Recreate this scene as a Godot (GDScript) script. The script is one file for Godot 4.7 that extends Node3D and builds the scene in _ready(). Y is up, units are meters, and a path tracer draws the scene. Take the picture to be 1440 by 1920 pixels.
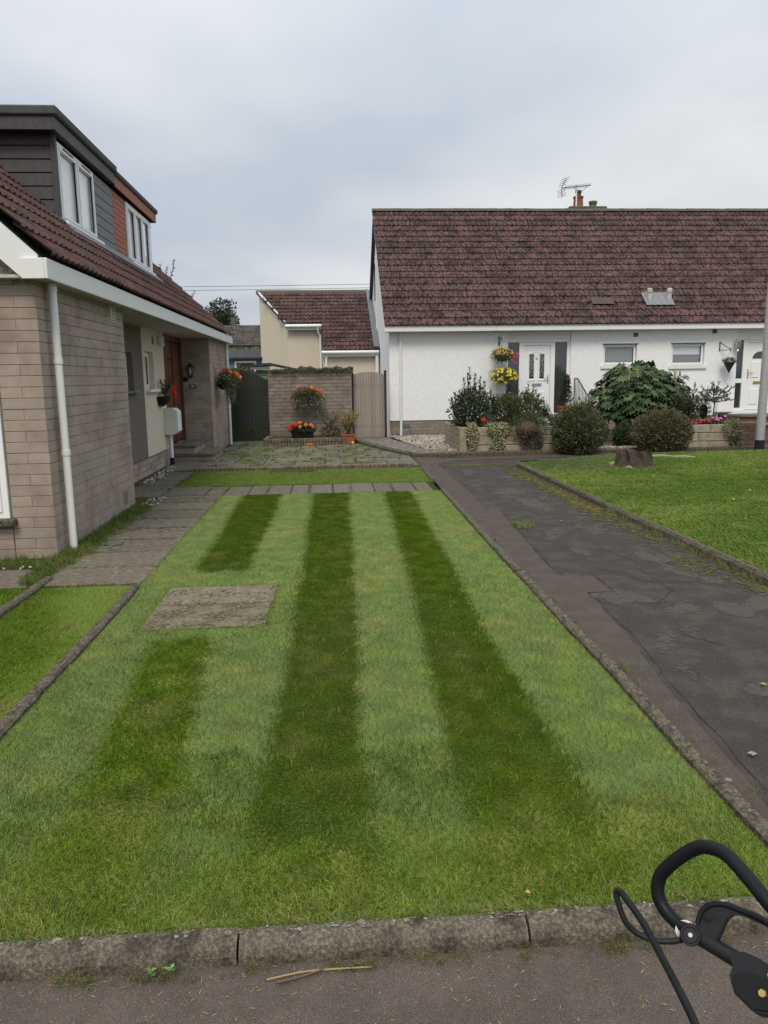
extends Node3D

# ---------------------------------------------------------------- mesh builder
class MB:
	var v := PackedVector3Array()
	var n := PackedVector3Array()
	var c := PackedColorArray()
	var col := Color.WHITE
	var t := Transform3D.IDENTITY

	func trin(a: Vector3, b: Vector3, d: Vector3, na: Vector3, nb: Vector3, nd: Vector3) -> void:
		v.push_back(t * a); v.push_back(t * d); v.push_back(t * b)
		n.push_back((t.basis * na).normalized()); n.push_back((t.basis * nd).normalized()); n.push_back((t.basis * nb).normalized())
		c.push_back(col); c.push_back(col); c.push_back(col)

	func tri(a: Vector3, b: Vector3, d: Vector3) -> void:
		var k := (b - a).cross(d - a)
		if k.length_squared() < 1e-16:
			return
		k = k.normalized()
		trin(a, b, d, k, k, k)

	func quad(a: Vector3, b: Vector3, d: Vector3, e: Vector3) -> void:
		tri(a, b, d); tri(a, d, e)

	func box(x0: float, x1: float, y0: float, y1: float, z0: float, z1: float) -> void:
		var p := func(i: int, j: int, k: int) -> Vector3: return Vector3(x1 if i else x0, y1 if j else y0, z1 if k else z0)
		quad(p.call(0, 0, 1), p.call(1, 0, 1), p.call(1, 1, 1), p.call(0, 1, 1))
		quad(p.call(1, 0, 0), p.call(0, 0, 0), p.call(0, 1, 0), p.call(1, 1, 0))
		quad(p.call(1, 0, 1), p.call(1, 0, 0), p.call(1, 1, 0), p.call(1, 1, 1))
		quad(p.call(0, 0, 0), p.call(0, 0, 1), p.call(0, 1, 1), p.call(0, 1, 0))
		quad(p.call(0, 1, 1), p.call(1, 1, 1), p.call(1, 1, 0), p.call(0, 1, 0))
		quad(p.call(0, 0, 0), p.call(1, 0, 0), p.call(1, 0, 1), p.call(0, 0, 1))

	# a box whose twelve edges are chamfered by e
	func cbox(x0: float, x1: float, y0: float, y1: float, z0: float, z1: float, e: float) -> void:
		var lo := Vector3(x0, y0, z0)
		var hi := Vector3(x1, y1, z1)
		var mid := (lo + hi) * 0.5
		var h := (hi - lo) * 0.5
		var pt := func(s: Vector3, ax: int) -> Vector3:
			var q := h - Vector3(e, e, e)
			q[ax] = h[ax]
			return mid + s * q
		for ax in 3:
			var b := (ax + 1) % 3
			var d := (ax + 2) % 3
			for sg in [-1.0, 1.0]:
				var r: Array = []
				for k in [[-1.0, -1.0], [1.0, -1.0], [1.0, 1.0], [-1.0, 1.0]]:
					var s := Vector3.ZERO
					s[ax] = sg; s[b] = k[0]; s[d] = k[1]
					r.append(pt.call(s, ax))
				if sg > 0: quad(r[0], r[1], r[2], r[3])
				else: quad(r[3], r[2], r[1], r[0])
			for sb in [-1.0, 1.0]:
				for sd in [-1.0, 1.0]:
					var s0 := Vector3.ZERO
					var s1 := Vector3.ZERO
					s0[ax] = -1.0; s1[ax] = 1.0
					s0[b] = sb; s1[b] = sb; s0[d] = sd; s1[d] = sd
					var a0: Vector3 = pt.call(s0, b)
					var a1: Vector3 = pt.call(s1, b)
					var b0: Vector3 = pt.call(s0, d)
					var b1: Vector3 = pt.call(s1, d)
					if sb * sd > 0: quad(a0, a1, b1, b0)
					else: quad(b0, b1, a1, a0)
		for sx in [-1.0, 1.0]:
			for sy in [-1.0, 1.0]:
				for sz in [-1.0, 1.0]:
					var s := Vector3(sx, sy, sz)
					if sx * sy * sz > 0: tri(pt.call(s, 0), pt.call(s, 1), pt.call(s, 2))
					else: tri(pt.call(s, 2), pt.call(s, 1), pt.call(s, 0))

	# polygon in the local xy plane pushed from z0 to z1
	func prism(poly: PackedVector2Array, z0: float, z1: float) -> void:
		var p := poly.duplicate()
		if Geometry2D.is_polygon_clockwise(p):
			p.reverse()
		var id := Geometry2D.triangulate_polygon(p)
		for k in range(0, id.size(), 3):
			var a := p[id[k]]
			var b := p[id[k + 1]]
			var d := p[id[k + 2]]
			if (b - a).cross(d - a) < 0:
				var w := b
				b = d
				d = w
			tri(Vector3(a.x, a.y, z1), Vector3(b.x, b.y, z1), Vector3(d.x, d.y, z1))
			tri(Vector3(a.x, a.y, z0), Vector3(d.x, d.y, z0), Vector3(b.x, b.y, z0))
		for k in p.size():
			var a := p[k]
			var b := p[(k + 1) % p.size()]
			quad(Vector3(a.x, a.y, z0), Vector3(b.x, b.y, z0), Vector3(b.x, b.y, z1), Vector3(a.x, a.y, z1))

	# round tube through points, radius per point
	func tube(pts: Array, r, sides := 8, caps := true) -> void:
		var last := pts.size() - 1
		var rings: Array = []
		var up := Vector3.ZERO
		for i in pts.size():
			var d: Vector3 = (pts[mini(i + 1, last)] - pts[maxi(i - 1, 0)]).normalized()
			if up == Vector3.ZERO:
				up = d.cross(Vector3.UP if absf(d.y) < 0.9 else Vector3.RIGHT).normalized()
			up = (up - d * up.dot(d)).normalized()
			var w := d.cross(up)
			var rr: float = r[i] if r is Array else r
			var ring: Array = []
			for k in sides:
				var a := TAU * k / sides
				var o := up * cos(a) + w * sin(a)
				ring.append([pts[i] + o * rr, o])
			rings.append(ring)
		for i in last:
			for k in sides:
				var a: Array = rings[i][k]
				var b: Array = rings[i][(k + 1) % sides]
				var d: Array = rings[i + 1][(k + 1) % sides]
				var e: Array = rings[i + 1][k]
				trin(a[0], b[0], d[0], a[1], b[1], d[1])
				trin(a[0], d[0], e[0], a[1], d[1], e[1])
		if caps:
			for k in range(1, sides - 1):
				tri(rings[0][0][0], rings[0][k + 1][0], rings[0][k][0])
				tri(rings[last][0][0], rings[last][k][0], rings[last][k + 1][0])

	# profile of (radius, height) turned about the local y axis
	func lathe(prof: Array, sides := 16, at := Vector3.ZERO) -> void:
		for i in prof.size() - 1:
			var p: Vector2 = prof[i]
			var q: Vector2 = prof[i + 1]
			var d := q - p
			var nn := Vector2(d.y, -d.x).normalized()
			for k in sides:
				var a := TAU * k / sides
				var b := TAU * (k + 1) / sides
				var f := func(r: float, y: float, g: float) -> Vector3: return at + Vector3(r * cos(g), y, r * sin(g))
				var na := Vector3(nn.x * cos(a), nn.y, nn.x * sin(a))
				var nb := Vector3(nn.x * cos(b), nn.y, nn.x * sin(b))
				if p.x > 1e-5:
					trin(f.call(p.x, p.y, a), f.call(q.x, q.y, b), f.call(p.x, p.y, b), na, nb, nb)
				if q.x > 1e-5:
					trin(f.call(p.x, p.y, a), f.call(q.x, q.y, a), f.call(q.x, q.y, b), na, na, nb)

	# profile (sideways, up) swept along points; side = to the right of the direction of travel
	func sweep(pts: Array, prof: Array, jit := 0.0, rn: RandomNumberGenerator = null, upv := Vector3.UP) -> void:
		var rings: Array = []
		var last := pts.size() - 1
		for i in pts.size():
			var d: Vector3 = (pts[mini(i + 1, last)] - pts[maxi(i - 1, 0)]).normalized()
			var s := d.cross(upv).normalized()
			var u := s.cross(d)
			var ring: Array = []
			for q in prof:
				var e := Vector3.ZERO
				if jit > 0.0:
					e = s * rn.randf_range(-jit, jit) + u * rn.randf_range(-jit, jit)
				ring.append(pts[i] + s * q.x + u * q.y + e)
			rings.append(ring)
		var m := prof.size()
		for i in last:
			for k in m:
				var a: Vector3 = rings[i][k]
				var b: Vector3 = rings[i][(k + 1) % m]
				quad(a, rings[i + 1][k], rings[i + 1][(k + 1) % m], b)
		for k in range(1, m - 1):
			tri(rings[0][0], rings[0][k], rings[0][k + 1])
			tri(rings[last][0], rings[last][k + 1], rings[last][k])

	# a folded leaf or petal of two faces
	func leaf(p: Vector3, d: Vector3, up: Vector3, l: float, w: float) -> void:
		var s := d.cross(up).normalized() * w * 0.5
		var k := s.cross(d).normalized() * w * 0.18
		var m := p + d * l * 0.5 + k
		var e := p + d * l
		tri(p, m + s, e)
		tri(p, e, m - s)

	func ball(at: Vector3, r: Vector3, rows := 8, sides := 12, lump: FastNoiseLite = null, amt := 0.0) -> void:
		var f := func(i: int, k: int) -> Vector3:
			var a := PI * i / rows
			var b := TAU * (k % sides) / sides
			var o := Vector3(sin(a) * cos(b), cos(a), sin(a) * sin(b))
			var g := 1.0
			if lump:
				g += amt * lump.get_noise_3dv(o * 60.0 + at * 37.0)
			return o * g
		for i in rows:
			for k in sides:
				var a: Vector3 = f.call(i, k)
				var b: Vector3 = f.call(i, k + 1)
				var d: Vector3 = f.call(i + 1, k + 1)
				var e: Vector3 = f.call(i + 1, k)
				for q in [[a, b, d], [a, d, e]]:
					if (q[1] - q[0]).cross(q[2] - q[0]).length() > 1e-9:
						trin(at + q[0] * r, at + q[1] * r, at + q[2] * r, q[0] / r, q[1] / r, q[2] / r)

	func mesh(off := Vector3.ZERO) -> ArrayMesh:
		var p := v
		if off != Vector3.ZERO:
			p = PackedVector3Array()
			p.resize(v.size())
			for i in v.size():
				p[i] = v[i] - off
		var a := []
		a.resize(Mesh.ARRAY_MAX)
		a[Mesh.ARRAY_VERTEX] = p
		a[Mesh.ARRAY_NORMAL] = n
		a[Mesh.ARRAY_COLOR] = c
		var m := ArrayMesh.new()
		m.add_surface_from_arrays(Mesh.PRIMITIVE_TRIANGLES, a)
		return m


# ---------------------------------------------------------------- helpers
var rng := RandomNumberGenerator.new()
var taken := {}
var M := {}
var TX := {}
var eye: Transform3D
const FOCAL := 1450.0

func rf(a: float, b: float) -> float:
	return rng.randf_range(a, b)

func numbered(s: String) -> String:
	var k: int = taken.get(s, 0)
	taken[s] = k + 1
	return s if k == 0 else "%s_%03d" % [s, k]

func tag(o: Node, label: String, category := "", group := "", kind := "") -> Node:
	if label: o.set_meta("label", label)
	if category: o.set_meta("category", category)
	if group: o.set_meta("group", group)
	if kind: o.set_meta("kind", kind)
	return o

func thing(called: String, label: String, category: String, at := Vector3.ZERO, group := "") -> Node3D:
	var o := Node3D.new()
	o.name = numbered(called)
	add_child(o)
	o.position = at
	tag(o, label, category, group)
	return o

func root_of(o: Node) -> Vector3:
	var s := Vector3.ZERO
	while o != self:
		s += o.position
		o = o.get_parent()
	return s

# commits a builder (in world coordinates) as one mesh under its parent
func put(called: String, b: MB, m: Material, parent: Node = self, kind := "") -> MeshInstance3D:
	var o := MeshInstance3D.new()
	o.mesh = b.mesh(Vector3.ZERO if parent == self else root_of(parent))
	o.material_override = m
	o.name = numbered(called) if parent == self else called
	parent.add_child(o, true)
	if kind: o.set_meta("kind", kind)
	return o

# a shared mesh set down at a world transform
func setdown(called: String, mesh: Mesh, m: Material, parent: Node, x: Transform3D) -> MeshInstance3D:
	var o := MeshInstance3D.new()
	o.mesh = mesh
	o.material_override = m
	x.origin -= root_of(parent)
	o.transform = x
	o.name = called
	parent.add_child(o, true)
	return o

func structure(called: String, b: MB, m: Material, label := "") -> MeshInstance3D:
	var o := put(called, b, m, self, "structure")
	if label: o.set_meta("label", label)
	return o

func mb(c := Color.WHITE) -> MB:
	var b := MB.new()
	b.col = c
	return b

func bx(x0: float, x1: float, y0: float, y1: float, z0: float, z1: float, e := 0.0) -> MB:
	var b := MB.new()
	if e > 0.0: b.cbox(x0, x1, y0, y1, z0, z1, e)
	else: b.box(x0, x1, y0, y1, z0, z1)
	return b

func seen(p: Vector3) -> bool:
	var q := eye.affine_inverse() * p
	if q.z > -0.2: return false
	return absf(q.x / -q.z) < 760.0 / FOCAL and absf(q.y / -q.z) < 1000.0 / FOCAL

func smooth_path(pts: Array, per := 6) -> Array:
	var cv := Curve3D.new()
	for i in pts.size():
		var d: Vector3 = (pts[mini(i + 1, pts.size() - 1)] - pts[maxi(i - 1, 0)]) / 6.0
		cv.add_point(pts[i], -d, d)
	var out: Array = []
	for k in (pts.size() - 1) * per + 1:
		out.append(cv.sample(mini(k / per, pts.size() - 2), float(k % per) / per if k / per <= pts.size() - 2 else 1.0))
	return out

func line_pts(a: Vector3, b: Vector3, k: int) -> Array:
	var o: Array = []
	for i in k + 1:
		o.append(a.lerp(b, float(i) / k))
	return o

# ---------------------------------------------------------------- textures and materials
# values of seamless noise, 0..1, as floats
func field(size: int, seed_: int, freq: float, oct: int, kind := FastNoiseLite.TYPE_SIMPLEX_SMOOTH) -> PackedByteArray:
	var f := FastNoiseLite.new()
	f.seed = seed_
	f.frequency = freq
	f.noise_type = kind
	f.fractal_type = FastNoiseLite.FRACTAL_FBM if oct > 1 else FastNoiseLite.FRACTAL_NONE
	f.fractal_octaves = oct
	var im := f.get_seamless_image(size, size)
	im.convert(Image.FORMAT_L8)
	return im.get_data()

# coarse and fine noise through a list of [position, colour]; share = weight of the fine one
func ramp_tex(called: String, size: int, a: PackedByteArray, b: PackedByteArray, share: float, stops: Array) -> void:
	var lut := PackedByteArray()
	for i in 256:
		var x := i / 255.0
		var c: Color = stops[0][1]
		for k in stops.size() - 1:
			if x >= stops[k][0]:
				c = stops[k][1].lerp(stops[k + 1][1], clampf((x - stops[k][0]) / (stops[k + 1][0] - stops[k][0]), 0, 1))
		lut.append(int(clampf(c.r, 0, 1) * 255)); lut.append(int(clampf(c.g, 0, 1) * 255)); lut.append(int(clampf(c.b, 0, 1) * 255))
	var d := PackedByteArray()
	d.resize(size * size * 3)
	var w := int(share * 256)
	# spread the mixture evenly over 0..255 first, so that the stops are shares of the area
	var hist := PackedInt32Array()
	hist.resize(256)
	for i in range(0, size * size, 7):
		hist[(a[i] * (256 - w) + b[i] * w) >> 8] += 1
	var rank := PackedInt32Array()
	var sum := 0
	for i in 256:
		sum += hist[i]
		rank.append(mini(255, sum * 255 / (size * size / 7)))
	for i in size * size:
		var q := rank[(a[i] * (256 - w) + b[i] * w) >> 8] * 3
		d[i * 3] = lut[q]; d[i * 3 + 1] = lut[q + 1]; d[i * 3 + 2] = lut[q + 2]
	TX[called] = ImageTexture.create_from_image(Image.create_from_data(size, size, false, Image.FORMAT_RGB8, d))

func grey_tex(called: String, size: int, d: PackedByteArray) -> void:
	TX[called] = ImageTexture.create_from_image(Image.create_from_data(size, size, false, Image.FORMAT_L8, d))

func g3(v: float) -> Color:
	return Color(v, v, v)

# linear colour; tx = [texture, metres per repeat (number or Vector3)], bump = [texture, metres, centimetres], tx2 = detail multiply
func mat(called: String, lin: Color, rough := 0.9, tx := [], bump := [], spec := 0.4) -> StandardMaterial3D:
	var m := StandardMaterial3D.new()
	m.resource_name = called
	m.albedo_color = lin.linear_to_srgb()
	m.roughness = rough
	m.metallic_specular = spec
	m.vertex_color_use_as_albedo = true
	m.cull_mode = BaseMaterial3D.CULL_DISABLED
	if tx or bump:
		m.uv1_triplanar = true
		m.uv1_world_triplanar = true
		m.uv1_triplanar_sharpness = 4.0
		var s = (tx if tx else bump)[1]
		m.uv1_scale = Vector3.ONE / s if s is float else Vector3(1.0 / s.x, 1.0 / s.y, 1.0 / s.z)
	if tx:
		m.albedo_texture = TX[tx[0]]
	if bump:
		m.heightmap_enabled = true
		m.heightmap_texture = TX[bump[0]]
		m.heightmap_scale = bump[2]
	M[called] = m
	return m

func with_detail(m: StandardMaterial3D, t: String, metres: float) -> void:
	m.detail_enabled = true
	m.detail_albedo = TX[t]
	m.detail_blend_mode = BaseMaterial3D.BLEND_MODE_MUL
	m.uv2_scale = Vector3.ONE / metres
	m.detail_uv_layer = BaseMaterial3D.DETAIL_UV_2
	m.uv2_triplanar = true
	m.uv2_world_triplanar = true

func tones(called: String, base: Color, k: int, spread: float, tx := [], bump := [], rough := 0.9) -> Array:
	var out: Array = []
	for i in k:
		var f := 1.0 + spread * (2.0 * i / (k - 1) - 1.0)
		var w := spread * 0.25 * (1.0 if i % 2 else -1.0)
		out.append(mat("%s tone %d" % [called, i], Color(base.r * f * (1 + w), base.g * f, base.b * f * (1 - w)), rough, tx, bump))
	M[called] = out
	return out

# ---------------------------------------------------------------- bricks, tiles, slabs
var mesh_cache := {}

func brick_mesh(l: float, h: float, d: float, e := 0.003) -> Mesh:
	var key := "b %.3f %.3f %.3f" % [l, h, d]
	if not mesh_cache.has(key):
		var b := MB.new()
		# front and chamfers only; the back sits in the mortar
		var x := l / 2
		var y := h / 2
		var f := [Vector3(-x + e, -y + e, 0), Vector3(x - e, -y + e, 0), Vector3(x - e, y - e, 0), Vector3(-x + e, y - e, 0)]
		var r := [Vector3(-x, -y, -e), Vector3(x, -y, -e), Vector3(x, y, -e), Vector3(-x, y, -e)]
		var k := [Vector3(-x, -y, -d), Vector3(x, -y, -d), Vector3(x, y, -d), Vector3(-x, y, -d)]
		b.quad(f[0], f[1], f[2], f[3])
		for i in 4:
			var j := (i + 1) % 4
			b.quad(r[i], r[j], f[j], f[i])
			b.quad(k[i], k[j], r[j], r[i])
		mesh_cache[key] = b.mesh()
	return mesh_cache[key]

# courses of bricks over a face: a = lower corner, u = along, nn = outwards. left = [how many may still be parts of their own]
func bricks(parent: Node, a: Vector3, u: Vector3, nn: Vector3, length: float, height: float, bl: float, bh: float, jt: float, mats: Array, base: Color, left: Array, rest: MB, keep = null, start := 0.0) -> void:
	var rows := int(round(height / bh))
	var bs := Basis(u, Vector3.UP, nn)
	for r in rows:
		var x := -start - (bl * 0.5 if r % 2 else 0.0)
		while x < length - 0.02:
			var x0 := maxf(x, 0.0)
			var x1 := minf(x + bl, length)
			x += bl
			if x1 - x0 < 0.05:
				continue
			var l := snappedf(x1 - x0 - jt, 0.01)
			var p := a + u * (x0 + x1) * 0.5 + Vector3.UP * (bh * (r + 0.5))
			if keep != null and not keep.call(p, l):
				continue
			var proud := nn * rf(-0.002, 0.0025)
			var t := Transform3D(bs.rotated(Vector3.UP, rf(-0.004, 0.004)), p + proud)
			if left[0] > 0 and seen(p):
				left[0] -= 1
				setdown("brick", brick_mesh(l, bh - jt, 0.02), mats[rng.randi() % mats.size()], parent, t)
			else:
				var f := rf(0.88, 1.12)
				rest.col = Color(base.r * f, base.g * f, base.b * f)
				rest.t = t
				var y := (bh - jt) / 2
				rest.quad(Vector3(-l / 2, -y, 0), Vector3(l / 2, -y, 0), Vector3(l / 2, y, 0), Vector3(-l / 2, y, 0))
				rest.quad(Vector3(-l / 2, y, 0), Vector3(l / 2, y, 0), Vector3(l / 2, y, -0.015), Vector3(-l / 2, y, -0.015))
				rest.quad(Vector3(l / 2, -y, 0), Vector3(l / 2, -y, -0.015), Vector3(l / 2, y, -0.015), Vector3(l / 2, y, 0))
				rest.quad(Vector3(-l / 2, y, 0), Vector3(-l / 2, y, -0.015), Vector3(-l / 2, -y, -0.015), Vector3(-l / 2, -y, 0))
				rest.quad(Vector3(-l / 2, -y, -0.015), Vector3(l / 2, -y, -0.015), Vector3(l / 2, -y, 0), Vector3(-l / 2, -y, 0))

# an interlocking concrete tile with two rolls: x along the eave, y outwards, z up the slope
func tile_mesh(w: float, l: float, roll: float, lift: float) -> Mesh:
	var key := "t %.3f %.3f %.3f" % [w, l, roll]
	if not mesh_cache.has(key):
		var b := MB.new()
		var hs := [1.0, 0.55, 0.0, 0.0, 1.0, 0.55, 0.0, 0.0, 0.9]
		var us := [0.0, 0.09, 0.16, 0.40, 0.5, 0.59, 0.66, 0.90, 1.0]
		var k := 8
		for i in k:
			var x0: float = -w / 2 + (w - 0.004) * us[i]
			var x1: float = -w / 2 + (w - 0.004) * us[i + 1]
			var h0: float = roll * hs[i]
			var h1: float = roll * hs[i + 1]
			b.quad(Vector3(x0, h0 + lift, 0), Vector3(x0, h0 + 0.004, l), Vector3(x1, h1 + 0.004, l), Vector3(x1, h1 + lift, 0))
			b.quad(Vector3(x1, h1 + lift, 0), Vector3(x1, h1 + lift - 0.028, 0), Vector3(x0, h0 + lift - 0.028, 0), Vector3(x0, h0 + lift, 0))
		mesh_cache[key] = b.mesh()
	return mesh_cache[key]

# rows of tiles from the eave up; the largest in the picture are parts, the rest one field of copies
func tile_roof(parent: Node, p0: Vector3, u: Vector3, s: Vector3, length: float, rows: int, w: float, gauge: float, roll: float, most: int, mats: Array, cols: Array, keep = null, field_mat := "tile field") -> void:
	var nn := s.cross(u).normalized()
	if nn.y < 0:
		nn = -nn
	var bs := Basis(u, nn, s)
	var lift := 0.036
	var mesh := tile_mesh(w, gauge + 0.06, roll, lift)
	var all: Array = []
	var cnt := int(round(length / w))
	for r in rows:
		for k in cnt:
			var p := p0 + u * (w * (k + 0.5)) + s * (gauge * r)
			if keep != null and not keep.call(p):
				continue
			var d := p.distance_to(eye.origin) * (1.0 if seen(p) else 1000.0)
			all.append([d, p])
	all.sort_custom(func(a, b): return a[0] < b[0])
	var rest: Array = []
	for i in all.size():
		var p: Vector3 = all[i][1] + nn * rf(-0.002, 0.003)
		var t := Transform3D(bs.rotated(nn, rf(-0.006, 0.006)), p)
		if i < most and all[i][0] < 500.0:
			setdown("roof_tile", mesh, mats[rng.randi() % mats.size()], parent, t)
		else:
			rest.append(t)
	if rest.is_empty():
		return
	var mm := MultiMesh.new()
	mm.transform_format = MultiMesh.TRANSFORM_3D
	mm.use_colors = true
	mm.mesh = mesh
	mm.instance_count = rest.size()
	var off := root_of(parent)
	for i in rest.size():
		var t: Transform3D = rest[i]
		t.origin -= off
		mm.set_instance_transform(i, t)
		mm.set_instance_color(i, cols[rng.randi() % cols.size()])
	var o := MultiMeshInstance3D.new()
	o.name = "roof_tile_field"
	o.multimesh = mm
	o.material_override = M[field_mat]
	o.set_meta("kind", "stuff")
	parent.add_child(o, true)

# copies of one mesh as a single countless thing
func scatter(called: String, mesh: Mesh, m: Material, xs: Array, cols: Array, label: String, category := "grass", parent: Node = self) -> void:
	var mm := MultiMesh.new()
	mm.transform_format = MultiMesh.TRANSFORM_3D
	mm.use_colors = true
	mm.mesh = mesh
	mm.instance_count = xs.size()
	var off := Vector3.ZERO if parent == self else root_of(parent)
	for i in xs.size():
		var t: Transform3D = xs[i]
		t.origin -= off
		mm.set_instance_transform(i, t)
		mm.set_instance_color(i, cols[i])
	var o := MultiMeshInstance3D.new()
	o.name = numbered(called) if parent == self else called
	o.multimesh = mm
	o.material_override = m
	parent.add_child(o, true)
	if parent == self: tag(o, label, category, "", "stuff")
	else: o.set_meta("kind", "stuff")

# a flat slab with worn corners
func slab(parent: Node, called: String, x0: float, x1: float, z0: float, z1: float, y: float, mats: Array, th := 0.05) -> void:
	var b := MB.new()
	var tilt := Vector3(rf(-1, 1) * 0.006, 0, rf(-1, 1) * 0.006)
	b.t = Transform3D(Basis.from_euler(tilt), Vector3((x0 + x1) / 2, y + rf(-0.003, 0.003), (z0 + z1) / 2))
	var w := (x1 - x0) / 2
	var d := (z1 - z0) / 2
	b.cbox(-w, w, -th, 0, -d, d, 0.008)
	put(called, b, mats[rng.randi() % mats.size()], parent)

# a glazed unit in a wall: lower left corner a, u along, nn outwards; panes = [[x0, x1, y0, y1, opens], ...] inside the frame
func window(parent: Node, called: String, a: Vector3, u: Vector3, nn: Vector3, w: float, h: float, panes: Array, fm: Material, gm: Material, fw := 0.05, back: Material = null, sash := true) -> MeshInstance3D:
	var t := Transform3D(Basis(u, Vector3.UP, nn), a)
	var f := MB.new()
	f.t = t
	f.cbox(0, w, 0, fw, -0.06, 0.0, 0.004)
	f.cbox(0, w, h - fw, h, -0.06, 0.0, 0.004)
	f.cbox(0, fw, fw, h - fw, -0.06, 0.0, 0.004)
	f.cbox(w - fw, w, fw, h - fw, -0.06, 0.0, 0.004)
	for i in panes.size() - 1:
		var xa: float = panes[i][1]
		var xb: float = panes[i + 1][0]
		if xb > xa:
			f.cbox(xa, xb, fw, h - fw, -0.06, -0.002, 0.004)
	var o := put(called, f, fm, parent)
	for p in panes:
		var g := MB.new()
		g.t = t
		var e := 0.0
		if sash:
			e = 0.035
			var s := MB.new()
			s.t = t
			s.cbox(p[0], p[1], p[2], p[2] + e, -0.05, 0.012, 0.004)
			s.cbox(p[0], p[1], p[3] - e, p[3], -0.05, 0.012, 0.004)
			s.cbox(p[0], p[0] + e, p[2] + e, p[3] - e, -0.05, 0.012, 0.004)
			s.cbox(p[1] - e, p[1], p[2] + e, p[3] - e, -0.05, 0.012, 0.004)
			put("sash", s, fm, o)
			var k := MB.new()
			k.t = t
			k.box(p[0] + e, p[1] - e, p[2] + e, p[2] + e + 0.006, -0.03, -0.012)
			k.box(p[1] - e - 0.007, p[1] - e, p[2] + e, p[3] - e, -0.03, -0.011)
			put("gasket", k, M["black rubber"], o)
		g.box(p[0] + e, p[1] - e, p[2] + e, p[3] - e, -0.035, -0.029)
		put("pane", g, gm, o)
		if back:
			var bk := MB.new()
			bk.t = t
			bk.box(p[0] - 0.01, p[1] + 0.01, p[2], p[3], -0.11, -0.1)
			put("backing", bk, back, o)  # curtain behind the pane; in dark colour it stands for the unlit room
	return o

# ---------------------------------------------------------------- plants
func pick(cols: Array, spread := 0.2) -> Color:
	var c: Color = cols[rng.randi() % cols.size()]
	var f := 1.0 + rf(-spread, spread)
	return Color(c.r * f, c.g * f, c.b * f)

func ball_dir() -> Vector3:
	var z := rf(-1, 1)
	var a := rf(0, TAU)
	var r := sqrt(1 - z * z)
	return Vector3(r * cos(a), z, r * sin(a))

# leaves through the outer part of a lumpy ellipsoid
func clump(b: MB, at: Vector3, r: Vector3, count: int, l: float, w: float, cols: Array, inner := 0.55, lump := 0.15, upward := 0.3, floor_y := -100.0, fq := 2.2) -> void:
	var f := FastNoiseLite.new()
	f.seed = int(absf(at.x * 91.0 + at.z * 17.0)) + count
	f.frequency = fq
	f.noise_type = FastNoiseLite.TYPE_SIMPLEX
	for i in count:
		var d := ball_dir()
		var g := 1.0 + lump * 1.6 * f.get_noise_3dv(d)
		var p := at + d * r * g * pow(rf(inner * inner * inner, 1.0), 1.0 / 3.0)
		if p.y < floor_y:
			continue
		b.col = pick(cols)
		var o := (d + ball_dir() * 0.75 + Vector3.UP * upward).normalized()
		var up := (d + ball_dir() * 0.6).normalized()
		var k := rf(0.7, 1.3)
		b.leaf(p, o, up, l * k, w * k)

# stems that carry leaves along their length
func sprig(lf: MB, st: MB, a: Vector3, e: Vector3, bow: Vector3, r: float, count: int, l: float, w: float, cols: Array, from := 0.2, spread := 0.9, droop := 0.0) -> void:
	var pts: Array = []
	for i in 6:
		var s := i / 5.0
		pts.append(a.lerp(e, s) + bow * sin(PI * s) + Vector3.DOWN * droop * s * s)
	if st: st.tube(pts, [r, r * 0.9, r * 0.8, r * 0.65, r * 0.5, r * 0.3], 5, false)
	for i in count:
		var s := lerpf(from, 1.0, (i + rf(0, 1)) / count)
		var k := mini(int(s * 5), 4)
		var p: Vector3 = pts[k].lerp(pts[k + 1], s * 5 - k)
		var dir: Vector3 = (pts[k + 1] - pts[k]).normalized()
		var side := ball_dir()
		side = (side - dir * side.dot(dir)).normalized()
		lf.col = pick(cols)
		var d := (dir * (1.0 - spread * 0.5) + side * spread).normalized()
		var q := rf(0.7, 1.25)
		lf.leaf(p, d, (dir + ball_dir() * 0.3).normalized(), l * q, w * q)

# a full bloom: rings of cupped petals; y up
func bloom_mesh(key: String, r: float, rings: int, per: int, c: Color, heart: Color) -> Mesh:
	if not mesh_cache.has(key):
		var b := MB.new()
		for k in rings:
			var s := float(k) / maxi(rings - 1, 1)
			for i in per:
				var a := TAU * (i + 0.5 * (k % 2)) / per
				var tilt := lerpf(0.15, 1.15, s)
				var d := Vector3(cos(a) * cos(tilt), sin(tilt), sin(a) * cos(tilt))
				var up := Vector3(-cos(a) * sin(tilt), cos(tilt), -sin(a) * sin(tilt))
				var f := rf(0.85, 1.1)
				b.col = c.lerp(heart, s * 0.6) * f
				b.leaf(Vector3(0, 0.01 * k, 0), d, up, r * lerpf(1.0, 0.6, s), r * 1.1 * lerpf(1.0, 0.7, s))
		mesh_cache[key] = b.mesh()
	return mesh_cache[key]

func bloom(parent: Node, key: String, p: Vector3, facing: Vector3, size := 1.0, called := "bloom") -> void:
	var y := facing.normalized()
	var x := y.cross(Vector3(0.3, 0.2, 0.9)).normalized()
	var t := Transform3D(Basis(x, y, x.cross(y)).rotated(y, rf(0, TAU)).scaled(Vector3.ONE * size), p)
	setdown(called, mesh_cache[key], M["petal"], parent, t)

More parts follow.
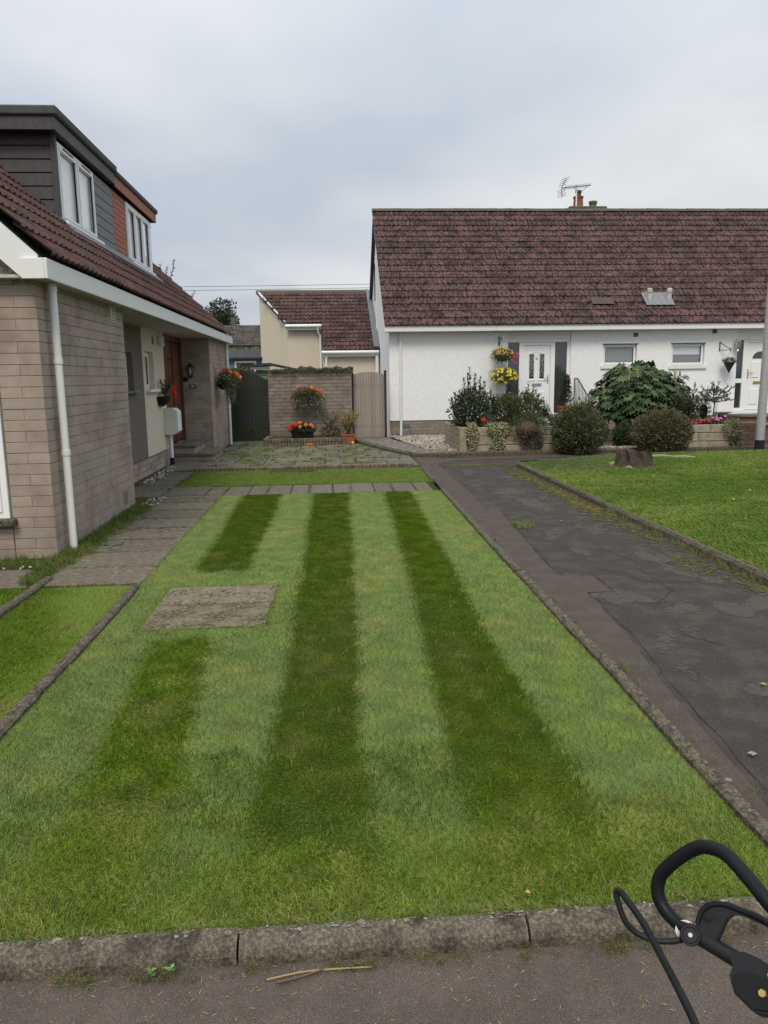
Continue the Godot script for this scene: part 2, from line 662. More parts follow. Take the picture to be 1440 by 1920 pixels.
# a tuft of grass blades: leaning towards +z
func tuft_mesh(key: String, blades: int, r: float, h0: float, h1: float, w: float, lean: float, wild: float, cols: Array) -> Mesh:
	if not mesh_cache.has(key):
		var b := MB.new()
		for i in blades:
			var a := rf(0, TAU)
			var q := r * sqrt(rf(0, 1))
			var p := Vector3(q * cos(a), -0.004, q * sin(a))
			var h := rf(h0, h1)
			var d := Vector3(rf(-wild, wild), 1.0, lean + rf(-wild, wild)).normalized()
			var tip := p + d * h + Vector3(d.x, -0.25, d.z) * h * rf(0.15, 0.5)
			var m := p + Vector3(d.x * 0.7, d.y * 1.05, d.z * 0.7) * h * 0.55
			var s := d.cross(Vector3(rf(-1, 1), 0.2, rf(-1, 1))).normalized() * w * 0.5 * rf(0.7, 1.2)
			b.col = pick(cols, 0.18)
			b.quad(p - s, p + s, m + s * 0.8, m - s * 0.8)
			b.tri(m - s * 0.8, m + s * 0.8, tip)
		mesh_cache[key] = b.mesh()
	return mesh_cache[key]

# ---------------------------------------------------------------- the scene
func _ready() -> void:
	rng.seed = 4107
	camera_sky_sun()
	materials()
	grounds()
	left_house()
	white_house()
	rear_wing()
	beyond()
	walls_and_gates()
	front_garden()
	lawns()
	furniture()
	stump_debris()
	pots_and_baskets()
	mower()
	litter()

func camera_sky_sun() -> void:
	var yaw := deg_to_rad(3.9)
	var pitch := deg_to_rad(-9.87)
	var roll := deg_to_rad(0.8)
	var f := Vector3(sin(yaw) * cos(pitch), sin(pitch), -cos(yaw) * cos(pitch))
	var r0 := Vector3(cos(yaw), 0, sin(yaw))
	var u0 := r0.cross(f)
	var rr := r0 * cos(roll) - u0 * sin(roll)
	var uu := u0 * cos(roll) + r0 * sin(roll)
	eye = Transform3D(Basis(rr, uu, -f), Vector3(0, 1.65, 0))
	var cam := Camera3D.new()
	cam.name = "camera"
	cam.transform = eye
	cam.fov = rad_to_deg(2.0 * atan(960.0 / FOCAL))
	cam.near = 0.05
	cam.far = 600.0
	add_child(cam)
	cam.current = true

	var e := Environment.new()
	e.background_mode = Environment.BG_SKY
	e.tonemap_mode = Environment.TONE_MAPPER_LINEAR
	e.tonemap_exposure = 1.3
	e.sdfgi_enabled = true
	e.ssao_enabled = true
	e.ssil_enabled = true
	var pm := PanoramaSkyMaterial.new()
	pm.panorama = overcast()
	var sky := Sky.new()
	sky.sky_material = pm
	e.sky = sky
	e.background_energy_multiplier = 0.86
	var we := WorldEnvironment.new()
	we.name = "world_environment"
	we.environment = e
	add_child(we)

	var sun := DirectionalLight3D.new()
	sun.name = "sun"
	sun.light_energy = 0.5
	sun.light_angular_distance = 22.0
	sun.light_color = Color(1.0, 0.955, 0.89)
	sun.shadow_enabled = true
	add_child(sun)
	sun.look_at_from_position(Vector3.ZERO, -Vector3(-0.12, 0.8, 0.6), Vector3.UP)

# a clouded sky: grey-blue sheets, paler towards the horizon, brighter overhead as an overcast sky is
func overcast() -> ImageTexture:
	var w := 1024
	var h := 512
	var f := FastNoiseLite.new()
	f.seed = 9
	f.frequency = 1.0
	f.noise_type = FastNoiseLite.TYPE_SIMPLEX_SMOOTH
	f.fractal_type = FastNoiseLite.FRACTAL_FBM
	f.fractal_octaves = 5
	var g := FastNoiseLite.new()
	g.seed = 31
	g.frequency = 1.0
	g.noise_type = FastNoiseLite.TYPE_SIMPLEX_SMOOTH
	g.fractal_type = FastNoiseLite.FRACTAL_FBM
	g.fractal_octaves = 6
	var d := PackedFloat32Array()
	d.resize(w * h * 3)
	for y in h:
		var el := PI * (0.5 - (y + 0.5) / h)
		for x in w:
			var az := TAU * (x + 0.5) / w
			var dir := Vector3(cos(el) * sin(az), sin(el), cos(el) * cos(az))
			var s := maxf(dir.y, 0.0)
			var q := dir / (s + 0.22)
			var broad := f.get_noise_3d(q.x * 0.55 + 3.0, q.z * 0.55, 4.0) * 1.5
			var fine := g.get_noise_3d(q.x * 1.1, q.z * 1.1, 9.0)
			var low := exp(-s * 7.0)
			var c := Color(0.455, 0.508, 0.580).lerp(Color(0.690, 0.705, 0.715), clampf(0.40 + broad * 0.85 + low * 0.30, 0.0, 1.0))
			# darker rags of cloud low down
			var rag := smoothstep(0.05, 0.45, fine) * smoothstep(0.01, 0.06, s) * smoothstep(0.42, 0.12, s)
			c = c.lerp(Color(0.45, 0.49, 0.545), rag * 0.9)
			var up := 1.0 + 1.1 * s * s
			c = c * up * (1.0 + 0.05 * fine)
			if dir.y < 0.0:
				c = Color(0.16, 0.165, 0.14)
			var i := (y * w + x) * 3
			d[i] = c.r; d[i + 1] = c.g; d[i + 2] = c.b
	return ImageTexture.create_from_image(Image.create_from_data(w, h, false, Image.FORMAT_RGBF, d.to_byte_array()))

func materials() -> void:
	var n1 := field(512, 1, 0.010, 5)
	var n2 := field(512, 2, 0.16, 2)
	var n3 := field(512, 3, 0.05, 4)
	var n4 := field(512, 4, 0.35, 1, FastNoiseLite.TYPE_CELLULAR)
	var n5 := field(512, 5, 0.02, 6)
	var n6 := field(512, 6, 0.09, 3)
	var n7 := field(512, 7, 0.028, 3)
	var n8 := field(512, 8, 0.012, 4)
	grey_tex("bump fine", 512, n2)
	grey_tex("bump mid", 512, n6)
	grey_tex("bump rough", 512, n3)
	ramp_tex("grain", 512, n1, n2, 0.5, [[0.0, g3(0.66)], [0.3, g3(0.82)], [0.8, g3(0.95)], [1.0, g3(1.0)]])
	ramp_tex("fine grain", 512, n1, n2, 0.85, [[0.0, g3(0.80)], [0.3, g3(0.88)], [0.8, g3(0.94)], [1.0, g3(1.0)]])
	ramp_tex("dirt", 512, n5, n3, 0.3, [[0.0, g3(0.62)], [0.25, g3(0.84)], [0.6, g3(0.95)], [1.0, g3(1.0)]])
	ramp_tex("soft", 512, n1, n3, 0.4, [[0.0, g3(0.90)], [0.5, g3(0.95)], [1.0, g3(1.0)]])
	ramp_tex("stain", 512, n8, n3, 0.15, [[0.0, Color(0.87, 0.865, 0.86)], [0.3, Color(0.94, 0.938, 0.935)], [0.7, g3(0.98)], [1.0, g3(1.0)]])
	ramp_tex("white harl", 512, n5, n2, 0.35, [[0.0, g3(0.955)], [0.3, g3(0.985)], [1.0, g3(1.0)]])
	ramp_tex("speckle", 512, n3, n2, 0.75, [[0.0, g3(0.45)], [0.3, g3(0.62)], [0.7, g3(0.88)], [1.0, g3(1.0)]])
	ramp_tex("asphalt", 512, n3, n2, 0.80, [[0.0, g3(0.62)], [0.25, g3(0.73)], [0.88, g3(0.81)], [0.96, Color(0.94, 0.92, 0.90)], [1.0, g3(1.0)]])
	ramp_tex("patch", 512, n5, n3, 0.25, [[0.0, Color(0.80, 0.80, 0.80)], [0.6, Color(0.86, 0.86, 0.855)], [0.85, Color(0.94, 0.92, 0.90)], [1.0, Color(1.0, 0.96, 0.93)]])
	ramp_tex("moss", 512, n7, n3, 0.25, [[0.0, Color(0.47, 0.52, 0.53)], [0.24, Color(0.56, 0.60, 0.61)], [0.36, Color(0.92, 0.92, 0.92)], [0.985, g3(1.0)], [1.0, Color(1, 1, 1)]])
	ramp_tex("moss patch", 512, n8, n3, 0.3, [[0.0, Color(0.55, 0.60, 0.61)], [0.16, Color(0.70, 0.74, 0.75)], [0.36, Color(0.94, 0.94, 0.94)], [1.0, g3(1.0)]])
	ramp_tex("moss light", 512, n5, n3, 0.45, [[0.0, g3(0.55)], [0.15, g3(0.78)], [0.35, g3(0.93)], [1.0, g3(1.0)]])
	ramp_tex("lichen", 512, n3, n2, 0.5, [[0.0, Color(0.52, 0.51, 0.48)], [0.30, Color(0.66, 0.65, 0.62)], [0.80, Color(0.77, 0.76, 0.73)], [0.95, Color(0.92, 0.91, 0.87)], [1.0, g3(1.0)]])
	ramp_tex("slab", 512, n5, n2, 0.35, [[0.0, Color(0.76, 0.77, 0.72)], [0.30, Color(0.86, 0.85, 0.83)], [0.85, Color(0.93, 0.92, 0.90)], [0.97, Color(1, 1, 0.98)], [1.0, g3(1.0)]])
	ramp_tex("soil", 512, n3, n2, 0.5, [[0.0, Color(0.50, 0.52, 0.36)], [0.5, Color(0.75, 0.80, 0.52)], [1.0, Color(0.95, 1.0, 0.72)]])
	ramp_tex("wood", 512, n3, n2, 0.4, [[0.0, g3(0.62)], [0.3, g3(0.82)], [0.8, g3(0.95)], [1.0, g3(1.0)]])

	mat("ground", Color(0.075, 0.085, 0.035), 1.0, ["soil", 1.5])
	mat("lawn soil", Color(0.10, 0.12, 0.025), 1.0, ["soil", 0.9])
	mat("earth", Color(0.10, 0.080, 0.052), 1.0, ["soil", 0.7], ["bump mid", 0.7, 0.5])
	mat("road", Color(0.185, 0.146, 0.122), 0.95, ["asphalt", 0.55])
	with_detail(M["road"], "soft", 1.7)
	mat("drive", Color(0.120, 0.107, 0.095), 0.95, ["asphalt", 0.9])
	with_detail(M["drive"], "patch", 3.1)
	mat("drive margin", Color(0.148, 0.119, 0.099), 0.95, ["asphalt", 0.7])
	with_detail(M["drive margin"], "soft", 1.3)
	mat("drive patch", Color.WHITE, 0.95, ["asphalt", 0.8])
	mat("yellow moss", Color.WHITE, 1.0, ["speckle", 0.4])
	mat("concrete", Color(0.27, 0.25, 0.215), 0.95, ["grain", 0.9])
	with_detail(M["concrete"], "dirt", 1.9)
	mat("kerb", Color(0.275, 0.245, 0.198), 0.97, ["lichen", 0.42])
	with_detail(M["kerb"], "dirt", 1.6)
	mat("old kerb", Color(0.25, 0.222, 0.17), 0.97, ["lichen", 0.55])
	with_detail(M["old kerb"], "dirt", 0.7)
	tones("slab", Color(0.165, 0.146, 0.118), 5, 0.12, ["slab", 0.8])
	tones("patio slab", Color(0.178, 0.160, 0.127), 6, 0.11, ["slab", 1.3])
	mat("mossy concrete", Color(0.222, 0.195, 0.130), 1.0, ["slab", 0.4])
	with_detail(M["mossy concrete"], "stain", 0.9)
	mat("patch concrete", Color(0.255, 0.222, 0.165), 1.0, ["slab", 0.5])
	with_detail(M["patch concrete"], "stain", 0.8)
	tones("block", Color(0.465, 0.378, 0.312), 5, 0.045, ["fine grain", 0.5])
	for m in M["block"]: with_detail(m, "stain", 3.7)
	mat("block rest", Color.WHITE, 0.92, ["fine grain", 0.5])
	with_detail(M["block rest"], "stain", 3.7)
	mat("mortar", Color(0.40, 0.325, 0.268), 1.0, ["grain", 0.4])
	tones("wall brick", Color(0.315, 0.265, 0.225), 5, 0.10, ["fine grain", 0.5])
	for m in M["wall brick"]: with_detail(m, "stain", 2.3)
	tones("edge brick", Color(0.21, 0.165, 0.125), 5, 0.2, ["grain", 0.3])
	tones("red brick", Color(0.20, 0.12, 0.09), 5, 0.2, ["grain", 0.3])
	mat("dark harl", Color(0.30, 0.265, 0.235), 1.0, ["speckle", 1.0])
	mat("cream harl", Color(0.68, 0.61, 0.475), 0.95, ["white harl", 0.7], ["bump mid", 0.7, 0.4])
	mat("pink harl", Color(0.66, 0.575, 0.48), 0.95, ["white harl", 0.9], ["bump mid", 0.9, 0.4])
	mat("white harl", Color(0.86, 0.872, 0.875), 0.9, ["white harl", 1.1], ["bump mid", 1.1, 0.18])
	mat("white upvc", Color(0.82, 0.83, 0.84), 0.35)
	mat("white paint", Color(0.76, 0.76, 0.74), 0.6)
	mat("fascia white", Color(0.77, 0.77, 0.75), 0.5)
	mat("soffit", Color(0.55, 0.54, 0.51), 0.8, ["soft", 1.1])
	mat("meter white", Color(0.62, 0.64, 0.56), 0.5)
	mat("grey lead", Color(0.20, 0.215, 0.23), 0.6, ["dirt", 0.5], ["bump rough", 0.5, 0.1])
	mat("felt", Color(0.085, 0.098, 0.093), 0.95, ["soft", 0.8])
	mat("brown cladding", Color(0.078, 0.069, 0.072), 0.55, ["soft", 0.7])
	mat("grey cladding", Color(0.185, 0.190, 0.200), 0.55, ["soft", 0.7])
	mat("orange cladding", Color(0.42, 0.165, 0.10), 0.7, ["soft", 0.6])
	mat("door brown", Color(0.165, 0.058, 0.030), 0.5, ["wood", Vector3(0.1, 1.2, 0.1)])
	mat("black iron", Color(0.012, 0.012, 0.013), 0.5)
	mat("black plastic", Color(0.010, 0.0105, 0.012), 0.42, [], [], 0.3)
	mat("grip foam", Color(0.009, 0.0095, 0.0115), 0.42, [], [], 0.3)
	mat("charcoal plastic", Color(0.020, 0.021, 0.025), 0.5, ["soft", 0.1], [], 0.3)
	mat("black rubber", Color(0.01, 0.01, 0.01), 0.8)
	mat("bolt steel", Color(0.35, 0.35, 0.34), 0.4).metallic = 0.6
	mat("steel", Color(0.55, 0.55, 0.54), 0.35).metallic = 0.9
	mat("brass", Color(0.50, 0.36, 0.12), 0.35).metallic = 0.8
	mat("roof lead", Color(0.25, 0.26, 0.27), 0.55, ["dirt", 0.4])
	mat("galvanised", Color(0.46, 0.46, 0.47), 0.55, ["soft", 0.6]).metallic = 0.35
	mat("dark glass", Color(0.030, 0.034, 0.038), 0.06, [], [], 0.8)
	mat("porch glass", Color(0.036, 0.041, 0.046), 0.08, [], [], 0.8)
	var pane := mat("clear pane", Color(0.75, 0.82, 0.86), 0.05, [], [], 0.9)
	pane.albedo_color.a = 0.12
	pane.transparency = BaseMaterial3D.TRANSPARENCY_ALPHA
	mat("net curtain", Color(0.84, 0.87, 0.88), 0.9)  # curtain white, raised to carry the sky reflected in the dormer panes
	mat("pale blind", Color(0.42, 0.45, 0.46), 0.9)
	mat("room dark", Color(0.03, 0.03, 0.03), 0.9)  # darkness of an unlit room put into the colour
	mat("terracotta", Color(0.34, 0.12, 0.065), 0.85, ["soft", 0.3])
	mat("green gate", Color(0.045, 0.052, 0.038), 0.9, ["wood", Vector3(0.09, 1.6, 0.09)])
	tones("gate board", Color(0.40, 0.335, 0.285), 5, 0.10, ["wood", Vector3(0.10, 1.7, 0.10)])
	mat("dark post", Color(0.075, 0.04, 0.034), 0.85, ["wood", Vector3(0.1, 1.2, 0.1)])
	tones("sleeper", Color(0.47, 0.415, 0.30), 4, 0.10, ["wood", Vector3(1.6, 0.12, 0.12)])
	for m in M["sleeper"]: with_detail(m, "stain", 0.9)
	mat("bark", Color(0.15, 0.12, 0.095), 1.0, ["speckle", Vector3(0.15, 0.5, 0.15)], ["bump rough", Vector3(0.15, 0.5, 0.15), 0.5])
	mat("cut wood", Color(0.44, 0.38, 0.30), 0.95, ["lichen", 0.35])
	mat("blue shed", Color(0.13, 0.25, 0.36), 0.8, ["soft", 0.5])
	mat("sage shed", Color(0.17, 0.235, 0.195), 0.8, ["soft", 0.5])
	mat("tarmac crack", Color(0.035, 0.032, 0.029), 1.0)
	mat("repair", Color(0.098, 0.076, 0.069), 0.95, ["soft", 0.5])
	mat("shed roof", Color(0.055, 0.056, 0.062), 0.9, ["dirt", 0.8])
	mat("house number", Color(0.8, 0.8, 0.8), 0.5)
	mat("plate", Color(0.10, 0.11, 0.12), 0.5)
	mat("red print", Color(0.5, 0.09, 0.05), 0.6)
	mat("wire", Color(0.12, 0.13, 0.15), 0.7)
	mat("straw", Color(0.33, 0.26, 0.12), 0.9)
	mat("twig", Color(0.12, 0.085, 0.055), 0.95)
	mat("shaded leaves", Color(0.040, 0.045, 0.018), 1.0, ["speckle", 0.12])  # leaf colour darkened to hold the shade inside a shrub

	var base := Color(0.131, 0.071, 0.063)
	var cols: Array = []
	var tl: Array = []
	var tr: Array = []
	for k in [[0.80, 0.98], [0.9, 1.0], [1.0, 1.02], [1.06, 0.98], [1.14, 0.96], [0.96, 1.08]]:
		var c := Color(base.r * k[0], base.g * k[0] * k[1], base.b * k[0] * k[1])
		cols.append(c)
		var m := mat("tile %.2f" % k[0], c, 0.93, ["moss", Vector3(1.25, 3.2, 3.2)])
		with_detail(m, "moss patch", 4.1)
		m.uv1_triplanar_sharpness = 40.0
		tl.append(m)
		var m2 := mat("near tile %.2f" % k[0], Color(c.r * 0.95, c.g * 0.92, c.b * 0.88), 0.9, ["moss light", 2.6])
		with_detail(m2, "grain", 0.35)
		tr.append(m2)
	M["tile"] = tl
	M["near tile"] = tr
	TX["tile cols"] = cols
	mat("tile field", Color.WHITE, 0.93, ["moss", Vector3(1.25, 3.2, 3.2)])
	with_detail(M["tile field"], "moss patch", 4.1)
	M["tile field"].uv1_triplanar_sharpness = 40.0
	mat("side tile field", Color.WHITE, 0.9, ["moss light", 2.6])
	with_detail(M["side tile field"], "grain", 0.35)
	mat("ridge", Color(0.25, 0.23, 0.19), 0.97, ["lichen", 0.9])

	var lf := mat("leaf", Color.WHITE, 0.5, [], [], 0.35)
	lf.backlight_enabled = true
	lf.backlight = Color(0.12, 0.15, 0.05)
	var gr := mat("grass blade", Color.WHITE, 0.55, [], [], 0.22)
	gr.backlight_enabled = true
	gr.backlight = Color(0.14, 0.20, 0.05)
	var pt := mat("petal", Color.WHITE, 0.7)
	pt.backlight_enabled = true
	pt.backlight = Color(0.2, 0.08, 0.05)
	mat("stem", Color.WHITE, 0.9)
	mat("stone", Color.WHITE, 0.85, ["grain", 0.15])
	for k in [["orange", Color(0.85, 0.16, 0.035), Color(0.9, 0.35, 0.08)], ["peach", Color(0.80, 0.27, 0.10), Color(0.9, 0.45, 0.2)], ["red", Color(0.78, 0.035, 0.02), Color(0.8, 0.1, 0.04)], ["pink", Color(0.70, 0.06, 0.13), Color(0.8, 0.16, 0.2)]]:
		bloom_mesh(k[0], 0.05, 3, 6, k[1], k[2])
	bloom_mesh("yellow", 0.035, 1, 5, Color(0.75, 0.62, 0.07), Color(0.8, 0.7, 0.2))
	bloom_mesh("gold", 0.022, 2, 6, Color(0.80, 0.52, 0.02), Color(0.7, 0.4, 0.02))
	bloom_mesh("magenta", 0.04, 1, 5, Color(0.65, 0.02, 0.16), Color(0.5, 0.02, 0.15))
	bloom_mesh("lilac", 0.03, 2, 5, Color(0.62, 0.22, 0.50), Color(0.7, 0.4, 0.6))
	bloom_mesh("white", 0.012, 1, 5, Color(0.78, 0.78, 0.74), Color(0.7, 0.7, 0.5))

func sheet(pts: Array, y: float) -> MB:
	var b := MB.new()
	var p := PackedVector2Array()
	for q in pts:
		p.append(Vector2(q[0], q[1]))
	var id := Geometry2D.triangulate_polygon(p)
	for k in range(0, id.size(), 3):
		var a := p[id[k]]
		var d := p[id[k + 1]]
		var e := p[id[k + 2]]
		if (d - a).cross(e - a) > 0:
			var w := d
			d = e
			e = w
		b.tri(Vector3(a.x, y, a.y), Vector3(d.x, y, d.y), Vector3(e.x, y, e.y))
	return b

# outline with a ragged edge, as an irregular patch
func ragged(cx: float, cz: float, rx: float, rz: float, k := 18, amt := 0.35) -> Array:
	var f := FastNoiseLite.new()
	f.seed = int(cx * 100.0 + cz * 7.0)
	f.frequency = 0.9
	f.fractal_octaves = 4
	f.fractal_type = FastNoiseLite.FRACTAL_FBM
	var out: Array = []
	for i in k * 3:
		var a := TAU * i / (k * 3)
		var g := 1.0 + amt * 1.7 * f.get_noise_2d(cos(a) * 1.5, sin(a) * 1.5) + rf(-0.03, 0.03)
		out.append([cx + rx * g * cos(a), cz + rz * g * sin(a)])
	return out

func kerb_run(called: String, label: String, a: Vector3, e: Vector3, stone: float, prof: Array, m: Material, jit: float, wob := 0.0, cuts := 8, first := 0.0) -> void:
	var root := Node3D.new()
	root.name = numbered(called)
	root.position = a
	add_child(root)
	tag(root, label, "", "", "structure")
	var d := (e - a).normalized()
	var side := d.cross(Vector3.UP)
	var total := a.distance_to(e)
	var x := -first
	var off := 0.0
	while x < total - 0.05:
		var x0 := maxf(x, 0.0)
		var x1 := minf(x + stone, total)
		x += stone
		var off2 := rf(-wob, wob)
		var b := MB.new()
		var up := Vector3.UP * rf(-0.004, 0.004)
		var pts: Array = []
		for i in cuts + 1:
			var s := float(i) / cuts
			var inset := 0.0035 if i == 0 else (-0.0035 if i == cuts else 0.0)
			pts.append(a + d * (lerpf(x0, x1, s) + inset) + side * lerpf(off, off2, s) + up)
		b.sweep(pts, prof, jit, rng)
		put("kerb_stone", b, m, root)
		off = off2

func grounds() -> void:
	structure("ground", sheet([[-220, 60], [220, 60], [220, -320], [-220, -320]], -0.07), M["ground"], "open ground that reaches the horizon")
	structure("road", sheet([[-40, -2.06], [40, -2.06], [40, 9], [-40, 9]], -0.045), M["road"], "brownish tarmac pavement in front of the lawn kerb")
	structure("driveway", sheet([[1.56, -2.08], [3.44, -2.08], [3.44, -14.0], [3.7, -14.9], [6.2, -15.25], [9.5, -15.3], [12, -15.3], [12, -16.26], [2.75, -16.26], [2.5, -15.6], [1.66, -16.1], [1.68, -14.0]], 0.0), M["drive"], "cracked dark tarmac driveway beside the striped lawn")
	structure("driveway_margin", sheet([[1.54, -2.1], [1.66, -2.75], [1.76, -3.85], [1.87, -4.64], [1.93, -5.61], [2.14, -5.62], [2.14, -6.11], [1.86, -6.16], [1.90, -7.0], [1.98, -7.93], [2.03, -8.9], [2.05, -9.06], [2.11, -9.5], [1.92, -9.44], [1.98, -10.6], [2.0, -12.4], [2.03, -14.6], [2.5, -15.2], [4.2, -15.42], [6.2, -15.5], [6.2, -15.95], [4.2, -15.95], [2.6, -15.6], [1.75, -16.0], [1.68, -14.0], [1.62, -10.6], [1.6, -6.0]], 0.004), M["drive margin"], "smoother brown tarmac strip along the driveway edge")
	# cracks and the sunken seam between the two tarmacs
	for q in [[[1.70, -2.7], [1.80, -3.85], [1.90, -4.6], [1.95, -5.58]], [[1.93, -5.605], [2.14, -5.615]], [[2.15, -5.6], [2.15, -6.12], [1.87, -6.17]], [[1.9, -6.5], [2.0, -7.9], [2.06, -9.0]], [[2.2, -4.6], [2.45, -4.3], [2.8, -4.35], [3.2, -4.1]], [[2.3, -6.3], [2.5, -5.9], [2.9, -5.8], [3.3, -5.4]], [[2.1, -3.5], [2.3, -3.7], [2.7, -3.55], [3.1, -3.75]], [[2.2, -7.2], [2.6, -7.0], [2.7, -6.5], [3.2, -6.35]], [[2.35, -5.3], [2.6, -5.6], [2.62, -6.4]]]:
		var pts: Array = []
		for i in q.size() - 1:
			for s in 8:
				var f := s / 8.0
				pts.append(Vector3(lerpf(q[i][0], q[i + 1][0], f) + rf(-0.012, 0.012), 0.0055, lerpf(q[i][1], q[i + 1][1], f) + rf(-0.02, 0.02)))
		var cr := MB.new()
		for i in pts.size() - 1:
			var sd: Vector3 = (pts[i + 1] - pts[i]).cross(Vector3.UP).normalized() * rf(0.0006, 0.0034)
			cr.quad(pts[i] - sd, pts[i] + sd, pts[i + 1] + sd, pts[i + 1] - sd)
		structure("tarmac_crack", cr, M["tarmac crack"], "crack in the driveway tarmac")
	var blob := MB.new()
	for i in 7:
		var a0 := TAU * i / 7
		var a1 := TAU * (i + 1) / 7
		blob.tri(Vector3.ZERO, Vector3(cos(a1) * (1.0 + 0.3 * sin(a1 * 3.0)), -0.12, sin(a1)), Vector3(cos(a0) * (1.0 + 0.3 * sin(a0 * 3.0)), -0.12, sin(a0)))
	var mx: Array = []
	var mc: Array = []
	for q in [[3.22, -12.6, 0.13, 0.7, 260], [3.25, -10.6, 0.11, 0.6, 220], [3.22, -9.2, 0.10, 0.5, 160], [3.27, -7.6, 0.09, 0.4, 130], [2.7, -14.3, 0.35, 0.14, 160], [3.15, -6.4, 0.12, 0.3, 120], [2.11, -8.3, 0.06, 0.08, 60], [4.4, -16.05, 0.6, 0.05, 120], [3.3, -5.6, 0.06, 0.4, 90], [3.3, -4.5, 0.05, 0.5, 60]]:
		for i in q[4] * 4:
			mx.append(Transform3D(Basis(Vector3.UP, rf(0, TAU)).scaled(Vector3(rf(0.3, 1.0), 0.4, rf(0.3, 1.0)) * (rf(0.004, 0.022) if q[1] > -8.8 else rf(0.008, 0.034))), Vector3(q[0] + rng.randfn(0, q[2]), 0.0075, q[1] + rng.randfn(0, q[3]))))
			mc.append(pick([Color(0.20, 0.185, 0.030), Color(0.15, 0.15, 0.035), Color(0.25, 0.22, 0.05), Color(0.12, 0.12, 0.035)]))
	for i in 3400:
		var p := Vector3(rf(-2.5, 1.5), 0.022, rf(-20.2, -14.4))
		if i % 3 == 0: p = Vector3(rf(-3.1, -1.6), 0.0155, rf(-14.1, -6.3))
		if p.z < -14.3 and (p.x > lerpf(1.6, 0.55, clampf((-16.2 - p.z) / 4.2, 0, 1)) or p.z < -19.2 and p.x > -1.65 and p.x < 0.4 or p.x < -2.3): continue
		if p.z > -11.0 and p.x < -2.46: continue
		if p.z < -11.0 and p.z > -14.2 and p.x > -2.46: continue
		if sin(p.x * 5.0 + 1.3 * sin(p.z * 3.0)) + sin(p.z * 6.1 - p.x * 2.0) < rf(-0.4, 1.3): continue
		mx.append(Transform3D(Basis(Vector3.UP, rf(0, TAU)).scaled(Vector3(rf(0.4, 1.0), 0.12, rf(0.4, 1.0)) * rf(0.008, 0.045)), p))
		mc.append(pick([Color(0.13, 0.135, 0.06), Color(0.11, 0.11, 0.055), Color(0.16, 0.15, 0.08), Color(0.10, 0.115, 0.05)]))
	scatter("moss", blob.mesh(), M["yellow moss"], mx, mc, "yellow moss along the driveway's kerb and cracks", "moss")
	var wx: Array = []
	var wc: Array = []
	var wn := FastNoiseLite.new()
	wn.seed = 21
	wn.frequency = 1.1
	wn.fractal_octaves = 4
	wn.fractal_type = FastNoiseLite.FRACTAL_FBM
	for i in 60000:
		var p := Vector2(rf(1.95, 3.38), rf(-14.5, -2.3))
		var n := wn.get_noise_2d(p.x * 1.3, p.y * 0.9)
		for q in [[2.85, -5.15, 0.40, 0.24], [3.2, -5.3, 0.3, 0.2], [2.75, -3.8, 0.55, 0.16], [2.25, -8.1, 0.2, 0.35], [2.6, -3.3, 0.5, 0.25], [2.2, -11.2, 0.16, 0.6], [2.6, -9.9, 0.14, 0.6]]:
			n += 0.34 * exp(-pow((p.x - q[0]) / q[2], 2.0) - pow((p.y - q[1]) / q[3], 2.0))
		if n < 0.27 + rng.randfn(0, 0.055): continue
		wx.append(Transform3D(Basis(Vector3.UP, rf(0, TAU)).scaled(Vector3(rf(0.6, 1.2), 0.12, rf(0.6, 1.2)) * lerpf(0.005, 0.030, clampf((n - 0.20) / 0.25, 0, 1)) * rf(0.6, 1.2)), Vector3(p.x, 0.0016 + rf(0, 0.0010), p.y)))
		wc.append(Color(0.134, 0.112, 0.097) * rf(0.88, 1.1))
	scatter("worn_tarmac", blob.mesh(), M["drive patch"], wx, wc, "pale worn patches where the driveway surface has crumbled", "tarmac")
	mx = []
	mc = []
	for i in 420:
		var p := Vector3(rf(-2.42, -1.6), 0.0165, rf(-14.0, -6.3))
		if i % 3 == 0: p = Vector3(rf(-2.2, 1.4), 0.024, rf(-18.5, -14.5))
		if i % 6 == 1: p = Vector3(rf(-1.5, 1.45), 0.0165, rf(-12.0, -11.2))
		if i % 9 == 2: p = Vector3(rf(1.7, 3.3), 0.0072, rf(-9, -2.6))
		mx.append(Transform3D(Basis(Vector3.UP, rf(0, TAU)).scaled(Vector3(1, 0.2, rf(0.5, 1)) * (rf(0.006, 0.022) if p.y > 0.01 else rf(0.002, 0.006))), p))
		mc.append(pick([Color(0.48, 0.47, 0.43), Color(0.40, 0.39, 0.35), Color(0.34, 0.33, 0.28)]))
	for i in 5200:
		var p := Vector3(rf(-1.29, -0.47), 0.023, rf(-6.08, -5.07))
		if p.z < -5.6 and rng.randf() < 0.7: continue
		if sin(p.x * 17.0 + p.z * 9.0) + sin(p.z * 23.0 - p.x * 5.0) < rf(-0.6, 1.2): continue
		mx.append(Transform3D(Basis(Vector3.UP, rf(0, TAU)).scaled(Vector3(1, 0.3, rf(0.5, 1)) * rf(0.003, 0.012)), p))
		mc.append(pick([Color(0.20, 0.18, 0.09), Color(0.16, 0.15, 0.065), Color(0.23, 0.20, 0.12), Color(0.36, 0.33, 0.26)]))
	for i in 150:
		var p := Vector3(rf(-1.3, 1.3), 0.0205, rf(-2.115, -2.085))
		mx.append(Transform3D(Basis(Vector3.UP, rf(0, TAU)).scaled(Vector3(1, 0.1, rf(0.4, 1)) * (rf(0.002, 0.007) if i > 14 else rf(0.008, 0.016))), p))
		mc.append(pick([Color(0.44, 0.43, 0.38), Color(0.36, 0.34, 0.29), Color(0.30, 0.27, 0.21)]))
